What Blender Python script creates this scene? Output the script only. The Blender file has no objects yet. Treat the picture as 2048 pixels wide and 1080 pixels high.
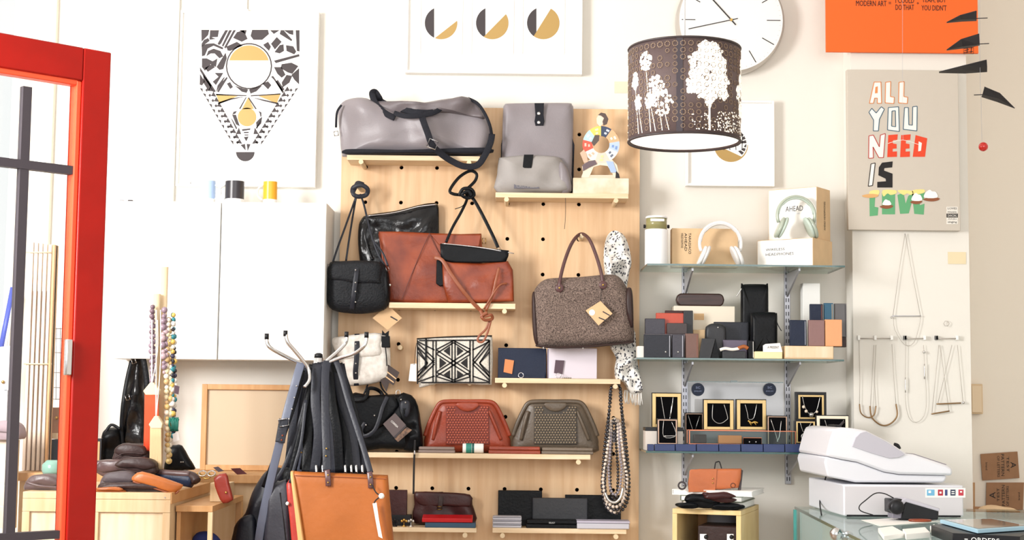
import bpy, math, random
from mathutils import Vector, Matrix, noise
S = bpy.context.scene
COL = S.collection
PI = math.pi
# ---------------------------------------------------------------- camera
F = 3000.0                                   # focal length in pixels of a 2048 wide frame
EYE = Vector((0, 0, 1.31))
PT = math.atan(260 / F); RL = math.radians(0.6)
cp, sp, cr, sr = math.cos(PT), math.sin(PT), math.cos(RL), math.sin(RL)
cd = bpy.data.cameras.new('camera'); cam = bpy.data.objects.new('camera', cd); COL.objects.link(cam)
cd.sensor_width = 36; cd.lens = 36 * F / 2048; cd.clip_start = .05
right = Vector((cr, -sr * sp, sr * cp)); up = Vector((-sr, -cr * sp, cr * cp)); back = right.cross(up)
R3 = Matrix((right, up, back)).transposed()
cam.matrix_world = Matrix.Translation(EYE) @ R3.to_4x4()
S.camera = cam
# ---------------------------------------------------------------- light
S.view_settings.view_transform = 'Standard'; S.view_settings.look = 'None'
S.view_settings.gamma = 1; S.view_settings.use_curve_mapping = False
S.view_settings.exposure = 0.06
W = bpy.data.worlds.new('sky'); S.world = W; W.use_nodes = True
W.node_tree.nodes['Background'].inputs[0].default_value = (1.0, .995, .985, 1)
W.node_tree.nodes['Background'].inputs[1].default_value = 1.0
def area(name, loc, target, sx, sy, power, color):
    l = bpy.data.lights.new(name, 'AREA'); l.shape = 'RECTANGLE'; l.size = sx; l.size_y = sy
    l.energy = power; l.color = color
    o = bpy.data.objects.new(name, l); COL.objects.link(o); o.location = loc
    o.rotation_euler = (Vector(target) - Vector(loc)).to_track_quat('-Z', 'Y').to_euler()
    return o
area('window_light', (-2.25, 2.9, 2.15), (0.1, 5.5, 1.6), .8, 1.0, 128, (1.0, .985, .965))
area('shopfront_light', (0.9, -1.2, 2.2), (0.6, 5.5, 1.5), 3.2, 2.2, 80, (1.0, .995, .985))
# ---------------------------------------------------------------- helpers
def P(px, py, Y):
    u = (px - 1024) / F; v = (540 - py) / F
    a = u * cr - v * sr; b = u * sr + v * cr
    d = Vector((a, cp - b * sp, sp + b * cp))
    return EYE + d * (Y / d.y)
def XZ(pts, Y): return [(q.x, q.z) for q in (P(x, y, Y) for x, y in pts)]
def lin(c): return c / 12.92 if c <= .04045 else ((c + .055) / 1.055) ** 2.4
def rgb(h):
    h = h.lstrip('#'); return tuple(lin(int(h[i:i + 2], 16) / 255) for i in (0, 2, 4))
_m = {}
def mat(name, col, rough=.6, metal=0, bump=0, bs=60, var=0, vs=8, col2=None, emit=0, spec=.5, stretch=None, sheen=0, coat=0):
    if name in _m: return _m[name]
    m = bpy.data.materials.new(name); m.use_nodes = True; nt = m.node_tree; b = nt.nodes['Principled BSDF']
    c = rgb(col); b.inputs['Base Color'].default_value = (*c, 1)
    b.inputs['Roughness'].default_value = rough; b.inputs['Metallic'].default_value = metal
    b.inputs['Specular IOR Level'].default_value = spec
    if coat: b.inputs['Coat Weight'].default_value = coat
    if emit:
        b.inputs['Emission Color'].default_value = (*c, 1); b.inputs['Emission Strength'].default_value = emit
    if bump or var or col2:
        tc = nt.nodes.new('ShaderNodeTexCoord'); mp = nt.nodes.new('ShaderNodeMapping')
        nt.links.new(tc.outputs['Object'], mp.inputs[0])
        if stretch: mp.inputs['Scale'].default_value = stretch
    if var or col2:
        n = nt.nodes.new('ShaderNodeTexNoise'); n.inputs['Scale'].default_value = vs; n.inputs['Detail'].default_value = 6
        nt.links.new(mp.outputs[0], n.inputs['Vector'])
        r = nt.nodes.new('ShaderNodeValToRGB'); nt.links.new(n.outputs[0], r.inputs[0])
        r.color_ramp.elements[0].position = .35; r.color_ramp.elements[1].position = .65
        c2 = rgb(col2) if col2 else tuple(x * (1 - var) for x in c)
        r.color_ramp.elements[0].color = (*c2, 1); r.color_ramp.elements[1].color = (*c, 1)
        nt.links.new(r.outputs[0], b.inputs['Base Color'])
    if bump:
        n2 = nt.nodes.new('ShaderNodeTexNoise'); n2.inputs['Scale'].default_value = bs; n2.inputs['Detail'].default_value = 3
        nt.links.new(mp.outputs[0], n2.inputs['Vector'])
        bp = nt.nodes.new('ShaderNodeBump'); bp.inputs['Strength'].default_value = bump; bp.inputs['Distance'].default_value = .004
        nt.links.new(n2.outputs[0], bp.inputs['Height']); nt.links.new(bp.outputs[0], b.inputs['Normal'])
    _m[name] = m; return m
def glassm(name, tint, gl=.12):
    if name in _m: return _m[name]
    m = bpy.data.materials.new(name); m.use_nodes = True; nt = m.node_tree; nt.nodes.clear()
    o = nt.nodes.new('ShaderNodeOutputMaterial'); mx = nt.nodes.new('ShaderNodeMixShader')
    t = nt.nodes.new('ShaderNodeBsdfTransparent'); g = nt.nodes.new('ShaderNodeBsdfGlossy')
    t.inputs[0].default_value = (*rgb(tint), 1); g.inputs['Roughness'].default_value = .03
    lw_ = nt.nodes.new('ShaderNodeLayerWeight'); pw = nt.nodes.new('ShaderNodeMath'); pw.operation = 'POWER'; pw.inputs[1].default_value = 4
    sc_ = nt.nodes.new('ShaderNodeMath'); sc_.operation = 'MULTIPLY_ADD'; sc_.inputs[1].default_value = .55; sc_.inputs[2].default_value = .03
    nt.links.new(lw_.outputs['Facing'], pw.inputs[0]); nt.links.new(pw.outputs[0], sc_.inputs[0]); nt.links.new(sc_.outputs[0], mx.inputs[0]); nt.links.new(t.outputs[0], mx.inputs[1]); nt.links.new(g.outputs[0], mx.inputs[2])
    nt.links.new(mx.outputs[0], o.inputs[0]); _m[name] = m; return m
def catmull(p, k=6, closed=False):
    p = [Vector(q) for q in p]; n = len(p); out = []
    if n < 3 and not closed: 
        return [p[0].lerp(p[1], i / k) for i in range(k + 1)]
    for i in range(n if closed else n - 1):
        if closed: a, b, c, d = p[i - 1], p[i], p[(i + 1) % n], p[(i + 2) % n]
        else: a, b, c, d = p[max(i - 1, 0)], p[i], p[i + 1], p[min(i + 2, n - 1)]
        for j in range(k):
            t = j / k
            out.append(.5 * (2 * b + (c - a) * t + (2 * a - 5 * b + 4 * c - d) * t * t + (3 * b - a - 3 * c + d) * t ** 3))
    if not closed: out.append(p[-1])
    return out
class MB:
    def __init__(s): s.v = []; s.f = []
    def add(s, vs, fs):
        n = len(s.v); s.v += [Vector(v) for v in vs]; s.f += [tuple(i + n for i in f) for f in fs]; return s
    def box(s, x0, x1, y0, y1, z0, z1):
        return s.add([(x, y, z) for x in (x0, x1) for y in (y0, y1) for z in (z0, z1)],
                     [(0, 1, 3, 2), (4, 6, 7, 5), (0, 4, 5, 1), (2, 3, 7, 6), (0, 2, 6, 4), (1, 5, 7, 3)])
    def obox(s, c, size, R=None):
        h = [x / 2 for x in size]; R = R or Matrix.Identity(3); c = Vector(c)
        return s.add([c + R @ Vector((x * h[0], y * h[1], z * h[2])) for x in (-1, 1) for y in (-1, 1) for z in (-1, 1)],
                     [(0, 1, 3, 2), (4, 6, 7, 5), (0, 4, 5, 1), (2, 3, 7, 6), (0, 2, 6, 4), (1, 5, 7, 3)])
    def pbox(s, x0, y0, x1, y1, Y, d, zb=None):        # front face given in photo pixels at depth Y
        a = P(x0, (y0 + y1) / 2, Y).x; b = P(x1, (y0 + y1) / 2, Y).x
        t = P((x0 + x1) / 2, y0, Y).z; u = P((x0 + x1) / 2, y1, Y).z
        if zb is not None: u = zb
        return s.box(a, b, Y, Y + d, u, t)
    def prism(s, pts, y0, y1, grow=0):
        n = len(pts)
        vs = [(x, y0, z) for x, z in pts] + [(x, y1, z) for x, z in pts]
        return s.add(vs, [tuple(range(n)), tuple(range(2 * n - 1, n - 1, -1))] + [(i, i + n, (i + 1) % n + n, (i + 1) % n) for i in range(n)])
    def ppoly(s, pts, Y, d=.0006, smooth=0):             # flat piece, outline in pixels
        q = XZ(pts, Y)
        if smooth: q = [(v.x, v.y) for v in catmull([(a, b, 0) for a, b in q], smooth, True)]
        return s.prism(q, Y, Y + d)
    def tube(s, path, w, t=None, n=8, closed=False, k=0, nrm=(0, 1, 0)):
        p = catmull(path, k, closed) if k else [Vector(q) for q in path]
        t = w if t is None else t; N = len(p); rings = []; nrm = Vector(nrm); last = None
        for i, q in enumerate(p):
            if closed: T = p[(i + 1) % N] - p[i - 1]
            else: T = p[min(i + 1, N - 1)] - p[max(i - 1, 0)]
            if T.length < 1e-9: T = Vector((0, 0, 1))
            T.normalize(); a = T.cross(nrm)
            if a.length < .15: a = last if last is not None else T.cross(Vector((1, 0, .1)))
            a = (a - T * a.dot(T)).normalized()
            if last is not None and a.dot(last) < 0 : a = -a
            last = a; b = T.cross(a).normalized()
            if t < w * .6 and n == 8:
                rings.append([q + a * (ca_ * w / 2) + b * (sa_ * t / 2) for ca_, sa_ in ((1, .5), (.86, 1), (-.86, 1), (-1, .5), (-1, -.5), (-.86, -1), (.86, -1), (1, -.5))])
            else: rings.append([q + a * (math.cos(2 * PI * j / n) * w / 2) + b * (math.sin(2 * PI * j / n) * t / 2) for j in range(n)])
        vs = [v for r in rings for v in r]; fs = []
        M = N if closed else N - 1
        for i in range(M):
            for j in range(n):
                a, b = i * n, ((i + 1) % N) * n
                fs.append((a + j, a + (j + 1) % n, b + (j + 1) % n, b + j))
        if not closed: fs += [tuple(range(n - 1, -1, -1)), tuple((N - 1) * n + j for j in range(n))]
        return s.add(vs, fs)
    def ptube(s, pts, w, t=None, n=8, k=5, closed=False):  # pts = (px, py, Y)
        return s.tube([P(*q) for q in pts], w, t, n, closed, k)
    def lathe(s, prof, c, n=24, axis='z', caps=True):
        c = Vector(c); vs = []; fs = []
        for r, h in prof:
            for j in range(n):
                a = 2 * PI * j / n; x, y = r * math.cos(a), r * math.sin(a)
                vs.append(c + (Vector((x, y, h)) if axis == 'z' else Vector((x, -h, y)) if axis == 'y' else Vector((h, x, y))))
        for i in range(len(prof) - 1):
            for j in range(n): fs.append((i * n + j, i * n + (j + 1) % n, (i + 1) * n + (j + 1) % n, (i + 1) * n + j))
        if caps: fs += [tuple(range(n - 1, -1, -1)), tuple((len(prof) - 1) * n + j for j in range(n))]
        return s.add(vs, fs)
    def ball(s, c, r, n=10, m=7, sz=1):
        c = Vector(c); vs = [c + Vector((0, 0, r * sz))]; fs = []
        for i in range(1, m):
            t = PI * i / m
            for j in range(n): vs.append(c + Vector((r * math.sin(t) * math.cos(2 * PI * j / n), r * math.sin(t) * math.sin(2 * PI * j / n), r * sz * math.cos(t))))
        vs.append(c - Vector((0, 0, r * sz)))
        for j in range(n):
            fs.append((0, 1 + j, 1 + (j + 1) % n)); fs.append((len(vs) - 1, 1 + (m - 2) * n + (j + 1) % n, 1 + (m - 2) * n + j))
            for i in range(m - 2): fs.append((1 + i * n + j, 1 + (i + 1) * n + j, 1 + (i + 1) * n + (j + 1) % n, 1 + i * n + (j + 1) % n))
        return s.add(vs, fs)
    def puff(s, outl, Y, T, back=.4, k=4, p=3.0, wr=0, ws=14, seed=0, zb=None, edge=.35):
        # soft bag body: outline in pixels at depth Y, front swells T towards the room
        q = XZ(outl, Y); q = [(v.x, v.y) for v in (catmull([(a, b, 0) for a, b in q], k, True) if k > 1 else [Vector((a, b)) for a, b in q])]
        if zb is not None:
            lo_ = min(z for x, z in q); hi_ = max(z for x, z in q); q = [(x, zb + (z - lo_) * (hi_ - zb) / (hi_ - lo_)) for x, z in q]
        n = len(q)
        ar = cx = cz = 0
        for i in range(n):
            (x0, z0), (x1, z1) = q[i], q[(i + 1) % n]; c = x0 * z1 - x1 * z0; ar += c; cx += (x0 + x1) * c; cz += (z0 + z1) * c
        cx /= 3 * ar; cz /= 3 * ar
        S_ = [1, .99, .97, .94, .9, .85, .79, .72, .64, .56, .47, .38, .29, .2, .1]; vs = []; fs = []
        for sgn, TT in ((-1, T), (1, T * back)):
            base = len(vs)
            for si in S_:
                h = (1 - si ** p) ** .5
                for x, z in q:
                    X, Z = cx + (x - cx) * si, cz + (z - cz) * si
                    w = 0
                    if sgn < 0 and wr: w = wr * noise.noise(Vector((X * ws, seed * 3.1, Z * ws))) * min(1, (1 - si) * 12)
                    vs.append((X, Y + sgn * (TT * h) + w, Z))
            for i in range(len(S_) - 1):
                for j in range(n):
                    a, b = base + i * n, base + (i + 1) * n; fs.append((a + j, a + (j + 1) % n, b + (j + 1) % n, b + j))
            fs.append(tuple(base + (len(S_) - 1) * n + j for j in range(n)))
        return s.add(vs, fs)
_wl = {}
def _mk(name, mb, m, origin):
    me = bpy.data.meshes.new(name); me.from_pydata([v - origin for v in mb.v], [], mb.f); me.update()
    import bmesh
    bm = bmesh.new(); bm.from_mesh(me); bmesh.ops.remove_doubles(bm, verts=bm.verts, dist=1e-6)
    bmesh.ops.recalc_face_normals(bm, faces=bm.faces); bm.to_mesh(me); bm.free()
    me.materials.append(m); o = bpy.data.objects.new(name, me); COL.objects.link(o); return o
def part(name, mb, m, parent=None, bevel=0, seg=2, smooth=False, label=None, kind=None, sub=0):
    if parent is not None: org = _wl[parent.name]
    else:
        lo = Vector([min(v[i] for v in mb.v) for i in range(3)]); hi = Vector([max(v[i] for v in mb.v) for i in range(3)])
        org = Vector(((lo.x + hi.x) / 2, (lo.y + hi.y) / 2, lo.z))
    o = _mk(name, mb, m, org); _wl[o.name] = org
    if parent is not None: o.parent = parent
    else: o.location = org
    if bevel:
        b = o.modifiers.new('bevel', 'BEVEL'); b.width = bevel; b.segments = seg; b.limit_method = 'ANGLE'; b.angle_limit = .6
    if smooth or bevel:
        for p in o.data.polygons: p.use_smooth = True
        if not smooth or bevel:
            if hasattr(o.data, 'set_sharp_from_angle'): o.data.set_sharp_from_angle(angle=.7)
    if sub:
        ss = o.modifiers.new('sub', 'SUBSURF'); ss.levels = sub; ss.render_levels = sub
    if label: o['label'] = label
    if kind: o['kind'] = kind
    return o
def tag(o, label, cat, group=None):
    o['label'] = label; o['category'] = cat
    if group: o['group'] = group
    return o
def thing(name, label, cat, loc, group=None):
    o = bpy.data.objects.new(name, None); COL.objects.link(o); o.location = loc; o.empty_display_size = .05
    _wl[o.name] = Vector(loc); return tag(o, label, cat, group)
def struct(name, mb, m, **k):
    o = part(name, mb, m, **k); o['kind'] = 'structure'; return o
def dup(src, delta, label=None, rz=0):
    delta = Vector(delta); r = src.copy(); COL.objects.link(r); r.location = src.location + delta; r.rotation_euler.z = src.rotation_euler.z + rz
    _wl[r.name] = _wl[src.name] + delta
    if label: r['label'] = label
    for ch in list(src.children):
        c = ch.copy(); COL.objects.link(c); c.parent = r; _wl[c.name] = _wl[r.name]
        for g in ch.children:
            d = g.copy(); COL.objects.link(d); d.parent = c
    return r
def text(body, m, parent, org, rv, uv, w, h, name='lettering', depth=.0006, label=None):
    # writing fitted in a w x h box whose lower left corner is org, along rv and uv
    c = bpy.data.curves.new('t', 'FONT'); c.body = body; c.align_x = 'CENTER' if '\n' in body else 'LEFT'; c.resolution_u = 2
    o = bpy.data.objects.new('t', c); COL.objects.link(o); dg = bpy.context.evaluated_depsgraph_get(); dg.update()
    me = bpy.data.meshes.new_from_object(o.evaluated_get(dg)); bpy.data.objects.remove(o)
    rv = Vector(rv).normalized(); uv = Vector(uv).normalized(); nv = rv.cross(uv).normalized(); org = Vector(org)
    xs = [v.co.x for v in me.vertices]; ys = [v.co.y for v in me.vertices]; x0, x1, y0, y1 = min(xs), max(xs), min(ys), max(ys)
    wl = _wl[parent.name]
    for v in me.vertices:
        v.co = org + rv * ((v.co.x - x0) / (x1 - x0) * w) + uv * ((v.co.y - y0) / (y1 - y0) * h) + nv * depth - wl
    me.materials.clear(); me.materials.append(m); t = bpy.data.objects.new(name, me); COL.objects.link(t); t.parent = parent; _wl[t.name] = wl
    if label: t['label'] = label
    return t
def ptext(body, m, parent, x0, y0, x1, y1, Y, rot=0, name='lettering'):
    a = P(x0, y1, Y); b = P(x1, y1, Y); c = P(x0, y0, Y)
    w, h = (b - a).length, (c - a).length
    if rot == 0: return text(body, m, parent, a, (1, 0, 0), (0, 0, 1), w, h, name)
    if rot == 90: return text(body, m, parent, (b.x, Y, b.z), (0, 0, 1), (-1, 0, 0), h, w, name)      # reads upward
    return text(body, m, parent, (c.x, Y, c.z), (0, 0, -1), (1, 0, 0), h, w, name)                     # reads downward
rnd = random.Random(7)
# ---------------------------------------------------------------- materials
WALL = mat('wall_plaster', '#e6e2da', .85, bump=.12, bs=40, var=.03, vs=2)
WHITE = mat('white_paint', '#f2f0ec', .5)
FRAMEW = mat('white_frame', '#f1efeb', .35)
PAPER = mat('white_paper', '#f4f2ee', .8)
CARDW = mat('white_card', '#e9e4dc', .7)
PLY = mat('plywood', '#e0bf98', .55, bump=.05, bs=30, col2='#d2ab82', vs=5, stretch=(7, 1, .5))
SHELFW = mat('shelf_wood', '#e9d3b4', .5, col2='#dcbf98', vs=9, stretch=(.6, 1, 8))
PINE = mat('pine', '#dcc09a', .5, col2='#cfae82', vs=6, stretch=(6, 1, .6))
OAK = mat('oak', '#c89a68', .5, col2='#b98753', vs=7, stretch=(6, 1, 1))
DOWEL = mat('dowel', '#dfc8a4', .5)
RED = mat('red_paint', '#a11208', .35, spec=.3, bump=.15, bs=25, var=.12, vs=10)
RUST = mat('rust_leather', '#9c3f26', .38, bump=.25, bs=120, var=.25, vs=14)
COGNAC = mat('cognac_leather', '#94401c', .4, bump=.25, bs=90, col2='#72290f', vs=12)
TAN = mat('tan_leather', '#a85a22', .42, bump=.2, bs=90, var=.22, vs=9)
TAND = mat('tan_strap', '#8a4a2c', .45, bump=.2, bs=90)
BLACK = mat('black_leather', '#0e1014', .4, bump=.25, bs=110, col2='#08090c', vs=14, spec=.17)
BLACKW = mat('crinkled_black_leather', '#0a0a0e', .24, spec=.4, bump=.9, bs=28)
HAIR = mat('black_pony_hair', '#101319', .55, spec=.3, bump=.8, bs=160)
SLATE = mat('slate_leather', '#272932', .42, spec=.3, bump=.2, bs=120, var=.2)
NAVY = mat('navy_leather', '#152038', .45, spec=.3, bump=.2, bs=120, var=.15)
BROWN = mat('brown_leather', '#3a2927', .45, spec=.3, bump=.3, bs=80, var=.3, vs=16)
MAROON = mat('maroon_leather', '#3d1b1b', .42, spec=.35, bump=.3, bs=60, var=.3, vs=12)
OLIVE = mat('olive_leather', '#605345', .38, bump=.25, bs=120, var=.15)
GREYF = mat('grey_waxed_cloth', '#878084', .42, bump=.15, bs=200, var=.08, vs=5)
GREYL = mat('light_grey_cloth', '#97928f', .6, bump=.15, bs=200, var=.08, vs=6)
WEB = mat('charcoal_webbing', '#1e1f26', .7, spec=.2, bump=.4, bs=300)
TWEED = mat('tweed', '#8d7a70', .9, bump=.6, bs=260, col2='#3c302c', vs=260)
BRST = mat('brown_strap', '#56393a', .35)
COW = mat('white_cowhide', '#e9e5df', .7, bump=.3, bs=200, col2='#cfc8c0', vs=50)
CHROME = mat('chrome', '#dfe1e6', .18, 1)
STEEL = mat('shelf_steel', '#b4b4bb', .38, .55)
BRASS = mat('brass', '#c9a35a', .3, 1)
GOLD = mat('gold_paint', '#cdb078', .35, .25)
GOLDP = mat('gold_print', '#ad8d52', .5, .2)
INK = mat('dark_print', '#403a3c', .8)
INKB = mat('black_ink', '#1c1a1c', .8)
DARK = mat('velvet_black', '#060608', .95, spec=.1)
GLASS = glassm('clear_glass', '#fdfefe')
GLASSG = glassm('green_glass', '#edf7f4')
GEDGE = mat('glass_edge', '#2e5350', .15, coat=.5)
TEAL = mat('teal_edge', '#58b9b4', .15)
PLAST = mat('white_plastic', '#dcdde4', .35)
PLASTG = mat('grey_plastic', '#b9b6c0', .4)
BLKP = mat('black_plastic', '#101116', .4, spec=.35)
CARD = mat('kraft_card', '#c39a72', .85, var=.06, vs=30)
TAGM = mat('tag_card', '#d9b48a', .8, var=.04, vs=40)
SILVER = mat('silver', '#c9c7c4', .3, .85)
# ================================================================ setting
YW = 5.5; YB = 5.45
XL = P(95, 500, YW).x; XR = P(1690, 500, YW).x; XC = P(1938, 500, 5.38).x
struct('wall_back', MB().box(XL, XR + .3, YW, YW + .12, 0, 3.6), WALL)
struct('wall_chimney_breast', MB().box(XR, XC, 5.38, 6.0, 0, 3.6), WALL)
struct('wall_right_recess', MB().box(XC - .05, 3.0, 5.62, 5.74, 0, 3.6), mat('recess_plaster', '#ece2d4', .85, bump=.1, bs=30))
struct('floor', MB().box(-2.6, 3.0, -1.5, 5.7, -.1, 0), mat('floor_boards', '#a8937c', .5, bump=.1, bs=20, col2='#8a7560', vs=5, stretch=(.5, 8, 1)))
struct('ceiling', MB().box(-2.6, 3.0, -1.5, 5.7, 3.6, 3.7), WHITE)
struct('wall_right', MB().box(2.9, 3.0, -1.5, 5.7, 0, 3.6), WALL)
wl = MB(); wl.box(-2.6, -2.5, -1.5, 2.0, 0, 3.6); wl.box(-2.6, -2.5, 3.9, 5.6, 0, 3.6); wl.box(-2.6, -2.5, 2.0, 3.9, 0, 1.0); wl.box(-2.6, -2.5, 2.0, 3.9, 3.0, 3.6)
struct('wall_left', wl, WALL)
xw = P(22, 500, YW).x
struct('wall_left_corner', MB().box(xw, XL - .04, YW + .02, YW + .14, 0, 3.6), mat('corner_plaster', '#e2d8c8', .85, bump=.08, bs=30))
struct('trim_1', MB().box(XL - .06, XL - .015, YW - .015, YW + .1, 0, 3.6), WHITE, bevel=.004)
struct('trim_2', MB().box(XL - .012, XL + .01, YW - .03, YW + .1, 0, 3.6), mat('cream_paint', '#e6dccb', .5), bevel=.004)
win = struct('window_1', MB().box(-2.5, xw, YW + .06, YW + .1, 0, .95), WHITE)
wf = MB(); wf.box(-2.5, xw, YW + .03, YW + .11, .95, 1.0); wf.box(-2.5, xw, YW + .03, YW + .11, 2.95, 3.0); wf.box(xw - .03, xw, YW + .03, YW + .11, 1, 2.95); wf.box(-2.2, -2.17, YW + .03, YW + .11, 1, 2.95)
part('window_frame', wf, WHITE, win); part('window_head', MB().box(-2.5, xw, YW + .06, YW + .1, 3.0, 3.6), WHITE, win)
part('pane', MB().box(-2.5, xw - .03, YW + .07, YW + .074, 1, 2.95), GLASS, win)
# pipes on the back wall
def pipe(name, px, w, y1, label):
    a = P(px, 200, YW).x; z1 = P(px, y1, YW).z
    t = thing(name, label, 'pipe', (a, YW - w / 2, z1))
    part('tube', MB().tube([(a, YW - w / 2, z1), (a, YW - w / 2, 3.55)], w, n=12), WHITE, t, smooth=True)
    part('bracket', MB().box(a - w * .9, a + w * .9, YW - w * 1.2, YW, z1 + .05, z1 + .075), WHITE, t, bevel=.002)
    return t
pipe('wall_pipe', 349, .024, 500, 'white painted pipe running down the wall left of the large framed print')
pipe('wall_pipe', 487, .014, 60, 'thin white pipe rising above the large framed print')
# ================================================================ red door (glazed, standing open)
A = P(210, 500, 4.2); B = P(0, 500, 3.99)
dr = Vector((B.x - A.x, B.y - A.y, 0)); PXL = dr.length / 210; dv = dr.normalized(); dn = Vector((dv.y, -dv.x, 0))
if dn.y > 0: dn = -dn
def dbox(m, u0, u1, z0, z1, n0=0, n1=.045):            # door coordinates: u from the free edge
    o = Vector((A.x, A.y, 0)); vs = [o + dv * u - dn * n + Vector((0, 0, z)) for u in (u0, u1) for n in (n0, n1) for z in (z0, z1)]
    return m.add(vs, [(0, 1, 3, 2), (4, 6, 7, 5), (0, 4, 5, 1), (2, 3, 7, 6), (0, 2, 6, 4), (1, 5, 7, 3)])
ZT = P(210, 105, 4.2).z; ZR = ZT - .095
door = thing('door_1', 'red painted glazed door standing open', 'door', (A.x, A.y, 0)); del door['category']; del door['label']; door['kind'] = 'structure'
part('stile', dbox(MB(), 0, .085, 0, ZT), RED, door, bevel=.004)
part('stile', dbox(MB(), .76, .84, 0, ZT), RED, door, bevel=.004)
part('rail', dbox(MB(), .085, .76, ZR, ZT), RED, door, bevel=.004)
part('rail', dbox(MB(), .085, .76, 0, .25), RED, door, bevel=.004)
bead = MB(); dbox(bead, .085, .1, .25, ZR, .006, .04); dbox(bead, .1, .76, ZR - .014, ZR, .006, .04)
part('glazing_bead', bead, mat('painted_lit_red', '#e8502c', .4), door, bevel=.003)  # brighter red paints in the light on this side of the door
part('pane', dbox(MB(), .1, .76, .25, ZR, .02, .024), GLASS, door)
def zat(px, py): 
    t = px / 210; Yd = 3.99 + (4.2 - 3.99) * t; return P(px, py, Yd).z
def uat(px):     # distance along the door for a pixel column
    d = P(px, 500, 1) - EYE; d = Vector((d.x, d.y)); a = Vector((A.x, A.y)); e = Vector((dv.x, dv.y))
    # EYE + s d = a + u e
    den = d.x * e.y - d.y * e.x; s_ = (a.x * e.y - a.y * e.x) / den; q = d * s_; return (q - a).dot(e)
GB = mat('dark_bronze', '#3b353c', .5)
u1, u2 = uat(56), uat(38); zb1 = zat(70, 331)
part('glazing_bar', dbox(MB(), min(u1, u2), max(u1, u2), .9, zat(47, 172), .012, .032), GB, door)
part('glazing_bar', dbox(MB(), .1, .74, zb1 - .012, zb1 + .012, .010, .034), GB, door)
zb2 = zat(70, 1074); part('glazing_bar', dbox(MB(), .1, .74, zb2 - .011, zb2 + .011, .010, .034), GB, door)
zh = zat(152, 715)
part('latch_plate', dbox(MB(), .092, .112, zh - .05, zh + .05, -.012, .004), CHROME, door, bevel=.004)
# ================================================================ pegboard
def curve_board(outer, holes, Y, thick, name, m, r=.0072):
    c = bpy.data.curves.new('b', 'CURVE'); c.dimensions = '2D'; c.fill_mode = 'BOTH'; c.extrude = thick / 2
    def spl(pts):
        s_ = c.splines.new('POLY'); s_.points.add(len(pts) - 1)
        for p_, q in zip(s_.points, pts): p_.co = (q[0], q[1], 0, 1)
        s_.use_cyclic_u = True
    spl(outer)
    for hx, hz in holes: spl([(hx + r * math.cos(2 * PI * i / 14), hz + r * math.sin(2 * PI * i / 14)) for i in range(14)])
    o = bpy.data.objects.new('b', c); COL.objects.link(o); dg = bpy.context.evaluated_depsgraph_get(); dg.update()
    me = bpy.data.meshes.new_from_object(o.evaluated_get(dg)); bpy.data.objects.remove(o)
    mb = MB(); mb.add([(v.co.x, Y + thick / 2 + v.co.z, v.co.y) for v in me.vertices], [tuple(p.vertices) for p in me.polygons])
    return mb
bx0, bx1 = P(683, 330, YB).x, P(1279, 500, YB).x; bz1 = P(1100, 217, YB).z; bz0 = .75; rr = .055
out = [(bx0, bz0), (bx1, bz0)] + [(bx1 - rr + rr * math.cos(a * PI / 16), bz1 - rr + rr * math.sin(a * PI / 16)) for a in range(9)] + \
      [(bx0 + rr - rr * math.sin(a * PI / 16), bz1 - rr + rr * math.cos(a * PI / 16)) for a in range(9)]
hx = [P(873, 405, YB).x + i * (P(1086, 478, YB).x - P(873, 405, YB).x) / 3 for i in range(-2, 6)]
dz = (P(1010, 979, YB).z - P(1010, 549, YB).z) / 6
hz = [P(1085, 549, YB).z + (i) * dz for i in range(-4, 8)]
holes = [(x, z) for x in hx for z in hz if bx0 + .02 < x < bx1 - .02 and z > bz0 + .03]
PB = thing('pegboard', 'large birch plywood pegboard with rounded top corners holding shelves of bags', 'pegboard', ((bx0 + bx1) / 2, YB, bz0))
part('panel', curve_board(out, holes, YB, .018, 'panel', PLY), PLY, PB)
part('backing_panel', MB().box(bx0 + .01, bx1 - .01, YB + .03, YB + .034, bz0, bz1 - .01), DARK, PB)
part('batten', MB().box(bx0 + .05, bx1 - .05, YB + .034, YW - .002, 2.0, 2.05), PINE, PB)
part('batten', MB().box(bx0 + .05, bx1 - .05, YB + .034, YW - .002, 1.0, 1.05), PINE, PB)
SD = .125; SF = YB - SD
SZ = {}
def peg(px, py, Ye, parent, r=.0085, name='peg'):
    q = P(px, py, Ye)
    return part(name, MB().lathe([(r * .9, .002 - 0), (r, 0), (r, -(YB + .02 - Ye))], (q.x, Ye, q.z), 14, 'y'), DOWEL, parent, smooth=False)
def pshelf(key, x0, x1, y0, y1, pegs, label):
    a, b = P(x0, y0, SF).x, P(x1, y0, SF).x; zt = P((x0 + x1) / 2, y0, SF).z; zb = P((x0 + x1) / 2, y1, SF).z
    SZ[key] = zt
    t = thing('peg_shelf', label, 'shelf', ((a + b) / 2, SF, zb), 'plywood shelves on the pegboard')
    part('board', MB().box(a, b, SF, YB - .001, zb, zt), SHELFW, t, bevel=.0012)
    rr_ = .0085
    for px in pegs:
        X = P(px, y1, SF - .012).x
        part('peg', MB().lathe([(rr_, 0), (rr_, -(YB + .01 - SF + .012))], (X, SF - .012, zb - rr_), 14, 'y'), DOWEL, t)
    return t
pshelf('s1', 694, 960, 311, 321, [722, 938], 'short plywood shelf holding the large grey duffel bag')
pshelf('s2', 991, 1257, 386, 396, [1013, 1232], 'short plywood shelf holding the grey backpack and wash bag')
pshelf('s3', 778, 1031, 606, 617, [1009], 'short plywood shelf under the brown leather folios')
pshelf('s4', 990, 1241, 757, 767, [1009, 1231], 'short plywood shelf holding the navy and pale wallets')
pshelf('s5', 700, 1181, 907, 917, [1157], 'long plywood shelf holding the briefcase and the woven clutches')
pshelf('s6', 700, 953, 1055, 1064, [930], 'low plywood shelf holding the red notebook')
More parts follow.
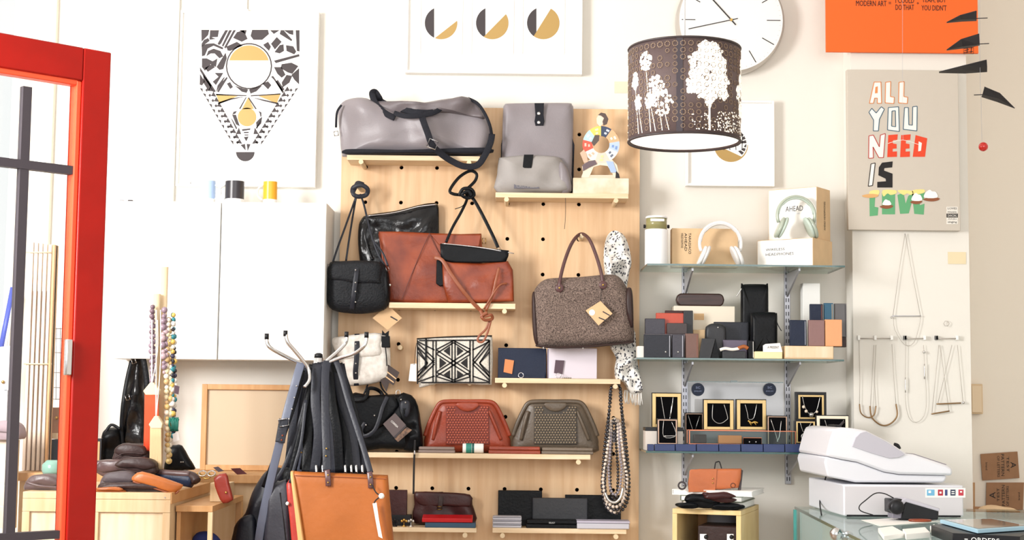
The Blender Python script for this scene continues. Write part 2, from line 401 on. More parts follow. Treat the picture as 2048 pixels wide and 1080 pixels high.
pshelf('s7', 985, 1253, 1057, 1067, [1005, 1232], 'low plywood shelf holding the black wallets and grey books')
# ---- duffel bag
z1 = SZ['s1']
Yd = SF + .01
D = thing('duffel_bag', 'large grey waxed cloth duffel bag with charcoal shoulder strap', 'bag', P(830, 310, Yd))
o = MB(); o.puff([(684, 305), (680, 270), (676, 225), (684, 205), (705, 197), (730, 197), (752, 206), (790, 207), (845, 206), (885, 200), (930, 196), (952, 205), (972, 232), (984, 262), (983, 285), (974, 306), (960, 311), (830, 311), (700, 311)], Yd + .04, .07, .9, k=3, p=3.2, wr=.055, ws=8.5, seed=2, zb=z1)
part('body', o, GREYF, D, smooth=True)
part('base_trim', MB().puff([(690, 300), (740, 303), (860, 300), (976, 296), (970, 311), (830, 312), (697, 312)], Yd - .005, .032, .8, k=3, zb=z1), WEB, D, smooth=True)
part('top_flap', MB().puff([(742, 206), (790, 203), (850, 207), (905, 198), (940, 196), (958, 215), (970, 238), (940, 232), (900, 228), (850, 232), (800, 236), (775, 228)], Yd + .0, .05, .3, k=3, wr=.05, ws=16, seed=5), mat('dark_waxed_cloth', '#655d60', .5, bump=.15, bs=200), D, smooth=True)
part('zip', MB().ptube([(936, 197, Yd - .01), (955, 207, Yd - .02), (970, 228, Yd - .03), (980, 252, Yd - .025), (984, 275, Yd)], .011, .006), WEB, D, smooth=True)
part('carry_handle', MB().ptube([(790, 236, Yd - .04), (770, 226, Yd - .03), (752, 208, Yd - .01), (744, 188, Yd), (750, 184, Yd + .01), (758, 195, Yd + .01), (764, 204, Yd + .02), (790, 215, Yd - .01), (830, 224, Yd - .05), (868, 224, Yd - .04), (885, 205, Yd)], .022, .004), WEB, D, smooth=True)
part('carry_handle', MB().ptube([(788, 226, Yd - .05), (810, 232, Yd - .07), (840, 231, Yd - .07), (875, 222, Yd - .05), (888, 202, Yd - .01)], .018, .004), WEB, D, smooth=True)
ss = part('shoulder_strap', MB().ptube([(838, 214, Yd - .03), (846, 240, Yd - .075), (855, 265, Yd - .085), (864, 289, Yd - .08), (880, 306, Yd - .06), (905, 323, Yd - .04), (930, 333, Yd - .035), (955, 330, Yd - .03), (970, 310, Yd - .03), (981, 285, Yd - .02), (984, 268, Yd - .01)], .023, .0035, k=6), WEB, D, smooth=True)
def ring(m, c, w, h, th, Y0, tilt=0):                  # rectangular metal ring in the XZ plane
    ca, sa = math.cos(tilt), math.sin(tilt); q = []
    for sx, sz in ((-1, -1), (1, -1), (1, 1), (-1, 1)):
        x, z = sx * w / 2, sz * h / 2; q.append((c.x + x * ca - z * sa, Y0, c.z + x * sa + z * ca))
    return m.tube(q, th, n=6, closed=True)
q = P(865, 288, Yd - .09); part('buckle', ring(MB(), q, .032, .03, .004, Yd - .089, -.35), CHROME, ss, smooth=True)
q = P(673, 268, Yd + .02); part('clip', MB().ptube([(683, 210, Yd), (674, 225, Yd), (672, 255, Yd + .01)], .008, .004), WEB, D, smooth=True)
part('clip_ring', ring(MB(), q, .014, .016, .004, Yd + .01, .2), CHROME, D, smooth=True)
# ---- backpack and wash bag
z2 = SZ['s2']; Y2 = YB - .05
D = thing('backpack', 'flat dark grey backpack standing upright with a snap strap at its top', 'bag', P(1075, 387, Y2))
part('body', MB().puff([(1003, 387), (1003, 340), (1004, 290), (1006, 222), (1009, 210), (1018, 207), (1075, 206), (1136, 206), (1144, 210), (1147, 222), (1146, 290), (1144, 350), (1142, 387), (1075, 388)], Y2, .028, .6, k=3, p=8, wr=.022, ws=9, seed=9, zb=z2), GREYF, D, smooth=True)
part('side_panel', MB().ppoly([(1002, 290), (1006, 270), (1006, 384), (1001, 384)], Y2 - .002, .03), WEB, D)
part('side_panel', MB().ppoly([(1143, 270), (1149, 290), (1146, 386), (1140, 386)], Y2 - .01, .03), WEB, D)
sn = part('snap_strap', MB().ppoly([(1069, 206), (1088, 206), (1087, 230), (1089, 242), (1087, 251), (1071, 251), (1069, 242), (1071, 230)], Y2 - .036, .008), WEB, D, bevel=.001)
for py in (227, 245): 
    q = P(1077.5, py, Y2 - .037); part('snap', MB().lathe([(.0065, 0), (.006, .002), (.003, .003)], (q.x, Y2 - .036, q.z), 12, 'y'), CHROME, sn, smooth=True)
Y2 = SF + .015
D = thing('wash_bag', 'light grey cloth wash bag with black tab in front of the backpack', 'bag', P(1065, 387, Y2))
part('body', MB().puff([(993, 385), (994, 350), (997, 320), (1004, 315), (1050, 311), (1108, 313), (1125, 322), (1135, 345), (1141, 385), (1070, 387)], Y2 + .022, .042, .2, k=3, p=4, wr=.02, ws=14, seed=3, zb=z2), GREYL, D, smooth=True)
part('side_gusset', MB().puff([(1117, 330), (1126, 326), (1137, 345), (1143, 386), (1118, 386)], Y2 + .01, .03, .4, k=3, zb=z2), GREYF, D, smooth=True)
part('zip', MB().ptube([(1060, 316, Y2 + .01), (1090, 317, Y2), (1115, 322, Y2), (1128, 338, Y2 + .01)], .006, .006), WEB, D, smooth=True)
part('pull_tab', MB().ppoly([(1048, 309), (1067, 309), (1063, 336), (1045, 336)], Y2 - .014, .008), BLACK, D, bevel=.001)
part('name_patch', MB().ppoly([(1028, 367), (1078, 367), (1078, 377), (1028, 377)], Y2 - .017, .004), mat('patch_grey', '#5e5c66', .6), D)
ptext('CRUMPLER', GREYL, D, 1033, 369, 1073, 375, Y2 - .0175)
# ---- wooden block and cut-out figure
D = thing('figure_cutout', 'small flat collage figure of a curled tumbling acrobat on a marbled block', 'ornament', P(1200, 356, SF + .05))
yf = SF + .05; zz = P(1200, 356, yf).z
def art(pts, col, nm, y=yf, sm=0, d=.004): return part(nm, MB().ppoly(pts, y, d, sm), mat('print_' + col, '#' + col, .7), D)
def arc(cx, cy, r, a0, a1, n=12, ry=None): 
    ry = ry or r
    return [(cx + r * math.cos(math.radians(a0 + (a1 - a0) * i / n)), cy - ry * math.sin(math.radians(a0 + (a1 - a0) * i / n))) for i in range(n + 1)]
def sector(cx, cy, r0, r1, a0, a1, n=6): return arc(cx, cy, r1, a0, a1, n) + arc(cx, cy, r0, a1, a0, n)
segs = [(10, 55, 'e7b28a'), (55, 90, '3f4a63'), (90, 128, 'ecd06b'), (128, 165, 'b7dbe0'), (165, 205, 'd8604f'), (205, 250, 'e9e6dc'), (250, 300, 'e9cfc0'), (300, 335, 'f0efe9'), (335, 370, 'b8cbe6')]
for a0, a1, c in segs: art(sector(1202, 289, 17, 37, a0, a1), c, 'ring_segment')
art([(1166, 345), (1164, 333), (1173, 322), (1195, 315), (1222, 317), (1234, 330), (1239, 355), (1229, 355), (1224, 345), (1215, 332), (1200, 330), (1187, 334), (1178, 355), (1162, 355)], 'e8dcc8', 'legs', yf + .001)
art([(1165, 330), (1178, 322), (1190, 320), (1194, 328), (1178, 335), (1166, 342)], '6c5d63', 'patterned_sleeve', yf - .002)
art([(1160, 306), (1168, 299), (1173, 308), (1176, 324), (1168, 326)], 'd7b39b', 'hand', yf - .002)
art([(1212, 322), (1226, 323), (1234, 345), (1222, 345)], 'a9bfe0', 'blue_trouser', yf - .002)
art([(1232, 342), (1238, 348), (1240, 356), (1231, 356)], '2b2628', 'shoe', yf - .002)
art([(1193, 237), (1197, 229), (1206, 227), (1211, 236), (1207, 247), (1200, 253), (1194, 247)], 'ecd5c2', 'face', yf - .001)
art([(1196, 230), (1202, 225), (1211, 227), (1217, 238), (1214, 248), (1207, 251), (1205, 243), (1208, 236), (1202, 231)], '5a4c48', 'hair', yf - .003)
art([(1183, 285), (1190, 270), (1199, 270), (1198, 281), (1188, 292)], '5c534f', 'dark_patch', yf - .002)
for a_, c in ((30, 'f4e6da'), (68, 'cfd4dd'), (110, 'f6ecc0'), (150, 'f2f5f2'), (185, 'f3c0b0'), (228, 'd0b7a0'), (275, 'f7e4a0'), (318, '6c7487'), (352, '7d9bd0')):
    art(sector(1202, 289, 22, 26, a_ - 6, a_ + 6, 3), c, 'collage_scrap', yf - .001)
    art(sector(1202, 289, 29, 33, a_ - 10, a_ + 2, 3), c, 'collage_scrap', yf - .001)
art([(1168, 350), (1236, 350), (1240, 357), (1162, 357)], 'd9cbb6', 'foot_bar', yf + .002, d=.02)
part('block', MB().pbox(1146, 356, 1258, 387, SF + .012, .07, z2), mat('marbled_block', '#e9dfcf', .4, col2='#d3c09f', vs=14), tag(D, D['label'], 'ornament'), bevel=.002)
q = P(1131, 420, SF - .004); tag(part('string', MB().ptube([(1131, 396, SF - .004), (1131, 430, SF - .004), (1129, 458, SF - .004)], .0018), INKB), 'thin dark cord hanging below the wash bag shelf', 'cord')
# ---- black crinkled pouch, brown folio
z3 = SZ['s3']
def hangpeg(px, py, Ye, label):
    q = P(px, py, Ye); t = part('hanging_peg', MB().lathe([(.008, .0), (.0095, -.003), (.0095, -(YB + .02 - Ye))], (q.x, Ye, q.z), 14, 'y'), DOWEL)
    return tag(t, label, 'peg', 'wooden pegs that bags hang from')
hangpeg(719, 374, YB - .07, 'wooden peg holding the black crossbody bag straps')
hangpeg(934, 386, YB - .08, 'wooden peg holding the black strap of the two-tone pouch')
hangpeg(1163, 472, YB - .09, 'wooden peg holding the tweed handbag')
hangpeg(1232, 470, YB - .06, 'wooden peg hidden in the patterned scarf')
hangpeg(1232, 766, YB - .09, 'wooden peg carrying the bead necklaces, upper one')
hangpeg(1230, 840, YB - .05, 'wooden peg inside the loop of bead necklaces, lower one')
hangpeg(866, 766, YB - .06, 'wooden peg under the left of the geometric clutch')
hangpeg(939, 766, YB - .06, 'wooden peg under the right of the geometric clutch')
hangpeg(800, 695, YB - .05, 'wooden peg beside the white cowhide satchel')
Y3 = YB - .03
D = thing('black_pouch', 'glossy crinkled black leather pouch leaning behind the brown folio', 'bag', P(795, 540, Y3))
part('body', MB().puff([(722, 440), (735, 430), (790, 422), (838, 410), (862, 406), (876, 410), (878, 440), (877, 520), (870, 603), (735, 603), (722, 540), (716, 490), (717, 455)], Y3, .022, .5, k=3, p=6, wr=.016, ws=26, seed=4, zb=z3), BLACKW, D, smooth=True)
part('zip', MB().ptube([(735, 432, Y3 - .02), (790, 425, Y3 - .022), (838, 413, Y3 - .022), (873, 409, Y3 - .018)], .004), CHROME, D, smooth=True)
part('tassel', MB().ptube([(737, 440, Y3 - .02), (730, 470, Y3 - .03), (737, 500, Y3 - .03), (745, 520, Y3 - .03)], .008, .004), BLACKW, D, smooth=True)
Y3 = YB - .065
D = thing('leather_folio', 'large cognac brown leather folio with diagonal seams on the shelf', 'bag', P(860, 603, Y3))
part('body', MB().puff([(757, 463), (800, 463), (860, 466), (920, 468), (963, 467), (965, 500), (964, 603), (860, 605), (776, 602), (765, 530)], Y3, .02, .5, k=1, p=20, wr=.012, ws=10, seed=8, zb=z3), COGNAC, D, smooth=True)
for pth in ([(859, 467), (835, 520), (803, 600)], [(859, 467), (875, 500), (890, 525)]):
    part('seam', MB().ptube([(x, y, Y3 - .0225) for x, y in pth], .003, .002, k=3), mat('dark_seam', '#5a1e0e', .5), D)
part('edge_trim', MB().ptube([(758, 467, Y3 - .008), (768, 530, Y3 - .02), (778, 601, Y3 - .01)], .006, .006), COGNAC, D, smooth=True)
part('flap', MB().ppoly([(862, 469), (962, 470), (958, 493), (878, 490)], Y3 - .026, .006), COGNAC, D, bevel=.002)
part('zip_ring', ring(MB(), P(968, 482, Y3 - .02), .012, .02, .003, Y3 - .02), BRASS, D, smooth=True)
# ---- two-tone hanging pouch
Y3 = YB - .11
D = thing('two_tone_pouch', 'small two-tone pouch, black top over cognac leather, hanging by a black strap', 'bag', P(952, 605, Y3))
part('body', MB().puff([(884, 520), (900, 524), (960, 527), (1016, 522), (1026, 540), (1027, 560), (1028, 603), (960, 606), (896, 606), (886, 570)], Y3, .016, .6, k=1, p=18, wr=.012, ws=14, seed=1), COGNAC, D, smooth=True)
part('black_top', MB().puff([(880, 487), (920, 491), (970, 496), (1018, 501), (1017, 512), (1012, 524), (960, 526), (905, 525), (882, 520)], Y3 - .010, .009, .8, k=1, p=20, wr=.003), BLACK, D, smooth=True)
part('black_side', MB().ppoly([(873, 520), (883, 515), (889, 570), (880, 573), (872, 567)], Y3, .02), BLACK, D, bevel=.003)
part('zip', MB().ptube([(884, 487, Y3 - .02), (960, 495, Y3 - .024), (1028, 507, Y3 - .01)], .004), CHROME, D, smooth=True)
Yp = YB - .085
st = part('shoulder_strap', MB().ptube([(892, 485, Y3 - .01), (905, 455, Y3), (922, 425, Y3 + .01), (934, 398, Yp), (931, 384, Yp - .01)], .010, .003), BLACK, D, smooth=True)
part('shoulder_strap', MB().ptube([(935, 385, Yp - .012), (948, 400, Yp - .01), (965, 430, Y3), (985, 470, Y3), (996, 495, Y3 - .01)], .012, .003), BLACK, D, smooth=True)
part('strap_loop', MB().ptube([(926, 390, Yp - .01), (907, 388, Yp - .02), (900, 380, Yp - .02), (918, 355, Yp - .01), (940, 342, Yp), (953, 348, Yp), (950, 362, Yp), (934, 378, Yp - .01)], .011, .003), BLACK, D, smooth=True)
part('strap_knot', MB().ptube([(918, 392, Yp - .02), (926, 378, Yp - .025), (942, 378, Yp - .025), (948, 390, Yp - .02), (936, 396, Yp - .022), (924, 390, Yp - .03), (936, 382, Yp - .032), (944, 392, Yp - .03)], .012, .006), BLACK, D, smooth=True)
part('strap_tail', MB().ptube([(934, 398, Yp - .01), (925, 412, Yp - .01), (910, 418, Yp)], .003), BLACK, D, smooth=True)
part('ring', ring(MB(), P(999, 500, Y3 - .012), .012, .012, .003, Y3 - .012, .7), CHROME, D, smooth=True)
for pts, w in (([(868, 515, Y3 - .02), (884, 520, Y3 - .03), (900, 545, Y3 - .035), (925, 580, Y3 - .035), (950, 610, Y3 - .02), (966, 625, Y3 - .01)], .013),
               ([(998, 535, Y3 - .03), (992, 560, Y3 - .035), (985, 590, Y3 - .03), (972, 622, Y3 - .02)], .009),
               ([(1014, 567, Y3 - .02), (1000, 570, Y3 - .03), (985, 590, Y3 - .034), (968, 618, Y3 - .02)], .006)):
    part('tan_strap', MB().ptube(pts, w, .003), TAND, D, smooth=True)
part('tan_strap_knot', MB().ptube([(960, 620, Y3 - .02), (968, 632, Y3 - .03), (982, 630, Y3 - .03), (984, 638, Y3 - .02), (970, 640, Y3 - .03), (963, 632, Y3 - .035), (975, 625, Y3 - .035)], .011, .005), TAND, D, smooth=True)
part('tan_strap_tail', MB().ptube([(980, 638, Y3 - .02), (972, 658, Y3 - .02), (958, 672, Y3 - .02), (956, 682, Y3 - .02), (966, 683, Y3 - .02), (975, 665, Y3 - .02), (982, 640, Y3 - .02)], .008, .003), TAND, D, smooth=True)
# ---- black pony-hair crossbody bag
Y3 = YB - .12
D = thing('crossbody_bag', 'small black pony-hair crossbody bag with grey strap hanging beside the cabinet', 'bag', P(715, 627, Y3))
part('body', MB().puff([(660, 525), (690, 523), (715, 522), (745, 523), (770, 530), (777, 560), (778, 600), (768, 620), (735, 627), (700, 627), (665, 620), (653, 600), (654, 560)], Y3, .04, .9, k=3, p=4, wr=.003, seed=3), HAIR, D, smooth=True)
part('flap', MB().puff([(659, 528), (690, 522), (745, 522), (766, 530), (765, 560), (764, 570), (720, 572), (680, 566), (657, 558)], Y3 - .012, .036, .4, k=3, p=6, wr=.003, seed=6), HAIR, D, smooth=True)
bs_ = part('buckle_strap', MB().ptube([(713, 523, Y3 - .035), (713, 545, Y3 - .052), (709, 575, Y3 - .053), (706, 600, Y3 - .047), (704, 618, Y3 - .03)], .017, .004), SLATE, D, smooth=True)
for py in (540, 565, 583, 604):
    q = P(711, py, Y3 - .057); part('stud', MB().ball(q, .003, 8, 5), SILVER, bs_, smooth=True)
part('side_gusset', MB().puff([(768, 540), (778, 548), (780, 600), (768, 615)], Y3 + .005, .03, .9, k=3), BLACK, D, smooth=True)
Yp = YB - .06
for pts in ([(663, 535, Y3), (672, 505, Y3), (690, 455, Y3 + .02), (708, 405, Yp), (714, 388, Yp)], [(692, 522, Y3 + .02), (698, 480, Y3 + .03), (706, 430, Yp), (713, 390, Yp)],
            [(770, 532, Y3), (755, 505, Y3), (740, 460, Y3 + .02), (728, 410, Yp), (720, 388, Yp)], [(776, 532, Y3 - .01), (765, 505, Y3), (745, 480, Y3)]):
    part('strap', MB().ptube(pts, .007, .003), SLATE, D, smooth=True)
part('strap_knot', MB().ptube([(705, 385, Yp - .02), (707, 375, Yp - .03), (722, 370, Yp - .035), (735, 378, Yp - .03), (732, 390, Yp - .02), (715, 393, Yp - .03), (706, 386, Yp - .03), (712, 372, Yp - .02), (716, 366, Yp - .02), (726, 369, Yp - .03)], .016, .008), SLATE, D, smooth=True)
for px, py in ((660, 532), (775, 538)): part('ring', ring(MB(), P(px, py, Y3 - .01), .01, .014, .003, Y3 - .01, .3), CHROME, D, smooth=True)
part('side_knob', MB().ball(P(780, 570, Y3 - .01), .005, 8, 5), SILVER, D, smooth=True)
def card_tag(name, label, pts, Y, m, lines=(), d=.0015, strg=None, inkm=None):
    D = thing(name, label, 'tag', P(*pts[0], Y)); part('card', MB().ppoly(pts, Y, d), m, D)
    if strg: part('string', MB().ptube(strg, .0018), INKB, D)
    for l in lines: part('print', MB().ppoly(l, Y - .0008, .0006), inkm or INK, D)
    return D
card_tag('price_tag', 'square kraft price tag with pale sticker below the black crossbody bag', [(745, 636), (776, 610), (804, 636), (775, 660)], Y3 + .02, TAGM, [[(782, 632), (796, 640), (794, 642), (780, 634)]], strg=[(775, 612, Y3 + .018), (776, 600, Y3 + .01)])
card_tag('price_tag', 'square kraft price tag with white sticker on the tweed handbag', [(1171, 621), (1201, 602), (1225, 627), (1197, 651)], YB - .205, TAGM, [[(1206, 622), (1220, 630), (1219, 632), (1205, 624)], [(1198, 634), (1212, 640), (1211, 642), (1197, 636)]], strg=[(1202, 604, YB - .204), (1202, 585, YB - .20), (1204, 572, YB - .195)])
q = P(1184, 625, YB - .2065)
part('sticker', MB().lathe([(.0105, 0), (.0105, .0006)], (q.x, YB - .2055, q.z), 18, 'y'), PAPER, bpy.data.objects['price_tag.001'])
# ---- tweed handbag
Y3 = YB - .13
D = thing('tweed_handbag', 'large speckled brown tweed handbag with leather handle hung over the shelf', 'bag', P(1165, 695, Y3))
part('body', MB().puff([(1073, 690), (1068, 650), (1066, 595), (1072, 575), (1088, 560), (1110, 556), (1160, 554), (1215, 549), (1237, 553), (1252, 572), (1262, 600), (1268, 660), (1264, 686), (1230, 690), (1165, 694), (1100, 696)], Y3, .06, .5, k=3, p=6, wr=.012, ws=9, seed=12), TWEED, D, smooth=True)
part('side_gusset', MB().puff([(1252, 580), (1262, 576), (1266, 600), (1266, 655), (1255, 640), (1249, 610)], Y3 - .03, .025, .9, k=3), BROWN, D, smooth=True)
part('side_gusset', MB().puff([(1064, 590), (1070, 588), (1074, 640), (1076, 690), (1068, 680), (1064, 640)], Y3 - .015, .02, .9, k=3), BROWN, D, smooth=True)
part('base_trim', MB().ptube([(1073, 691, Y3 - .03), (1110, 695, Y3 - .045), (1165, 694, Y3 - .045), (1225, 689, Y3 - .045), (1265, 684, Y3 - .03)], .008, .03), BROWN, D, smooth=True)
part('handle', MB().ptube([(1119, 578, Y3 - .062), (1120, 560, Y3 - .06), (1130, 520, Y3 - .03), (1145, 484, Y3), (1162, 468, YB - .08), (1178, 478, Y3), (1192, 510, Y3 - .03), (1203, 548, Y3 - .055), (1206, 572, Y3 - .062)], .0125), BRST, D, smooth=True)
for px, py in ((1119, 576), (1206, 570)):
    q = P(px, py, Y3 - .066); t_ = part('handle_tab', MB().lathe([(.015, 0), (.015, .004), (.012, .006)], (q.x, Y3 - .062, q.z), 16, 'y'), BRST, D, smooth=True)
    part('rivet', MB().ball((q.x, Y3 - .069, q.z), .004, 8, 5), BRASS, t_, smooth=True)
for px in (1087, 1166): part('foot', MB().ball(P(px, 696, Y3 - .05), .004, 8, 5), SILVER, D, smooth=True)
# ---- scarf
SC = mat('patterned_scarf', '#eeebe6', .9, bump=.3, bs=120)
nt = SC.node_tree; vo = nt.nodes.new('ShaderNodeTexVoronoi'); vo.inputs['Scale'].default_value = 92; mp_ = [n for n in nt.nodes if n.type == 'MAPPING'][0]
mp_.inputs['Scale'].default_value = (1, 1, .75)
rp = nt.nodes.new('ShaderNodeValToRGB'); nt.links.new(mp_.outputs[0], vo.inputs['Vector']); nt.links.new(vo.outputs['Distance'], rp.inputs[0])
rp.color_ramp.interpolation = 'CONSTANT'; rp.color_ramp.elements[0].color = (*rgb('#4a4a52'), 1); rp.color_ramp.elements[1].position = .36; rp.color_ramp.elements[1].color = (*rgb('#eeebe6'), 1)
nt.links.new(rp.outputs[0], nt.nodes['Principled BSDF'].inputs['Base Color'])
Ys = YB - .055
D = thing('scarf', 'long white scarf with dark dotted pattern draped behind the tweed handbag', 'scarf', P(1250, 815, Ys))
part('cloth', MB().puff([(1211, 560), (1207, 520), (1210, 485), (1219, 466), (1233, 461), (1249, 472), (1258, 495), (1263, 525), (1258, 548), (1252, 590), (1246, 640), (1225, 640), (1215, 600)], Ys, .035, .5, k=3, p=3, wr=.07, ws=24, seed=21), SC, D, smooth=True)
part('cloth', MB().puff([(1219, 690), (1245, 680), (1268, 660), (1272, 690), (1276, 730), (1284, 770), (1283, 785), (1262, 790), (1246, 765), (1232, 760), (1229, 735), (1232, 715)], Ys - .01, .03, .5, k=3, p=3, wr=.07, ws=24, seed=22), SC, D, smooth=True)
fr = MB()
for i in range(16):
    x = 1250 + i * 2.2; l = 22 + rnd.random() * 9; fr.ptube([(x, 780, Ys - .02), (x + rnd.uniform(-2, 2), 780 + l / 2, Ys - .022), (x + rnd.uniform(-2, 3), 782 + l, Ys - .02)], .0035, k=2, n=5)
part('fringe', fr, mat('scarf_white', '#e8e5df', .9), D, smooth=True, kind='stuff')
# ================================================================ lower half of the pegboard
Y4 = YB - .075
D = thing('cowhide_satchel', 'small white cowhide satchel with dark buckle strap hanging above the black briefcase', 'bag', P(725, 770, Y4))
part('body', MB().puff([(672, 690), (690, 675), (720, 668), (775, 668), (780, 690), (780, 750), (765, 762), (730, 770), (695, 772), (684, 765), (680, 730)], Y4, .035, .7, k=3, p=5, wr=.004, seed=2), COW, D, smooth=True)
part('flap', MB().puff([(664, 678), (690, 672), (720, 668), (762, 667), (764, 690), (763, 712), (720, 717), (684, 721), (672, 705)], Y4 - .014, .03, .4, k=3, p=7), COW, D, smooth=True)
b_ = part('buckle_strap', MB().ptube([(714, 668, Y4 - .03), (714, 690, Y4 - .046), (713, 720, Y4 - .045), (711, 745, Y4 - .038), (713, 771, Y4 - .015)], .018, .004), SLATE, D, smooth=True)
for py in (688, 727, 746): part('stud', MB().ball(P(711.5, py, Y4 - .049), .003, 8, 5), SILVER, b_, smooth=True)
part('strap_anchor', MB().ppoly([(762, 672), (779, 672), (780, 695), (762, 695)], Y4 - .03, .02), BLACK, D, bevel=.002)
part('strap_ends', MB().ppoly([(764, 660), (770, 667), (778, 661), (777, 672), (764, 672)], Y4 - .02, .006), BLACK, D)
part('hanging_cord', MB().ptube([(771, 695, Y4 - .03), (773, 715, Y4 - .03), (774, 732, Y4 - .03)], .004), INKB, D)
TG = mat('dark_brown_card', '#3a2c29', .6)
Dt = thing('swing_tag', 'dark brown swing tags with pale stripes beside the white cowhide satchel', 'tag', P(778, 770, Y4 - .02))
for i, ps in enumerate(([(776, 729), (799, 745), (787, 771), (762, 755)], [(764, 748), (780, 760), (773, 784), (761, 762)])):
    part('card', MB().ppoly(ps, Y4 - .022 + .003 * i, .0015), TG, Dt)
part('stripe', MB().ppoly([(769, 738), (793, 757), (792, 759), (768, 740)], Y4 - .0228, .0006), TAGM, Dt)
part('stripe', MB().ppoly([(765, 747), (788, 764), (787, 766), (764, 749)], Y4 - .0228, .0006), TAGM, Dt)
# geometric clutch
Y4 = YB - .062
GW = mat('cream_bead_canvas', '#e4dfd5', .85, bump=.5, bs=300, col2='#c9c2b6', vs=200)
D = thing('geometric_clutch', 'black and white beaded clutch with triangle pattern resting on two pegs', 'clutch', P(910, 775, Y4))
part('body', MB().puff([(834, 679), (870, 675), (920, 674), (980, 672), (985, 675), (986, 720), (984, 770), (960, 770), (930, 768), (900, 768), (870, 768), (845, 775), (838, 775), (837, 740), (832, 710)], Y4, .02, .6, k=1, p=9), GW, D, smooth=True)
part('top_zip', MB().ptube([(834, 678, Y4), (900, 674, Y4), (984, 672, Y4)], .006, .03), BLACK, D)
YN = Y4 - .0215
def ln(x0, y0, x1, y1, w=2.7):
    a, b = Vector((x0, y0)), Vector((x1, y1)); d = (b - a).normalized(); n_ = Vector((-d.y, d.x)) * w / 2
    return [tuple(a + n_), tuple(b + n_), tuple(b - n_), tuple(a - n_)]
lb = MB(); wb = MB(); tb = MB()
cx, cy = 907, 726
for x in (869, 943): 
    for dx in (-3, 3): lb.ppoly(ln(x + dx, 681, x + dx, 765), YN)
for dx in (-3, 3): lb.ppoly(ln(cx + dx, 681, cx + dx, 765), YN)
for sx in (-1, 1):
    for o_ in (-4, 4):
        lb.ppoly(ln(cx, cy + o_, cx + sx * 34, cy - 22 + o_), YN); lb.ppoly(ln(cx, cy + o_, cx + sx * 34, cy + 22 + o_), YN)
        lb.ppoly(ln(cx, 681 + 2 + o_ / 2, cx + sx * 34, 703 + o_), YN); lb.ppoly(ln(cx, 764 - 2 + o_ / 2, cx + sx * 34, 749 + o_), YN)
    for yy, h in ((702, 10), (726, 11), (749, 9)):
        if yy == 726: tb.ppoly([(cx + sx * 14, yy), (cx + sx * 28, yy - h), (cx + sx * 28, yy + h)], YN)
        else: tb.ppoly([(cx + sx * 7, yy - h), (cx + sx * 7, yy + h), (cx + sx * 20, yy)], YN)
    X0 = cx + sx * 38; X1 = cx + sx * 72
    for o_ in (-4, 4):
        lb.ppoly(ln(X1, 684 + o_, X0, 726 + o_), YN) if sx > 0 else lb.ppoly(ln(X1, 690 + o_, X0, 722 + o_), YN)
        lb.ppoly(ln(X1, 757 + o_, X0, 724 + o_), YN)
        lb.ppoly(ln(X1, 700 + o_, X0 + sx * 14, 726), YN); lb.ppoly(ln(X1, 750 + o_, X0 + sx * 14, 726), YN)
    lb.ppoly(ln(X0, 700, X1, 683), YN); lb.ppoly(ln(X0, 752, X1, 764), YN); lb.ppoly(ln(X1, 680, X1, 768), YN)
lb.ppoly(ln(838, 681, 978, 680), YN); lb.ppoly(ln(842, 765, 978, 765), YN)
part('line_pattern', lb, INKB, D, kind='stuff'); part('triangle_pattern', tb, INKB, D, kind='stuff')
part('zip_pull', MB().ptube([(852, 677, YN), (852, 700, YN - .003), (851, 738, YN - .003)], .007, .003), BLACK, D, smooth=True)
card_tag('price_tag', 'pale paper tag hanging at the left side of the geometric clutch', [(821, 728), (833, 727), (833, 763), (817, 762)], Y4, PAPER, strg=[(828, 730, Y4), (831, 700, Y4), (833, 686, Y4)])
# wallets standing on shelf 4
def wallet(name, label, x0, y0, x1, y1, Y, d, m, zb, cat='wallet', group=None, bevel=.002, fold=True, seam=None, snap=None):
    D = thing(name, label, cat, P((x0 + x1) / 2, y1, Y), group)
    b = MB().pbox(x0, y0, x1, y1, Y, d, zb); part('body', b, m, D, bevel=min(bevel, d * .45))
    xs = [v.x for v in b.v]; zs = [v.z for v in b.v]; a, c, e, g = min(xs), max(xs), min(zs), max(zs)
    if fold: part('flap', MB().box(a + .001, c - .0005, Y - .003, Y - .0005, e + .001, g - .001), m, D, bevel=.001)
    if seam: part('stitching', MB().box(c - .006, c - .0045, Y - .0036, Y - .003, e + .004, g - .004), seam, D)
    if snap: part('snap', MB().ball((a + (c - a) * snap[0], Y - .003, e + (g - e) * snap[1]), .0035, 8, 5), SILVER, D, smooth=True)
    return D
z4 = SZ['s4']; 
D = wallet('long_wallet', 'long navy leather wallet with orange tag standing on the shelf', 996, 696, 1092, 757, YB - .07, .02, NAVY, z4)
part('spine', MB().ptube([(1091, 698, YB - .072), (1091, 756, YB - .072)], .006), NAVY, D, smooth=True)
D = wallet('long_wallet', 'long pale lilac white wallet with a dark tag standing on the shelf', 1096, 696, 1194, 757, YB - .07, .02, mat('lilac_leather', '#dcd3dd', .45, bump=.1, bs=100), z4)
part('spine', MB().ptube([(1096, 698, YB - .072), (1096, 756, YB - .072)], .005), mat('lilac_edge', '#8f879a', .5), D, smooth=True)
card_tag('wallet_tag', 'orange leather tag leaning on the navy wallet', [(1010, 718), (1028, 721), (1024, 748), (1007, 744)], YB - .078, mat('orange_tag', '#cf7f4a', .5))
card_tag('wallet_tag', 'dark plum tag leaning on the pale lilac wallet', [(1111, 720), (1129, 721), (1125, 748), (1108, 746)], YB - .078, mat('plum_tag', '#4a2f3c', .4))
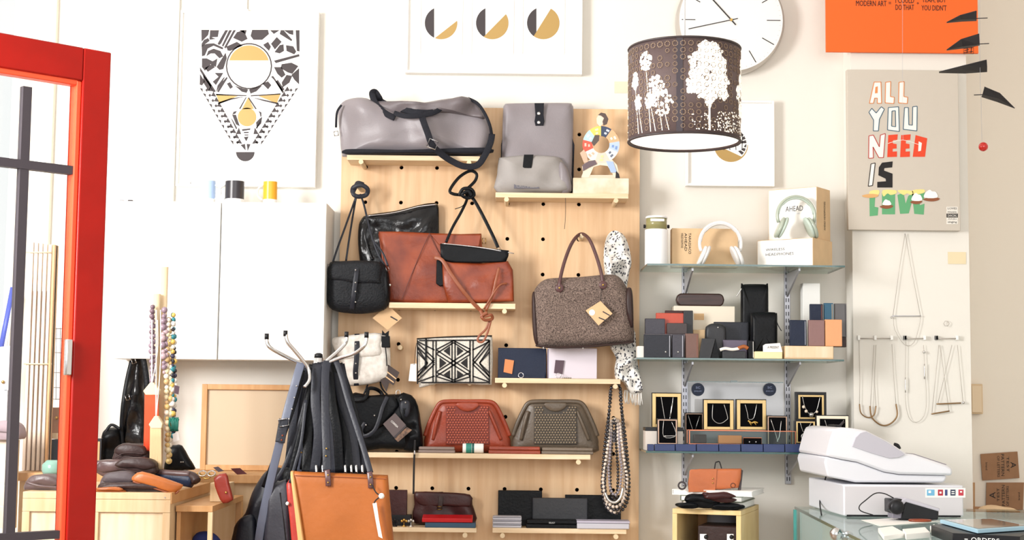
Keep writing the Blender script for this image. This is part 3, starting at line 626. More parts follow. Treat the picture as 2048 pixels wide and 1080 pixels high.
for px, lb_ in ((1042, 'small silver ring lying in front of the navy wallet'), (1117, 'small silver ring lying in front of the pale lilac wallet')):
    q = P(px, 748, YB - .1); tag(part('finger_ring', MB().tube([(q.x + .009 * math.cos(a * PI / 8), YB - .1 + .003 * math.sin(a * PI / 8), z4 + .0105 + .009 * math.sin(a * PI / 8)) for a in range(16)], .003, n=6, closed=True), CHROME, smooth=True), lb_, 'ring')
tag(part('coiled_chain', MB().tube([(P(1125 + 18 * t / 30, 750, YB - .1).x, YB - .1 + .006 * math.sin(t), z4 + .003) for t in range(30)], .004), SILVER, smooth=True), 'small coil of silver chain on the shelf before the pale wallet', 'chain')
# black briefcase
z5 = SZ['s5']; Y5 = YB - .065
D = thing('briefcase_bag', 'black leather briefcase with top handle and shoulder strap standing on long shelf', 'bag', P(760, 905, Y5))
part('body', MB().puff([(690, 792), (740, 791), (800, 788), (825, 792), (832, 820), (838, 860), (838, 903), (760, 905), (690, 905)], Y5, .04, .8, k=2, p=12, wr=.012, ws=12, seed=4, zb=z5), BLACK, D, smooth=True)
part('flap', MB().puff([(692, 793), (760, 791), (790, 790), (800, 810), (770, 850), (735, 870), (700, 875), (692, 850)], Y5 - .03, .018, .3, k=1, p=14), BLACK, D, smooth=True)
part('gusset', MB().puff([(795, 790), (822, 790), (836, 812), (842, 850), (846, 890), (840, 903), (808, 904), (806, 850)], Y5 - .008, .04, .8, k=2, p=7, wr=.03, ws=24, seed=2, zb=z5 + .002), BLACK, D, smooth=True)
part('handle', MB().ptube([(706, 801, Y5 - .05), (725, 800, Y5 - .055), (734, 790, Y5 - .05), (737, 778, Y5 - .03), (748, 777, Y5 - .02), (760, 783, Y5), (766, 792, Y5)], .013, .006), BLACK, D, smooth=True)
part('shoulder_strap', MB().ptube([(775, 793, Y5 - .05), (765, 815, Y5 - .06), (758, 840, Y5 - .065), (748, 862, Y5 - .065), (730, 872, Y5 - .06), (722, 862, Y5 - .055), (730, 845, Y5 - .055)], .014, .004), SLATE, D, smooth=True)
part('strap_loop', MB().ptube([(727, 790, Y5), (735, 770, Y5), (737, 755, Y5)], .006, .003), BLACK, D, smooth=True)
part('strap_loop', MB().ptube([(760, 756, Y5), (763, 775, Y5), (775, 790, Y5)], .006, .003), BLACK, D, smooth=True)
part('side_pocket', MB().puff([(800, 805), (810, 800), (820, 805), (820, 825), (812, 835), (800, 825)], Y5 - .05, .01, .5, k=3), SLATE, D, smooth=True)
for px, py in ((707, 802), (749, 831), (732, 850), (802, 799), (811, 805)): part('stud', MB().ball(P(px, py, Y5 - .062), .003, 8, 5), SILVER, D, smooth=True)
part('top_ring', MB().ptube([(792, 790, Y5 - .01), (793, 782, Y5 - .01), (799, 781, Y5 - .01), (801, 790, Y5 - .01)], .003), SILVER, D, smooth=True)
D = card_tag('swing_tag', 'grey brown printed tag hanging on the black briefcase', [(790, 826), (812, 850), (787, 874), (766, 848)], Y5 - .07, mat('taupe_card', '#584b4b', .6), [[(811, 850), (813, 853), (790, 877), (787, 874)]])
part('photo_strip', MB().ppoly([(814, 854), (824, 860), (796, 884), (789, 877)], Y5 - .069, .001), mat('photo_print', '#8d6b53', .6, col2='#3c2e2c', vs=60), D)
ca = math.radians(43)
c0 = P(781, 843, Y5 - .0712); text('CORREIA', PAPER, D, c0, (math.cos(ca), 0, -math.sin(ca)), (math.sin(ca), 0, math.cos(ca)), .033, .007)
# woven clutches (frame clutch)
def woven(x0, lab, m, md, dark):
    s_ = 1; X = lambda v: x0 + v
    D = thing('frame_clutch', lab, 'clutch', P(x0 + 85, 893, YB - .06), 'woven leather frame clutches')
    yy = YB - .05
    part('body', MB().puff([(X(0), 878), (X(3), 862), (X(20), 822), (X(28), 806), (X(40), 800), (X(85), 799), (X(130), 800), (X(142), 806), (X(152), 822), (X(170), 862), (X(173), 878), (X(166), 892), (X(85), 893), (X(8), 892)], yy, .032, .6, k=3, p=4, wr=.006, ws=11, seed=int(x0), zb=z5), m, D, smooth=True)
    part('frame', MB().ptube([(X(2), 872, yy - .008), (X(10), 848, yy - .013), (X(24), 818, yy - .016), (X(33), 806, yy - .018), (X(48), 803, yy - .02), (X(85), 803, yy - .02), (X(122), 803, yy - .02), (X(138), 806, yy - .018), (X(148), 818, yy - .016), (X(162), 848, yy - .013), (X(171), 872, yy - .008)], .0155, .013, n=12), m, D, smooth=True)
    for ss in (0, 1):
        a = 44 if ss == 0 else 130
        part('pleat', MB().ptube([(X(a + (0 if ss else -12)), 822, yy - .03), (X(a + (12 if ss else -20)), 850, yy - .034), (X(a + (24 if ss else -26)), 880, yy - .026)], .012, .010), m, D, smooth=True)
    pn = part('woven_panel', MB().ppoly([(X(44), 812), (X(129), 812), (X(131), 889), (X(44), 889)], yy - .0355, .01), md, D, bevel=.002)
    wv = MB(); n = 0
    for r in range(15):
        for c_ in range(15):
            px = X(47 + c_ * 5.7 + (r % 2) * 2.8); py = 815 + r * 5
            if px > X(128) or (r < 3 and 62 < px - x0 < 110 - r * 3): continue
            q = P(px, py, yy - .037); wv.ball(q, .0042, 6, 4, .75)
    part('weave', wv, dark, pn, smooth=True, kind='stuff')
    part('tab', MB().puff([(X(66), 806), (X(108), 806), (X(103), 818), (X(87), 823), (X(71), 818)], yy - .042, .005, .5, k=3), m, D, smooth=True)
    return D
woven(848, 'rust red leather frame clutch with a woven front panel', RUST, mat('rust_dark', '#7a2a1a', .5), mat('rust_weave', '#b8604a', .35))
woven(1024, 'olive brown leather frame clutch with a woven front panel', OLIVE, mat('olive_dark', '#3d342a', .5), mat('olive_weave', '#8b7b66', .35))
# flat wallets lying on shelf 5
def flat(name, label, x0, x1, y0, y1, Y, d, m, zb, cat='wallet', n=1, bevel=.003, **k):
    D = thing(name, label, cat, P((x0 + x1) / 2, y1, Y)); a, b = P(x0, y1, Y).x, P(x1, y1, Y).x
    h = (P(x0, y0, Y).z - P(x0, y1, Y).z) / n
    for i in range(n): part('layer' if n > 1 else 'body', MB().box(a + .002 * (i % 2), b - .002 * (i % 2), Y, Y + d, zb + i * h, zb + (i + 1) * h - .0006), m, D, bevel=min(bevel, h * .4))
    return D, zb + n * h
GRL = mat('grey_brown_leather', '#8b7870', .4, bump=.2, bs=100)
flat('flat_wallet', 'grey brown wallet lying in front of the rust clutch', 836, 910, 893, 906, SF + .002, .035, GRL, z5, n=2)
flat('flat_wallet', 'pair of rust red wallets lying between the two woven clutches', 977, 1081, 891, 906, SF + .002, .035, RUST, z5, n=2)
flat('flat_wallet', 'olive brown wallet lying in front of the olive clutch', 1083, 1187, 893, 907, SF + .002, .035, mat('mid_olive', '#6f6153', .4, bump=.2, bs=100), z5, n=2)
D = thing('small_tin', 'small oval teal and white tin between the flat wallets', 'tin', P(946, 906, SF + .01))
a, b = P(925, 900, SF + .01).x, P(967, 900, SF + .01).x; mx = (a + b) / 2
part('body', MB().lathe([(.0165, 0), (.017, .004), (.017, b - a - .004), (.0165, b - a)], (a, SF + .03, z5 + .0175), 20, 'x'), PAPER, D, smooth=True)
part('label_band', MB().lathe([(.0174, 0), (.0174, .02)], (a + .012, SF + .03, z5 + .0175), 20, 'x', False), mat('teal_print', '#2f8a7c', .5), D)
part('label_band', MB().lathe([(.0175, 0), (.0175, .008)], (a + .033, SF + .03, z5 + .0175), 20, 'x', False), mat('dark_teal', '#1e5c56', .5), D)
q = P(829, 905, SF - .003)
D = thing('lace', 'dark leather cord with metal end hanging over the long shelf edge', 'cord', P(828, 990, SF - .01))
part('cord', MB().ptube([(830, 880, SF - .01), (829, 905, SF - .008), (828, 930, SF - .008), (827, 988, SF - .008)], .007, .004), INKB, D, smooth=True)
part('metal_end', MB().ptube([(829, 901, SF - .014), (829, 909, SF - .014)], .006), CHROME, D, smooth=True)
# bead necklaces
def beads(pts, r, m, mb=None, step=None):
    mb = mb or MB(); p = catmull([P(*q) for q in pts], 10); step = step or r * 2.05; acc = 0; mb.ball(p[0], r, 7, 5)
    for i in range(1, len(p)):
        d = (p[i] - p[i - 1]).length; acc += d
        while acc >= step: acc -= step; mb.ball(p[i].lerp(p[i - 1], acc / max(d, 1e-6)), r, 7, 5)
    return mb
PRL = mat('pale_pearl', '#d9c9bb', .2, coat=.6); PRD = mat('dark_pearl', '#1b1b24', .15, coat=.8); PRG = mat('grey_pearl', '#8e8790', .2, coat=.6)
D = thing('bead_necklaces', 'bundle of long black and pale bead necklaces hanging at the pegboard edge', 'necklace', P(1228, 1030, YB - .1))
Yn = YB - .095
def loop(cx, top, bot, wt, wb, r, m, dy=0, nm='bead_strand'):
    pts = [(cx - wb, bot - 55, Yn - dy), (cx - wb * .8, (top + bot) / 2, Yn - dy), (cx - wt, top + 45, Yn - dy), (cx - wt * .8, top + 12, Yn), (cx, top, Yn + .005), (cx + wt * .8, top + 12, Yn), (cx + wt, top + 45, Yn - dy), (cx + wb * .8, (top + bot) / 2, Yn - dy), (cx + wb, bot - 55, Yn - dy), (cx + wb * .75, bot - 15, Yn - dy), (cx, bot, Yn - dy - .005), (cx - wb * .75, bot - 15, Yn - dy), (cx - wb, bot - 55, Yn - dy)]
    part(nm, beads(pts, r, m), m, D, smooth=True, kind='stuff')
loop(1231, 765, 1026, 11, 27, .0068, PRD, .015)
loop(1231, 766, 1020, 12, 22, .0062, PRD, .03)
loop(1230, 838, 1014, 13, 24, .0066, PRL, .03)
loop(1229, 840, 1024, 8, 20, .0066, PRL, .02)
loop(1230, 842, 990, 9, 13, .0052, PRG, .035)
loop(1228, 838, 1000, 4, 8, .006, PRD, .01)
part('silver_strand', MB().ptube([(1210, 985, Yn - .05), (1217, 1000, Yn - .055), (1230, 1005, Yn - .055), (1241, 995, Yn - .055), (1246, 975, Yn - .05)], .010), SILVER, D, smooth=True)
part('metal_charm', MB().ppoly([(1222, 862), (1233, 858), (1239, 868), (1235, 884), (1224, 886)], Yn + .01, .005), PRG, D, bevel=.001)
# ---- bottom left shelf
z6 = SZ['s6']
D = wallet('document_wallet', 'tall maroon leather wallet behind the orange tote', 775, 980, 814, 1030, YB - .05, .02, MAROON, z6 + .02, seam=None)
tag(part('riser_box', MB().pbox(772, 1030, 822, 1055, YB - .06, .05, z6), BLKP, bevel=.002), 'dark riser box under the tall maroon wallet', 'box')
o_ = D
Y6 = YB - .02
D = thing('satchel', 'maroon brown leather satchel with flap strap behind the red notebook', 'bag', P(886, 1050, Y6))
part('body', MB().puff([(828, 986), (840, 983), (900, 985), (940, 990), (945, 1010), (950, 1050), (880, 1053), (832, 1050), (825, 1030), (829, 1010)], Y6, .022, .6, k=3, p=6, wr=.012, ws=18, seed=3, zb=z6), MAROON, D, smooth=True)
part('flap', MB().puff([(829, 985), (880, 984), (940, 989), (943, 1005), (938, 1014), (890, 1012), (860, 1014), (838, 1008)], Y6 - .018, .01, .3, k=2, p=7), MAROON, D, smooth=True)
s_ = part('strap', MB().ptube([(882, 984, Y6 - .02), (882, 1000, Y6 - .030), (880, 1018, Y6 - .030)], .016, .004), BROWN, D, smooth=True)
q = P(879, 1016, Y6 - .034); part('buckle', ring(MB(), q, .015, .011, .003, Y6 - .034), BRASS, s_, smooth=True)
DP = 0.075
def tilted(name, label, cat, x0, x1, yb, yf0, yf1, Y, d, m, zb, tilt=.12, group=None):
    # closed book lying with its back edge raised
    D = thing(name, label, cat, P((x0 + x1) / 2, yf1, Y), group)
    a, b = P(x0, yf1, Y).x, P(x1, yf1, Y).x; h = abs(P(x0, yf0, Y).z - P(x0, yf1, Y).z); R = Matrix.Rotation(tilt, 3, 'X')
    c = Vector(((a + b) / 2, Y, zb)) + R @ Vector((0, d / 2, h / 2)); part('body', MB().obox(c, (b - a, d, h), R), m, D, bevel=.0015)
    return D
D = tag(tilted('notebook', '', 'notebook', 850, 951, 0, 1045, 1055, SF + .002, .06, mat('blue_cover', '#1f4560', .4), z6 + .0005, 0.0), 'dark blue notebook lying under the red one', 'notebook')
h_ = abs(P(0, 1045, SF).z - P(0, 1055, SF).z)
D = tag(tilted('notebook', '', 'notebook', 844, 945, 0, 1036, 1044, SF, .06, mat('red_cover', '#c0101a', .35), z6 + h_ + .0015, 0.16), 'bright red notebook on top of the dark blue one', 'notebook')
for i, (px, m_, lab) in enumerate(((790, BLKP, 'small dark earring stand on the low shelf beside the tote'), (808, BRASS, 'small brass earring stand on the low shelf'), (822, SILVER, 'small silver bead cluster on the low shelf'))):
    q = P(px, 1050, SF + .03); D = thing('earring_stand', lab, 'jewellery', (q.x, SF + .03, z6))
    part('base', MB().lathe([(.008, 0), (.008, .003), (.002, .005), (.002, .018)], (q.x, SF + .03, z6), 12), m_, D, smooth=True)
    for j in range(3): part('bead', MB().ball((q.x + (j - 1) * .008, SF + .028, z6 + .02 + .004 * (j % 2)), .005, 8, 6), m_, D, smooth=True)
# ---- bottom right shelf
z7 = SZ['s7']
D = wallet('folio_case', 'black leather folio case at the left end of the low shelf', 996, 981, 1084, 1053, YB - .03, .012, BLACK, z7)
D2 = wallet('folio_case', 'black leather folio case behind the bead necklaces', 1130, 990, 1242, 1040, YB - .03, .012, BLACK, z7)
D = wallet('open_wallet', 'large open black wallet standing in the middle of the low shelf', 1065, 996, 1175, 1038, YB - .055, .012, mat('soft_black', '#25262b', .5, bump=.2, bs=90), z7)
q0, q1 = P(1066, 1000, YB - .06), P(1174, 1000, YB - .06)
for q in (q0, q1): part('edge_binding', MB().box(q.x - .0008, q.x + .0008, YB - .0605, YB - .058, z7 + .02, z7 + .1), SLATE, D)
D, zt = flat('flat_wallet', 'black flap of the open wallet lying flat', 1052, 1155, 1040, 1057, SF + .003, .06, BLACK, z7, 'wallet', 2)
D['label'] = 'thick black wallet lying flat in front of the open one'
ptext('BELLROY', SILVER, D, 1098, 1044, 1110, 1047, SF + .002)
GB_ = mat('grey_book', '#bdbcc6', .5)
zc = z7
for i, lab in enumerate(('lowest pale grey booklet of three on the low shelf', 'middle pale grey booklet of three on the low shelf', 'topmost pale grey booklet of three on the low shelf')):
    D, zc = flat('booklet', lab, 985, 1043, 1049.5, 1057, SF + .003, .07, GB_, zc + .0002, 'booklet')
    part('pages', MB().box(P(986, 1050, SF).x, P(1042, 1050, SF).x, SF + .0015, SF + .0029, zc - .004, zc - .0025), BLKP, D)
    D['group'] = 'pale grey booklets'
D, zc = flat('gift_box', 'flat pale grey box below the bead necklaces', 1154, 1259, 1045, 1057, SF - .006, .08, GB_, z7, 'box')
part('lid', MB().box(P(1154, 1050, SF).x - .001, P(1259, 1050, SF).x + .001, SF - .008, SF + .075, zc, zc + .007), mat('grey_lid', '#b4afc0', .5), D, bevel=.001)
# ================================================================ framed pictures, clock
def frame(name, label, x0, y0, x1, y1, Y, d, w, cat='picture', tilt=0):
    D = thing(name, label, cat, P((x0 + x1) / 2, y1, Y)); xs = (P(x0, (y0 + y1) / 2, Y).x, P(x1, (y0 + y1) / 2, Y).x); zs = (P((x0 + x1) / 2, y1, Y).z, P((x0 + x1) / 2, y0, Y).z)
    m = MB(); a, b = xs; e, g = zs
    for bx in ((a, a + w, e, g), (b - w, b, e, g), (a + w, b - w, e, e + w), (a + w, b - w, g - w, g)): part('frame_side', MB().box(bx[0], bx[1], Y, Y + d, bx[2], bx[3]), FRAMEW, D, bevel=.001)
    part('mount', MB().box(a + w, b - w, Y + .012, Y + .016, e + w, g - w), PAPER, D)
    return D, Y + .0116
# big geometric print
Yf = YW - .035
D, yp = frame('framed_print', 'large white framed black and gold geometric head print above the wall cabinets', 356, 22, 634, 373, Yf, .035, .008)
def zq(pts): return [(330 + x / 2.572, y / 2.572) for x, y in pts]
dk = MB(); gd = MB(); wt = MB()
shards = [[(187, 153), (228, 153), (222, 180), (188, 215)], [(188, 225), (200, 205), (222, 195), (230, 210), (200, 232), (188, 240)], [(232, 155), (278, 155), (272, 190), (240, 192), (262, 200), (228, 205)],
 [(310, 155), (325, 155), (288, 225), (278, 232), (270, 225)], [(330, 155), (345, 155), (300, 240), (292, 235)], [(352, 155), (365, 155), (312, 250), (304, 244)], [(370, 165), (405, 155), (425, 200), (395, 215), (350, 195)],
 [(380, 155), (420, 155), (415, 175)], [(448, 153), (530, 153), (535, 175), (500, 205), (455, 205), (440, 185)], [(540, 155), (590, 155), (560, 175)], [(595, 155), (610, 155), (655, 205), (650, 212), (590, 175)], [(610, 155), (660, 155), (660, 180), (640, 175)],
 [(672, 155), (692, 155), (692, 265), (678, 262)], [(188, 235), (215, 225), (250, 222), (300, 245), (296, 255), (250, 235), (220, 250), (205, 285), (190, 290)], [(212, 290), (222, 262), (250, 250), (285, 262), (300, 290), (280, 300), (255, 275), (235, 275)],
 [(190, 300), (215, 300), (245, 315), (270, 300), (262, 345), (235, 330), (205, 365), (190, 345)], [(280, 320), (312, 270), (318, 300), (300, 355), (280, 360), (265, 345)], [(315, 240), (370, 215), (400, 235), (335, 262), (322, 260)],
 [(205, 350), (240, 330), (258, 345), (220, 370)], [(180, 345), (262, 470), (250, 475), (180, 365)], [(180, 380), (205, 420), (190, 440), (178, 435)], [(195, 380), (240, 440), (225, 470), (200, 430)], [(255, 375), (300, 375), (262, 438), (245, 420), (275, 395)],
 [(270, 440), (300, 400), (310, 395), (262, 478)], [(505, 230), (530, 215), (545, 240), (535, 262), (512, 240)], [(545, 225), (575, 190), (600, 215), (565, 255)], [(563, 268), (590, 232), (610, 228), (612, 262), (590, 275)],
 [(625, 262), (622, 232), (660, 238), (675, 265), (665, 280)], [(560, 312), (690, 278), (692, 290), (570, 325)], [(600, 330), (650, 322), (686, 340), (655, 380), (630, 372), (595, 350)], [(560, 345), (600, 345), (620, 385), (600, 400), (578, 380)],
 [(625, 385), (655, 390), (640, 425), (605, 450), (600, 425)], [(650, 385), (690, 350), (690, 435), (665, 410)], [(580, 410), (600, 440), (615, 460), (600, 470), (570, 420)], [(318, 395), (295, 420), (268, 470), (276, 476), (322, 402)], [(545, 395), (560, 410), (605, 480), (612, 472), (556, 390)],
 [(318, 430), (335, 422), (350, 448), (335, 458)], [(500, 430), (530, 418), (547, 438), (530, 460)], [(358, 440), (400, 455), (428, 460), (420, 478), (395, 472)], [(432, 460), (500, 440), (470, 470), (440, 482)],
 [(262, 482), (420, 490), (418, 495), (262, 490)], [(440, 490), (595, 480), (595, 486), (442, 496)], [(270, 528), (340, 505), (420, 496), (345, 512), (275, 536)], [(445, 500), (520, 515), (585, 530), (575, 536), (500, 518)],
 [(420, 500), (388, 560), (380, 560), (415, 500)], [(432, 500), (472, 560), (465, 562), (428, 505)], [(345, 590), (365, 590), (385, 650), (365, 640)], [(468, 630), (485, 612), (500, 600), (495, 635), (472, 660)], [(365, 690), (380, 655), (392, 690)], [(455, 690), (462, 655), (482, 690)],
 [(388, 745), (412, 740), (415, 775)], [(420, 740), (440, 742), (425, 778)], [(405, 705), (430, 702), (418, 728)], [(395, 665), (440, 660), (438, 668), (398, 674)], [(405, 678), (432, 678), (430, 684), (406, 685)], [(408, 692), (430, 692), (428, 697), (410, 697)],
 [(480, 570), (496, 578), (496, 600), (490, 600), (488, 585)], [(352, 575), (370, 570), (362, 585), (346, 590)], [(335, 600), (350, 620), (372, 660), (365, 665)], [(500, 608), (480, 640), (466, 660), (474, 662)]]
for s_ in shards: dk.ppoly(zq(s_), yp)
def disc(mb, cx, cy, r, a0=0, a1=360, n=30): 
    mb.ppoly(zq([(cx + r * math.cos(math.radians(a0 + (a1 - a0) * i / n)), cy - r * math.sin(math.radians(a0 + (a1 - a0) * i / n))) for i in range(n + (0 if a1 - a0 == 360 else 1))]), yp)
for i in range(30):                               # ring outline of the big circle
    a0, a1 = 2 * PI * i / 30, 2 * PI * (i + 1) / 30
    dk.ppoly(zq([(432 + r * math.cos(a), 340 + r * math.sin(a)) for r, a in ((112, a0), (112, a1), (119, a1), (119, a0))]), yp)
disc(gd, 432, 338, 105, 15, 165, 20)
gd.ppoly(zq([(262, 484), (375, 494), (280, 534)]), yp); gd.ppoly(zq([(480, 494), (595, 482), (575, 532)]), yp)
gd.ppoly(zq([(428, 500), (458, 560), (395, 562)]), yp); disc(gd, 422, 602, 48, 0, 360, 24)
disc(dk, 413, 782, 48, 180, 360, 16)
for sx, xa, ya, xb, yb in ((1, 192, 452, 365, 748), (-1, 672, 452, 480, 748)):   # lattice bands
    n_ = 11
    for i in range(n_):
        t0, t1 = i / n_, (i + 1) / n_; ax, ay = xa + (xb - xa) * t0, ya + (yb - ya) * t0; bx_, by_ = xa + (xb - xa) * t1, ya + (yb - ya) * t1
        w_ = 42 - 10 * t0
        dk.ppoly(zq([(ax - sx * 14, ay), (ax + sx * 2, ay + 4), (bx_ - sx * 13, by_ - 3)]), yp); dk.ppoly(zq([(ax + sx * w_, ay - 8), (bx_ + sx * w_, by_ - 8), (ax + sx * (w_ - 12), by_ - 12)]), yp)
        mx_, my_ = (ax + bx_) / 2 + sx * 15, (ay + by_) / 2 - 2; dk.ppoly(zq([(mx_, my_ - 9), (mx_ + 8, my_), (mx_, my_ + 9), (mx_ - 8, my_)]), yp)
part('dark_print', dk, INK, D, kind='stuff'); part('gold_print', gd, GOLDP, D, kind='stuff')
ptext('V', INK, D, 379, 362, 383, 369, yp)
# triple frame
D, yp = frame('triple_frame', 'wide white frame holding three prints of part-gold circles', 812, -120, 1165, 147, YW - .04, .04, .01)
def pc(mb, cx, cy, r, a0, a1, n=20, Y=yp): mb.ppoly([(cx + r * math.cos(math.radians(a0 + (a1 - a0) * i / n)), cy - r * math.sin(math.radians(a0 + (a1 - a0) * i / n))) for i in range(n + 1)], Y)
for cx_, g0, g1 in ((882, -112, 8), (984.5, -122, 33), (1086.5, -126, 62)):
    a, b = P(cx_ - 41, 100, yp).x, P(cx_ + 41, 100, yp).x; e, g = P(cx_, 108, yp).z, P(cx_, -70, yp).z
    for bx in ((a - .003, a, e, g), (b, b + .003, e, g), (a, b, e - .003, e)): part('mount_bevel', MB().box(bx[0], bx[1], yp - .002, yp, bx[2], bx[3]), CARDW, D)
    m1 = MB(); pc(m1, cx_ - 0, 46, 32.5, 0, 359); part('pale_circle', m1, mat('pale_print', '#e2e2de', .8), D)
    m2 = MB(); pc(m2, cx_, 46, 32.5, 115, 245, Y=yp - .0006); part('dark_segment', m2, INK, D)
    m3 = MB(); pc(m3, cx_, 46, 32.5, g0, g1, Y=yp - .0009); part('gold_segment', m3, GOLDP, D)
# small frame behind lamp
D, yp = frame('framed_print', 'small white framed round print half hidden behind the lampshade', 1372, 200, 1549, 372, YW - .035, .035, .009)
q_ = (1462, 290)
m1 = MB(); pc(m1, 1462, 290, 34, 180, 360, Y=yp); part('gold_print', m1, GOLDP, D)
m2 = MB(); pc(m2, 1462, 288, 33, -50, 180, Y=yp - .0006); part('pale_print', m2, PAPER, D)
m3 = MB()
for i in range(14):
    a0 = math.radians(-45 + i * 16); r0, r1 = 20 + (i % 3) * 3, 31
    m3.ppoly([(1462 + r * math.cos(a), 288 - r * math.sin(a)) for r, a in ((r0, a0), (r1, a0), (r1, a0 + .2), (r0 + 3, a0 + .2))], yp - .0009)
for i in range(10): m3.ppoly(ln(1440 + i * 5, 262 + (i % 2) * 6, 1448 + i * 4, 300 - (i % 3) * 8, 1.6), yp - .0009)
part('dark_print', m3, INK, D, kind='stuff')
# clock
cx_, cy_ = 1461, 42; Yc = YW - .05; c = P(cx_, cy_, Yc); r = 110 / F * Yc
D = thing('wall_clock', 'large round silver rimmed wall clock with thin hour marks', 'clock', (c.x, Yc, c.z - r))
part('rim', MB().lathe([(r * .955, .014), (r * .965, .004), (r, 0), (r, -.045)], (c.x, Yc, c.z), 64, 'y'), mat('silver_rim', '#c9c3bd', .3, .6), D, smooth=True)
part('face', MB().lathe([(r * .955, 0), (r * .955, -.003)], (c.x, Yc - .0145, c.z), 64, 'y'), mat('clock_face', '#e8e6e4', .5), D)
for h in range(12):
    a = PI / 6 * h; R = Matrix.Rotation(a, 3, 'Y'); part('hour_mark', MB().obox(Vector((c.x, Yc - .0152, c.z)) + R @ Vector((0, 0, r * .785)), (.0028, .0012, r * .25), R), INKB, D)
mm = MB()
for h in range(60):
    R = Matrix.Rotation(PI / 30 * h, 3, 'Y'); mm.obox(Vector((c.x, Yc - .015, c.z)) + R @ Vector((0, 0, r * .91)), (.001, .001, r * .02), R)
part('minute_marks', mm, STEEL, D, kind='stuff')
def hand(nm, x, y, tail, w):
    tx, tz = P(x, y, Yc).x - c.x, P(x, y, Yc).z - c.z; L = math.hypot(tx, tz); R = Matrix.Rotation(math.atan2(tx, tz), 3, 'Y')
    part(nm, MB().obox(Vector((c.x, Yc - .0175, c.z)) + R @ Vector((0, 0, (L - tail) / 2)), (w, .0015, L + tail), R), INKB, D)
hand('minute_hand', 1376, 60, .025, .0028); hand('hour_hand', 1421, -2, .025, .004)
part('hub', MB().lathe([(.005, 0), (.005, .004)], (c.x, Yc - .016, c.z), 14, 'y'), BRASS, D)
ptext('QUARTZ', STEEL, D, 1456, 79, 1473, 81, Yc - .0148)
# ================================================================ lamp
Yl = 4.25; cT = P(1367, 100, Yl); cB = P(1368.5, 283, Yl); rl = 113 / F * Yl
D = thing('pendant_lamp', 'cylindrical dark patterned pendant lampshade with white tree silhouettes', 'lamp', (cB.x, Yl, cB.z))
zt, zb = cT.z, cB.z - .002
SHD = mat('lampshade_brown', '#5d4d4c', .6, bump=.1, bs=300, emit=.02)
n_ = 64; vs = []; 
part('shade', MB().lathe([(rl, zb - cB.z), (rl, zt - cB.z), (rl - .004, zt - cB.z), (rl - .004, zb - cB.z), (rl, zb - cB.z)], (cB.x, Yl, cB.z), 64, caps=False), SHD, D, smooth=True)
def torus(R, z, w): return MB().tube([(cB.x + R * math.cos(2 * PI * i / 48), Yl + R * math.sin(2 * PI * i / 48), z) for i in range(48)], w, n=6, closed=True, nrm=(0, 0, 1))
part('rim', torus(rl, zt, .007), mat('rim_brown', '#352a2c', .5), D, smooth=True); part('rim', torus(rl, zb, .007), mat('rim_brown', '#352a2c', .5), D, smooth=True)
LITE = mat('lamp_diffuser', '#fffaf2', .6, emit=.9)
part('diffuser', MB().lathe([(rl - .006, 0), (rl - .006, .003)], (cB.x, Yl, zb + .004), 48), LITE, D)
part('cable', MB().tube([(cB.x, Yl, zt - .05), (cB.x, Yl, 3.59)], .006), WHITE, D, smooth=True)
part('lamp_holder', MB().lathe([(.018, 0), (.02, .03), (.012, .06)], (cB.x, Yl, zt - .09), 16), WHITE, D, smooth=True)
hh = zt - zb
def cyl(u, v):                                        # u = angle offset from the front in radians, v = 0..1 up the shade
    R = rl + .0012; return (cB.x + R * math.sin(u), Yl - R * math.cos(u), zb + hh * v)
def cpoly(mb, pts):
    n = len(pts); a = [Vector(cyl(*p)) for p in pts]; s_ = sum(p[0] for p in pts) / n; nn = Vector((math.sin(s_), -math.cos(s_), 0))
    mb.add([p + nn * .0003 for p in a] + [p - nn * .0009 for p in a], [tuple(range(n)), tuple(range(2 * n - 1, n - 1, -1))] + [(i, i + n, (i + 1) % n + n, (i + 1) % n) for i in range(n)])
rg = MB(); asp = hh / rl
for rw in range(13):
    for cc in range(46):
        if rnd.random() < .12: continue
        u = cc * 2 * PI / 46; v = .07 + rw * .072; ro = .052 * rnd.uniform(.75, 1.1)
        k = 8
        for j in range(k):
            a0, a1 = 2 * PI * j / k, 2 * PI * (j + .75) / k
            cpoly(rg, [(u + R_ * math.cos(a), v + R_ * math.sin(a) / asp) for R_, a in ((ro, a0), (ro, a1), (ro * .68, a1), (ro * .68, a0))])
part('ring_print', rg, mat('ring_print', '#8a7460', .7), D, kind='stuff')
tr = MB()
def blob(mb, u, v, s_, n=7):
    ph = rnd.random() * 6; cpoly(mb, [(u + s_ * rnd.uniform(.65, 1.2) * math.cos(ph + 2 * PI * i / n), v + s_ * rnd.uniform(.65, 1.2) * math.sin(ph + 2 * PI * i / n) / asp) for i in range(n)])
def branch(mb, u0, v0, u1, v1, w0, w1): cpoly(mb, [(u0 - w0, v0), (u0 + w0, v0), (u1 + w1, v1), (u1 - w1, v1)])
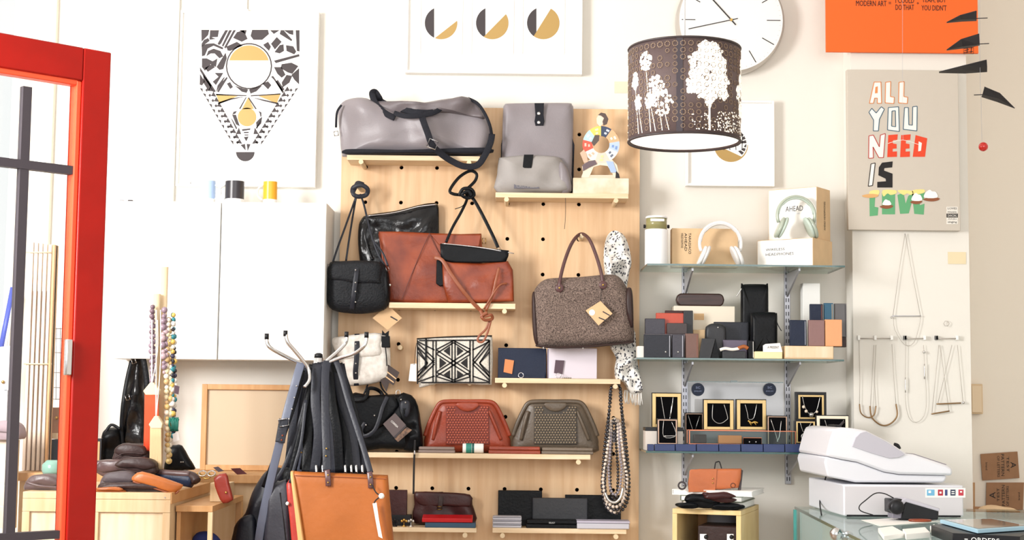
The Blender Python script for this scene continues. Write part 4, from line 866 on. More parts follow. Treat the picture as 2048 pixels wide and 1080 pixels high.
def treep(mb, u, v0, v1, ru, crown, seed, dens=260, ls=.03):
    rr_ = random.Random(seed); branch(mb, u, v0, u, crown, .022, .014)
    for i in range(9):
        a = math.radians(35 + i * 14); branch(mb, u, crown - .05, u + math.cos(a) * ru * .7, crown + math.sin(a) * (v1 - crown) * .6, .01, .003)
    n = 0
    lob = [(0, .62, .42), (-.55, .35, .42), (.5, .4, .45), (-.7, -.2, .34), (.7, -.15, .36), (-.35, -.5, .36), (.35, -.45, .36), (0, 0, .6), (-.2, .75, .3), (.3, .8, .26), (-.85, -.45, .2), (.8, -.55, .22), (0, -.75, .25)]
    for lx, ly, lr in lob:
        for i in range(int(150 * lr)):
            a_, q_ = rr_.random() * 6.28, rr_.random() ** .5 * lr * rr_.uniform(.8, 1.15)
            blob(mb, u + (lx + q_ * math.cos(a_)) * ru, (crown + v1) / 2 + (ly + q_ * math.sin(a_)) * (v1 - crown) / 2, ls * rr_.uniform(.5, 1.25))
    while n < 0:
        x, y = rr_.uniform(-1, 1), rr_.uniform(-1, 1)
        if x * x + y * y > 1 or (y < 0 and abs(x) > 1 + y * .9): continue
        blob(mb, u + x * ru, (crown + v1) / 2 + y * (v1 - crown) / 2, ls * rr_.uniform(.6, 1.2)); n += 1
# umbel plants to the left of the seam, tree to the right; the pattern repeats round the back
for base in (0, PI):
    treep(tr, base + .33, .03, .93, .38, .30, 3, 300, .042)
    for u, v, s_ in ((-1.15, .60, .09), (-.85, .78, .1), (-.62, .50, .12), (-1.05, .36, .08), (-.5, .32, .14), (-.75, .36, .08), (1.3, .62, .1), (1.12, .48, .08), (1.25, .32, .08), (1.35, .8, .07)):
        u += base
        branch(tr, u + .12, .03, u, v, .006, .004)
        for i in range(60):
            a, q = rnd.random() * 6.28, rnd.random() ** .5; blob(tr, u + math.cos(a) * q * s_ * 1.35, v + math.sin(a) * q * s_ * 1.2 / asp * 1.4, .026)
    for i in range(150):
        u = base + rnd.uniform(.0, 1.2) if i % 2 else base + rnd.uniform(.5, .95); blob(tr, u, rnd.uniform(.03, .2) * (1 + abs(u - base) * .3), .012)
part('tree_print', tr, mat('tree_print', '#fff7ea', .7, emit=.5), D, kind='stuff')
sm_ = MB(); cpoly(sm_, [(-.25, .0), (-.14, .0), (-.14, 1), (-.25, 1)]); part('seam', sm_, mat('seam_dark', '#3a3239', .5), D)
# ================================================================ left side: cabinets, mugs, mirror
Yc1 = 5.26; zc0 = P(500, 719, Yc1).z; zc1 = P(500, 404, Yc1).z
for i, (a, b, lab) in enumerate(((222, 437.5, 'left of the two white wall cabinets, beside the red door'), (440, 650, 'right of the two white wall cabinets, next to the pegboard'))):
    xa, xb = P(a, 560, Yc1).x, P(b, 560, Yc1).x
    D = thing('wall_cabinet', lab, 'cabinet', ((xa + xb) / 2, Yc1, zc0))
    part('body', MB().box(xa, xb, Yc1 + .019, YW, zc0, zc1), WHITE, D, bevel=.001)
    part('door', MB().box(xa + .0005, xb - .0005, Yc1, Yc1 + .018, zc0 - .001, zc1 - .001), mat('white_lacquer', '#f5f4f1', .3), D, bevel=.001)
MG = mat('white_china', '#f1f0ee', .2, coat=.5)
def mug(x, y0, y1, wpx, col, lab, hs, band=None, full=.82):
    Y = 5.32; r = wpx / 2 / F * Y; q = P(x, y1, Y); zt = P(x, y0, Y).z; h = zt - q.z; z0 = zc1
    D = thing('mug', lab, 'mug', (q.x, Y, z0), 'mugs on the cabinet')
    part('body', MB().lathe([(r * .9, 0), (r, .004), (r, h), (r - .003, h), (r - .003, .006), (0.001, .005)], (q.x, Y, z0), 28), MG, D, smooth=True)
    n = 14; m_ = MB(); a0, a1 = (-1.5, 1.5); w = []
    for j in range(2):
        for i in range(n + 1):
            a = a0 + (a1 - a0) * i / n; w.append((q.x + (r + .0006) * math.sin(a) * 1, Y - (r + .0006) * math.cos(a), z0 + h * (.2 if j == 0 else .97)))
    m_.add(w, [(i, i + 1, n + 2 + i, n + 1 + i) for i in range(n)]); part('printed_band', m_, mat('mug_' + col, '#' + col, .3), D, smooth=True)
    if hs:
        R = h * .3; cx_ = q.x + hs * r; part('handle', MB().tube([(cx_ + hs * R * .8 * math.sin(PI * i / 10), Y - .006, z0 + h * .5 + R * math.cos(PI * i / 10)) for i in range(11)], .007, .009), MG, D, smooth=True)
    return D
mug(416, 357, 403, 29, 'a9c2e6', 'pale blue mug, leftmost on top of the cabinets', 1)
mug(469, 355, 401, 38, '2e2b30', 'black and grey striped mug in the middle on the cabinets', -1)
mug(540, 355, 401, 28, 'e6a42a', 'yellow mug, rightmost on top of the cabinets', -1)
for i, (x0, x1, lab) in enumerate(((237, 250, 'tiny grey metal clip lying at the left end of the cabinet top'), (254, 268, 'tiny dark ring box lying on the cabinet top'), (272, 290, 'tiny pale cup lying on the cabinet top'))):
    q0, q1 = P(x0, 403, 5.32), P(x1, 403, 5.32)
    m_ = MB(); m_.lathe([((q1.x - q0.x) / 2 * .9, 0), ((q1.x - q0.x) / 2, .003), ((q1.x - q0.x) / 2 * .7, .010)], ((q0.x + q1.x) / 2, 5.32, zc1), 14)
    tag(part('trinket', m_, [STEEL, INK, CARDW][i], smooth=True), lab, 'trinket')
# bench against the wall, framed mirror with painted reflection on it
Yb = 5.08; zb_ = P(500, 950, Yb).z
D = thing('wall_bench', 'low pine bench unit against the wall under the framed mirror', 'bench', (P(430, 950, Yb).x, Yb, 0))
xa, xb = P(20, 950, Yb).x, P(640, 950, Yb).x
part('top', MB().box(xa, xb, Yb, YW - .002, zb_ - .028, zb_), OAK, D, bevel=.002)
part('front_panel', MB().box(xa + .02, xb - .02, Yb + .04, Yb + .055, .0, zb_ - .029), PINE, D)
part('side_panel', MB().box(xb - .02, xb - .001, Yb + .005, YW - .002, 0, zb_ - .029), PINE, D)
Yf = 5.36; xa, xb = P(402, 850, Yf).x, P(622, 850, Yf).x; zt = P(500, 769, Yf).z; z0 = zb_ + .001; w = .019
D = thing('framed_mirror', 'mirror with beige painted reflection in a narrow oak frame leaning on the wall below the cabinets', 'board', ((xa + xb) / 2, Yf, z0))
for bx in ((xa, xa + w, z0, zt), (xb - w, xb, z0, zt), (xa + w, xb - w, zt - w, zt), (xa + w, xb - w, z0, z0 + w)): part('frame_side', MB().box(bx[0], bx[1], Yf, Yf + .03, bx[2], bx[3]), OAK, D, bevel=.0015)
part('panel', MB().box(xa + w, xb - w, Yf + .012, Yf + .02, z0 + w, zt - w), mat('painted_reflection', '#c4ae92', .5, var=.03, vs=3), D)  # mirror face: the wall's reflection painted as plain beige
# display table with framed pine panels
Yt = 4.5; zt_ = P(270, 985.5, Yt).z; xr = P(340, 1030, Yt).x; xl = P(44, 1030, Yt).x
D = thing('display_table', 'large pine display counter with inset front panels covered in leather goods', 'table', ((xl + xr) / 2, Yt, 0))
part('top', MB().box(xl, xr, Yt, Yb - .01, zt_ - .02, zt_), PINE, D, bevel=.0015)
part('top_edge', MB().box(xr - .016, xr + .004, Yt + .001, Yb - .01, zt_ - .032, zt_ + .001), OAK, D, bevel=.001)  # oak tone puts the orange light on this edge into the colour
xs_ = [xl, P(190, 1030, Yt).x, xr]
part('rail', MB().box(xl, xr, Yt, Yt + .02, zt_ - .058, zt_ - .0205), PINE, D, bevel=.001)
part('rail', MB().box(xl, xr, Yt, Yt + .02, .05, .12), PINE, D, bevel=.001)
for x in (xs_[0], xs_[1] - .012, xs_[2] - .022): part('stile', MB().box(x, x + .022, Yt, Yt + .02, .12, zt_ - .0585), PINE, D, bevel=.001)
for a, b in ((xs_[0] + .022, xs_[1] - .012), (xs_[1] + .01, xs_[2] - .022)): part('panel', MB().box(a, b, Yt + .008, Yt + .016, .12, zt_ - .0585), mat('pale_pine', '#e6d2b6', .5, col2='#dac09a', vs=5, stretch=(6, 1, .6)), D)
part('side_panel', MB().box(xr - .016, xr, Yt + .021, Yb - .01, .05, zt_ - .033), PINE, D)
for px in (330,): 
    q = P(px, 995, Yt); part('screw', MB().lathe([(.002, 0), (.002, .001)], (q.x, Yt - .001, q.z), 8, 'y'), STEEL, D)
# lower open unit beside it
Yu = 4.55; xu = P(425, 1030, Yu).x; zu = P(425, 1012, Yu).z
D = thing('open_shelf_unit', 'low open pine box unit at the right end of the display counter', 'shelf', (xu, Yu, 0))
part('top', MB().box(xr + .006, xu, Yu, Yb - .012, zu - .018, zu), OAK, D, bevel=.001)
part('post', MB().box(xu - .014, xu, Yu, Yu + .014, 0, zu - .0185), PINE, D, bevel=.001)
part('post', MB().box(xu - .02, xu, Yb - .04, Yb - .012, 0, zu - .0185), OAK, D, bevel=.001)
part('inner_panel', MB().box(xr + .006, xr + .018, Yu + .015, Yb - .014, 0, zu - .0185), OAK, D)
part('shelf', MB().box(xr + .019, xu - .002, Yu + .016, Yb - .042, .5, .515), PINE, D)
yk = 4.72; a, b = P(420, 975, yk).x, P(458, 975, yk).x
tag(part('wood_block', MB().box(a, b, yk, yk + .09, zu + .0005, P(440, 966, yk).z), PINE, bevel=.002), 'small pine block on the low open unit behind the red coin purse', 'block')
D = thing('coin_purse', 'small red leather coin purse standing tilted beside the pine block', 'purse', P(450, 1003, 4.66))
part('body', MB().puff([(428, 955), (452, 946), (458, 962), (466, 990), (464, 996), (447, 1001), (436, 985)], 4.66, .012, .8, k=2, p=8, zb=zu), mat('red_brown_leather', '#8c2a1c', .35, bump=.3, bs=60), D, smooth=True)
part('brass_stud', MB().ball(P(452, 985, 4.645), .004, 8, 5), BRASS, D, smooth=True)
tag(part('blue_pouch', MB().puff([(343, 1085), (348, 1066), (370, 1062), (388, 1070), (394, 1085)], 4.75, .03, .8, k=3, wr=.01), mat('blue_cloth', '#1d2b66', .8), smooth=True), 'royal blue cloth pouch half seen below the counter side', 'pouch')
bpy.data.objects['blue_pouch'].location.x += .07
# ---- leather goods on the counter
def slab(name, label, cat, pts, Yn_, zr, h, m, bev=.004, grp=None, extra=None):
    # flat item lying on the counter: pts = corner list (px, depth) on height zr
    D = thing(name, label, cat, (P(pts[0][0], 980, pts[0][1]).x, pts[0][1], zr), grp)
    mb = MB(); n = len(pts); q = [(P(px, 980, Y).x, Y) for px, Y in pts]
    mb.add([(x, y, zr) for x, y in q] + [(x, y, zr + h) for x, y in q], [tuple(range(n)), tuple(range(2 * n - 1, n - 1, -1))] + [(i, (i + 1) % n, (i + 1) % n + n, i + n) for i in range(n)])
    part('body', mb, m, D, bevel=bev); return D
def heap(name, label, cat, outl, Y, T, m, seed=1, wr=.012, k=1, zb=None, p=14.0, back=1.0, seam=None, strap=None):
    # folded soft leather: a crumpled lower layer with a folded flap over it
    D = thing(name, label, cat, P(outl[0][0], max(y for x, y in outl), Y)); rg_ = random.Random(seed)
    def sheet(o_, y0, dep, zb_=None, amp=.004, nm='body'):
        q = [(v.x, v.y) for v in catmull([(x, z, 0) for x, z in XZ(o_, y0)], 4, True)]
        if zb_ is not None: q = [(x, max(z, zb_)) for x, z in q]
        n = len(q); cx_ = sum(x for x, z in q) / n; cz_ = sum(z for x, z in q) / n; vs = []; L = ((.0, .8), (.004, .93), (.012, 1), (dep * .5, 1.0), (dep - .01, .98), (dep, .85))
        for dy, s_ in L:
            for x, z in q:
                w = noise.noise(Vector((x * 30, seed, z * 30 + dy * 12))) * amp
                vs.append((cx_ + (x - cx_) * s_ + w, y0 + dy + w, cz_ + (z - cz_) * (s_ if z > cz_ or zb_ is None else min(1, s_ + .1)) + w * .6))
        fs = [tuple(range(n)), tuple(range((len(L) - 1) * n + n - 1, (len(L) - 1) * n - 1, -1))]
        for i in range(len(L) - 1): fs += [(i * n + j, i * n + (j + 1) % n, (i + 1) * n + (j + 1) % n, (i + 1) * n + j) for j in range(n)]
        part(nm, MB().add(vs, fs), m, D, smooth=True)
    sheet(outl, Y - T * .5, T * 1.8, zb)
    x0, x1 = min(x for x, y in outl), max(x for x, y in outl); y0, y1 = min(y for x, y in outl), max(y for x, y in outl); w_, h_ = x1 - x0, y1 - y0
    s_ = 1 if seed % 4 == 1 else -1; f = [(-.48, .02), (-.3, -.42), (.25, -.46), (.5, -.1), (.44, .06), (.1, .12), (-.3, .22)]
    cx_, cy_ = (x0 + x1) / 2, (y0 + y1) / 2 - h_ * .04
    sheet([(cx_ + s_ * u * w_, cy_ + v * h_) for u, v in f], Y - T * .5 - .008, T * 1.3, None, .005, 'folded_flap')
    if seam: part('seam', MB().ptube([(x, y, Y - T * .5 - .009) for x, y in seam], .003), m, D, smooth=True)
    return D
BRG = mat('plum_brown_leather', '#5a4444', .38, bump=.3, bs=60, var=.3, vs=14)
heap('round_pouch', 'rounded dark brown leather pouch at the back of the counter pile', 'pouch', [(228, 925), (225, 905), (236, 892), (258, 888), (282, 890), (292, 900), (291, 928)], 4.78, .06, BROWN, 3, .01, seam=[(232, 915), (250, 906), (288, 908)])
heap('folded_bag', 'grey brown folded leather bag at the left of the counter pile', 'bag', [(188, 945), (186, 925), (205, 920), (235, 926), (262, 935), (255, 955), (220, 958)], 4.74, .05, BRG, 5, .02)
heap('folded_bag', 'plum brown folded leather bag in the middle of the counter pile', 'bag', [(228, 930), (250, 918), (280, 916), (303, 924), (312, 945), (290, 950), (255, 945)], 4.69, .05, BROWN, 7, .02, seam=[(232, 936), (262, 942), (290, 948)])
heap('rolled_pouch', 'crumpled brown leather pouch under the tan wallet', 'pouch', [(200, 975), (203, 955), (222, 945), (245, 944), (270, 955), (275, 975), (235, 980)], 4.62, .045, mat('grey_suede', '#4d4245', .6, bump=.3, bs=60), 9, .02)
heap('flat_pouch', 'dark brown flat pouch at the front edge of the counter', 'pouch', [(200, 984), (197, 968), (225, 966), (265, 968), (305, 975), (328, 984), (270, 985.5)], 4.57, .05, BROWN, 11, .008, zb=zt_)
heap('flat_pouch', 'small orange brown pouch at the left front of the counter', 'pouch', [(190, 985), (191, 976), (215, 975), (243, 980), (246, 985)], 4.53, .02, TAN, 12, .003, zb=zt_)
D = thing('tan_wallet', 'long tan leather wallet lying slanted on the pile of brown pouches', 'wallet', P(310, 985, 4.54))
part('body', MB().puff([(263, 958), (268, 950), (284, 943), (320, 953), (360, 967), (366, 972), (357, 982), (346, 986), (310, 975), (270, 963)], 4.55, .015, 1.2, k=2, p=5, wr=.003), mat('orange_tan', '#b5662c', .4, bump=.2, bs=80, var=.15, vs=20), D, smooth=True)
part('edge', MB().ptube([(266, 963, 4.54), (300, 974, 4.54), (346, 987, 4.54), (358, 981, 4.54)], .005), TAND, D, smooth=True)
D = thing('wallet_roll', 'navy and brown rolled wallet lying behind the tan one', 'wallet', P(355, 965, 4.7))
part('body', MB().ptube([(312, 950, 4.72), (345, 955, 4.7), (385, 962, 4.68)], .042, .03, n=14), NAVY, D, smooth=True)
part('brown_end', MB().ptube([(368, 949, 4.70), (386, 954, 4.68), (393, 963, 4.67)], .03, .028, n=12), BROWN, D, smooth=True)
part('flap', MB().ptube([(318, 945, 4.71), (350, 947, 4.69), (380, 949, 4.68)], .02, .02, n=10), BRG, D, smooth=True)
D = thing('triangular_pouch', 'black trapezoid leather pouch standing at the back of the counter', 'pouch', P(357, 938, 4.95))
part('body', MB().puff([(328, 939), (334, 915), (340, 893), (352, 890), (364, 891), (378, 915), (391, 937), (380, 940), (350, 942)], 4.95, .025, 1, k=2, p=5), BLACK, D, smooth=True)
for x in (362, 366): part('stud', MB().ball(P(x, 924, 4.925), .0025, 8, 5), SILVER, D, smooth=True)
for i in range(4):
    q = P(396 + i * 9, 952 - (i % 2) * 5, 4.85)
    tag(part('keyring', MB().tube([(q.x + .012 * math.cos(a * PI / 7), q.y + .008 * math.sin(a * PI / 7), q.z + .008 * math.sin(a * PI / 7)) for a in range(14)], .004, n=6, closed=True), SILVER if i % 2 else BRASS, smooth=True),
        ['brass key ring nearest the wallet roll', 'silver key ring, second from the wallet roll', 'brass key ring, third from the wallet roll', 'silver key ring nearest the red coin purse'][i], 'keyring')
tag(part('label_card', MB().ppoly([(426, 935), (436, 933), (448, 942), (437, 944)], 4.82, .001), mat('dark_card', '#3a2a30', .6)), 'dark swing label beside the red coin purse', 'tag')
tag(part('label_card', MB().ppoly([(461, 937), (480, 936), (494, 948), (474, 949)], 5.1, .001), mat('dark_red_card', '#5a2227', .6)), 'dark red label card lying on the wall bench', 'tag')
# ---- black bags hanging on the wall behind
D = thing('hanging_backpack', 'long glossy black leather backpack hanging on the wall behind the necklace stand', 'bag', P(268, 925, 5.35))
part('body', MB().puff([(246, 925), (243, 870), (248, 800), (255, 750), (262, 720), (275, 709), (287, 712), (292, 750), (297, 820), (298, 880), (294, 925)], 5.35, .06, .9, k=3, p=3, wr=.03, ws=18, seed=4), BLACKW, D, smooth=True)
part('strap', MB().ptube([(263, 722, 5.29), (254, 760, 5.28), (246, 810, 5.27), (243, 860, 5.28), (246, 900, 5.29)], .014, .005), BLACK, D, smooth=True)
part('strap', MB().ptube([(272, 712, 5.29), (284, 712, 5.28), (292, 750, 5.28), (295, 790, 5.28)], .02, .005), BLACK, D, smooth=True)
for x, y in ((268, 722), (256, 795)): part('metal_ring', ring(MB(), P(x, y, 5.275), .014, .018, .004, 5.27, .3), CHROME, D, smooth=True)
D = thing('hanging_bag', 'small black leather bag at the left of the hanging backpack', 'bag', P(225, 925, 5.3))
part('body', MB().puff([(203, 925), (206, 870), (215, 857), (235, 855), (244, 870), (243, 925)], 5.3, .05, .9, k=3, wr=.02, ws=20), BLACK, D, smooth=True)
part('handle', MB().ptube([(208, 870, 5.26), (222, 850, 5.27), (240, 858, 5.26)], .01, .005), BLACK, D, smooth=True)
D = thing('small_black_frame', 'small black picture frame at the back of the counter by the red door', 'frame', P(196, 925, 5.2))
part('frame', MB().pbox(180, 877, 203, 930, 5.2, .02), BLKP, D, bevel=.002); part('picture', MB().pbox(184, 883, 199, 925, 5.198, .002), CARD, D)
# ---- dowel stand with necklaces and tassels
D = thing('dowel_stand', 'pale dowel stand with two uprights carrying bead necklaces and tassels', 'stand', P(325, 960, 4.85))
x1, x2 = P(328, 600, 4.85).x, P(314, 620, 4.83).x
part('upright', MB().tube([(x1, 4.85, zt_), (x1, 4.85, P(328, 534, 4.85).z)], .023, n=16), DOWEL, D, smooth=True)
part('upright', MB().tube([(x2, 4.825, zt_ + .02), (x2, 4.825, P(314, 588, 4.825).z)], .023, n=16), DOWEL, D, smooth=True)
part('base', MB().box(x2 - .06, x1 + .06, 4.78, 4.91, zt_, zt_ + .02), DOWEL, D, bevel=.002)
zz_ = P(314, 600, 4.82)
def bead_necklace(label, px, y0, y1, cols, r, sway=2, Y=4.79, gaps=0):
    D = thing('bead_necklace', label, 'necklace', P(px, y1, Y), 'bead necklaces on the dowel stand')
    ms = [MB() for _ in cols]; y = y0; i = 0; rg_ = random.Random(px)
    for sd in (-1, 1):
        y = y0
        while y < y1:
            rr2 = r * rg_.uniform(.7, 1.2); k = rg_.randrange(len(cols)); ms[k].ball(P(px + sd * sway * math.sin((y - y0) / (y1 - y0) * PI) + rg_.uniform(-.6, .6), y, Y + sd * .004), rr2, 7, 5); y += rr2 * 2 / Y * F * .96
    for m_, c in zip(ms, cols):
        if m_.v: part('beads', m_, mat('bead_' + c, '#' + c, .25), D, smooth=True, kind='stuff')
    return D
bead_necklace('strand of dusty purple beads at the left of the dowel stand', 305, 614, 770, ['8f7a88', 'a4919c', '77616c'], .0085, 2)
bead_necklace('strand of rosy and grey beads in the middle of the dowel stand', 329, 620, 745, ['b29aa0', '8f7a88', 'cbb8b8'], .0095, 3)
bead_necklace('long strand of cream and gold beads on the dowel stand', 337, 640, 930, ['e6d7b0', 'd9bc7c', 'efe5d2', 'c8a878'], .009, 4, 4.80)
Dn = bead_necklace('long strand of mixed black, teal and pale beads at the right of the stand', 347, 630, 875, ['2b2b35', '2c7f8c', 'e2ded6', 'd8b55e', '3b3a52'], .0085, 2, 4.81)
tl = MB()
for i in range(14): 
    x = 340 + i * 1.3; tl.ptube([(x, 835 + (i % 3) * 3, 4.79), (x + rnd.uniform(-4, 4), 850, 4.785), (x + rnd.uniform(-5, 5), 862, 4.79)], .006, k=2, n=5)
part('tassel', tl, mat('teal_green', '#0f6b5c', .6), Dn, smooth=True, kind='stuff')
part('paper_tag', MB().ppoly([(345, 868), (356, 864), (359, 880), (347, 884)], 4.78, .001), PAPER, Dn)
part('paper_tag', MB().ppoly([(349, 770), (359, 773), (357, 789), (348, 786)], 4.78, .001), mat('plum_tag', '#4a2f3c', .4), Dn)
def tassel(label, x0, x1, yk0, yk1, yb_, m, Y, ystr):
    D = thing('tassel_necklace', label, 'necklace', P((x0 + x1) / 2, yb_, Y)); cx_ = (x0 + x1) / 2
    part('wooden_cap', MB().ppoly([(cx_ - 3, yk0), (cx_ + 4, yk0), (x1 + 3, yk1 - 10), (x1 + 1, yk1), (x0 + 1, yk1), (x0 - 4, yk1 - 8)], Y - .012, .024), DOWEL, D, bevel=.002)
    t = MB(); n = int((x1 - x0) / 1.6)
    for row in range(3):
        for i in range(n):
            x = x0 + (x1 - x0) * (i + .5) / n; t.ptube([(x, yk1 - 3, Y - .008 + row * .008), (x + (x - cx_) * .08, (yk1 + yb_) / 2, Y - .01 + row * .009), (x + (x - cx_) * .18 + rnd.uniform(-1, 1), yb_ - rnd.uniform(0, 8), Y - .008 + row * .008)], .0052, k=2, n=5)
    part('threads', t, m, D, smooth=True, kind='stuff')
    part('cord', MB().ptube([(cx_ + .5, yk0 + 2, Y), (cx_ + 1, (yk0 + ystr) / 2, Y), (cx_ + 1, ystr, Y + .01)], .004), PAPER, D, smooth=True)
    part('cord', MB().ptube([(cx_ + 1, yk0 + 2, Y), (x1 - 1, (yk0 + ystr) / 2, Y), (x1 - 1, ystr, Y + .01)], .003), PAPER, D, smooth=True)
tassel('long orange tassel with wooden cap hanging from the dowel stand', 290, 316, 765, 790, 905, mat('orange_thread', '#e8502c', .8), 4.77, 640)
tassel('long natural cream tassel with wooden cap hanging in front of the orange one', 301, 322, 832, 857, 944, mat('cream_thread', '#c8ad84', .8), 4.72, 620)
# ---- seen through the door: slatted rack, wire grid, boxes
D = thing('slatted_rack', 'tall slatted wooden rack seen through the glazed red door', 'rack', P(76, 985, 5.2))
z0 = zb_ + .001
for i in range(6):
    a, b = P(53 + i * 9.2, 700, 5.2).x, P(59 + i * 9.2, 700, 5.2).x; z1_ = P(60, 484 + i * 1.2, 5.2).z
    part('slat', MB().box(a, b, 5.2, 5.215, z0, z1_), mat('pale_slat', '#e3d3c2', .5, col2='#cdb7a4', vs=4, stretch=(4, 1, 1)), D, bevel=.001)
for y in (505, 728): 
    zq_ = P(76, y, 5.2).z; part('cross_rod', MB().tube([(P(49, y, 5.2).x, 5.192, zq_), (P(105, y, 5.2).x, 5.192, zq_)], .005), DOWEL, D, smooth=True)
part('end_post', MB().box(P(100, 700, 5.2).x, P(105, 700, 5.2).x, 5.185, 5.23, z0, P(100, 490, 5.2).z), OAK, D, bevel=.001)
part('back_board', MB().box(P(53, 700, 5.24).x, P(102, 700, 5.24).x, 5.24, 5.25, z0, P(76, 582, 5.24).z), mat('brown_board', '#8a6656', .55, var=.2, vs=6), D)
D = thing('wire_grid', 'small white wire grid panel to the right of the slatted rack', 'rack', P(116, 800, 5.4))
for x in (105, 113, 121, 129): part('wire', MB().ptube([(x, 655, 5.4), (x - 1, 800, 5.4)], .003, k=1), STEEL, D)
for y in (657, 677, 705, 745, 775, 798): part('wire', MB().ptube([(104, y, 5.4), (130, y + .5, 5.4)], .003, k=1), STEEL, D)
D = thing('brown_box', 'brown wooden box with small knob right of the slatted rack', 'box', P(112, 865, 5.3))
part('box', MB().pbox(100, 815, 124, 866, 5.3, .12), mat('box_brown', '#a97f66', .5), D, bevel=.002); part('knob', MB().ball(P(113, 836, 5.295), .006, 8, 6), BRASS, D, smooth=True)
part('foot_board', MB().pbox(98, 866, 126, 878, 5.29, .14), DOWEL, D)
tag(part('navy_case', MB().pbox(99, 879, 116, 948, 5.28, .12, zb_), NAVY, bevel=.004), 'dark navy case standing below the brown wooden box', 'case')
D = heap('folded_leather', 'folded plum brown leather lying at the left end of the counter', 'leather', [(50, 985), (52, 960), (65, 951), (95, 950), (112, 962), (119, 978), (117, 985)], 4.6, .05, BRG, 14, .014, zb=zt_)
part('fold', MB().ptube([(54, 965, 4.55), (80, 972, 4.545), (116, 975, 4.55)], .007), BRG, D, smooth=True)
tag(part('glass_bottle', MB().lathe([(.03, 0), (.034, .01), (.034, .03), (.02, .045)], P(105, 948, 4.95) - Vector((0, 0, 0)), 18), mat('green_bottle', '#7fa79a', .2), smooth=True), 'small green glass dish behind the folded leather', 'dish')
D = thing('blue_pole', 'blue and white pole leaning in the window left of the slatted rack', 'pole', P(0, 720, 5.45))
part('pole', MB().ptube([(-4, 730, 5.45), (26, 575, 5.47)], .02, k=1, n=12), mat('blue_paint', '#4a5ab8', .4), D, smooth=True)
part('white_edge', MB().ptube([(4, 730, 5.44), (32, 585, 5.46)], .012, k=1, n=12), WHITE, D, smooth=True)
D = thing('window_crate', 'pale wooden crate with dark base in the window left of the rack', 'crate', P(15, 1080, 5.0))
a, b = P(-30, 900, 5.0).x, P(33, 900, 5.0).x
for i in range(4): 
    z_ = P(15, 880 + i * 45, 5.0).z; part('board', MB().box(a, b, 5.0, 5.012, z_ - .068, z_), mat('pale_slat', '#e3d3c2'), D, bevel=.001)
part('corner_post', MB().box(b - .02, b, 5.012, 5.03, z_ - .068, P(15, 880, 5).z), PINE, D)
D = heap('folded_scarf', 'stack of folded grey pink scarves on the window crate', 'scarf', [(-20, 879), (-18, 850), (10, 842), (32, 852), (34, 879)], 5.0, .05, mat('mauve_cloth', '#a08d94', .9, bump=.3, bs=80), 15, .012, zb=P(15, 880, 5).z)
D = thing('grey_panel', 'light grey panel with round hole standing in the window', 'panel', P(10, 780, 5.3))
part('panel', MB().ppoly([(-10, 695), (30, 690), (33, 780), (-8, 782)], 5.3, .012), mat('panel_grey', '#c9c5c8', .6), D); part('knob', MB().ball(P(6, 764, 5.295), .006, 8, 5), BRASS, D, smooth=True)
part('stand_leg', MB().pbox(8, 780, 14, 842, 5.3, .01), STEEL, D)
# ================================================================ coat rack
YR = 4.8
D = thing('coat_rack', 'chrome coat stand with four upturned hooks overloaded with bags', 'coat rack', (P(637, 900, YR).x, YR, 0))
pr = P(637, 716, YR)
part('pole', MB().tube([(pr.x, YR, 0.02), (pr.x, YR, pr.z)], .03, n=16), CHROME, D, smooth=True)
part('pole_cap', MB().lathe([(.014, 0), (.013, .012), (.006, .016)], pr, 14), BLKP, D, smooth=True)
part('base', MB().lathe([(.22, 0), (.22, .012), (.03, .03)], (pr.x, YR, 0), 32), CHROME, D, smooth=True)
for pts in ([(637, 745, YR), (610, 730, YR - .04), (588, 721, YR - .06), (560, 707, YR - .1), (540, 695, YR - .12), (534, 684, YR - .12), (533.5, 671, YR - .12)],
            [(609, 774, YR - .1), (619, 760, YR - .08), (617, 738, YR - .07), (603, 718, YR - .08), (588, 700, YR - .09), (575, 684, YR - .1), (571, 665, YR - .1)],
            [(637, 745, YR), (654, 722, YR + .03), (672, 706, YR + .06), (688, 690, YR + .08), (693, 681, YR + .08), (693, 667, YR + .08)],
            [(637, 745, YR), (655, 728, YR - .05), (680, 716, YR - .08), (710, 706, YR - .1), (726, 694, YR - .12), (732, 683, YR - .12), (733, 668, YR - .12)]):
    h_ = part('hook', MB().ptube(pts, .0115, n=10), CHROME, D, smooth=True)
    tip = P(*pts[-1]); part('rubber_tip', MB().tube([tip - Vector((0, 0, .012)), tip + Vector((0, 0, .006))], .0135, n=10), BLKP, h_, smooth=True)
# bags hanging on it
def bag(name, label, outl, Y, T, m, seed=1, p=6, k=2, wr=.004, back=.8): 
    D = thing(name, label, 'bag', P(sum(x for x, y in outl) / len(outl), max(y for x, y in outl), Y)); part('body', MB().puff(outl, Y, T, back, k=k, p=p, wr=wr, ws=12, seed=seed), m, D, smooth=True); return D
def st(D, pts, w, m=SLATE, t=.0035, nm='strap', lb=None):
    return part(nm, MB().ptube(pts, w, t, k=6), m, D, smooth=True, label=lb)
SLB = mat('blue_black_leather', '#171924', .42, spec=.3, bump=.2, bs=100, var=.2)
SBL = mat('grey_blue_strap', '#5d6375', .4, bump=.15, bs=100)
D = bag('leather_backpack', 'large blue black leather backpack hanging at the left of the coat rack', [(466, 1130), (467, 1065), (476, 1042), (492, 1025), (505, 985), (522, 955), (536, 940), (560, 935), (582, 960), (584, 1030), (580, 1130)], 4.86, .07, SLB, 3, 4, 3, .02)
st(D, [(602, 726, 4.74), (592, 760, 4.72), (578, 810, 4.72), (566, 858, 4.71), (552, 915, 4.72), (538, 975, 4.73), (524, 1040, 4.74), (515, 1100, 4.76)], .026, SBL)
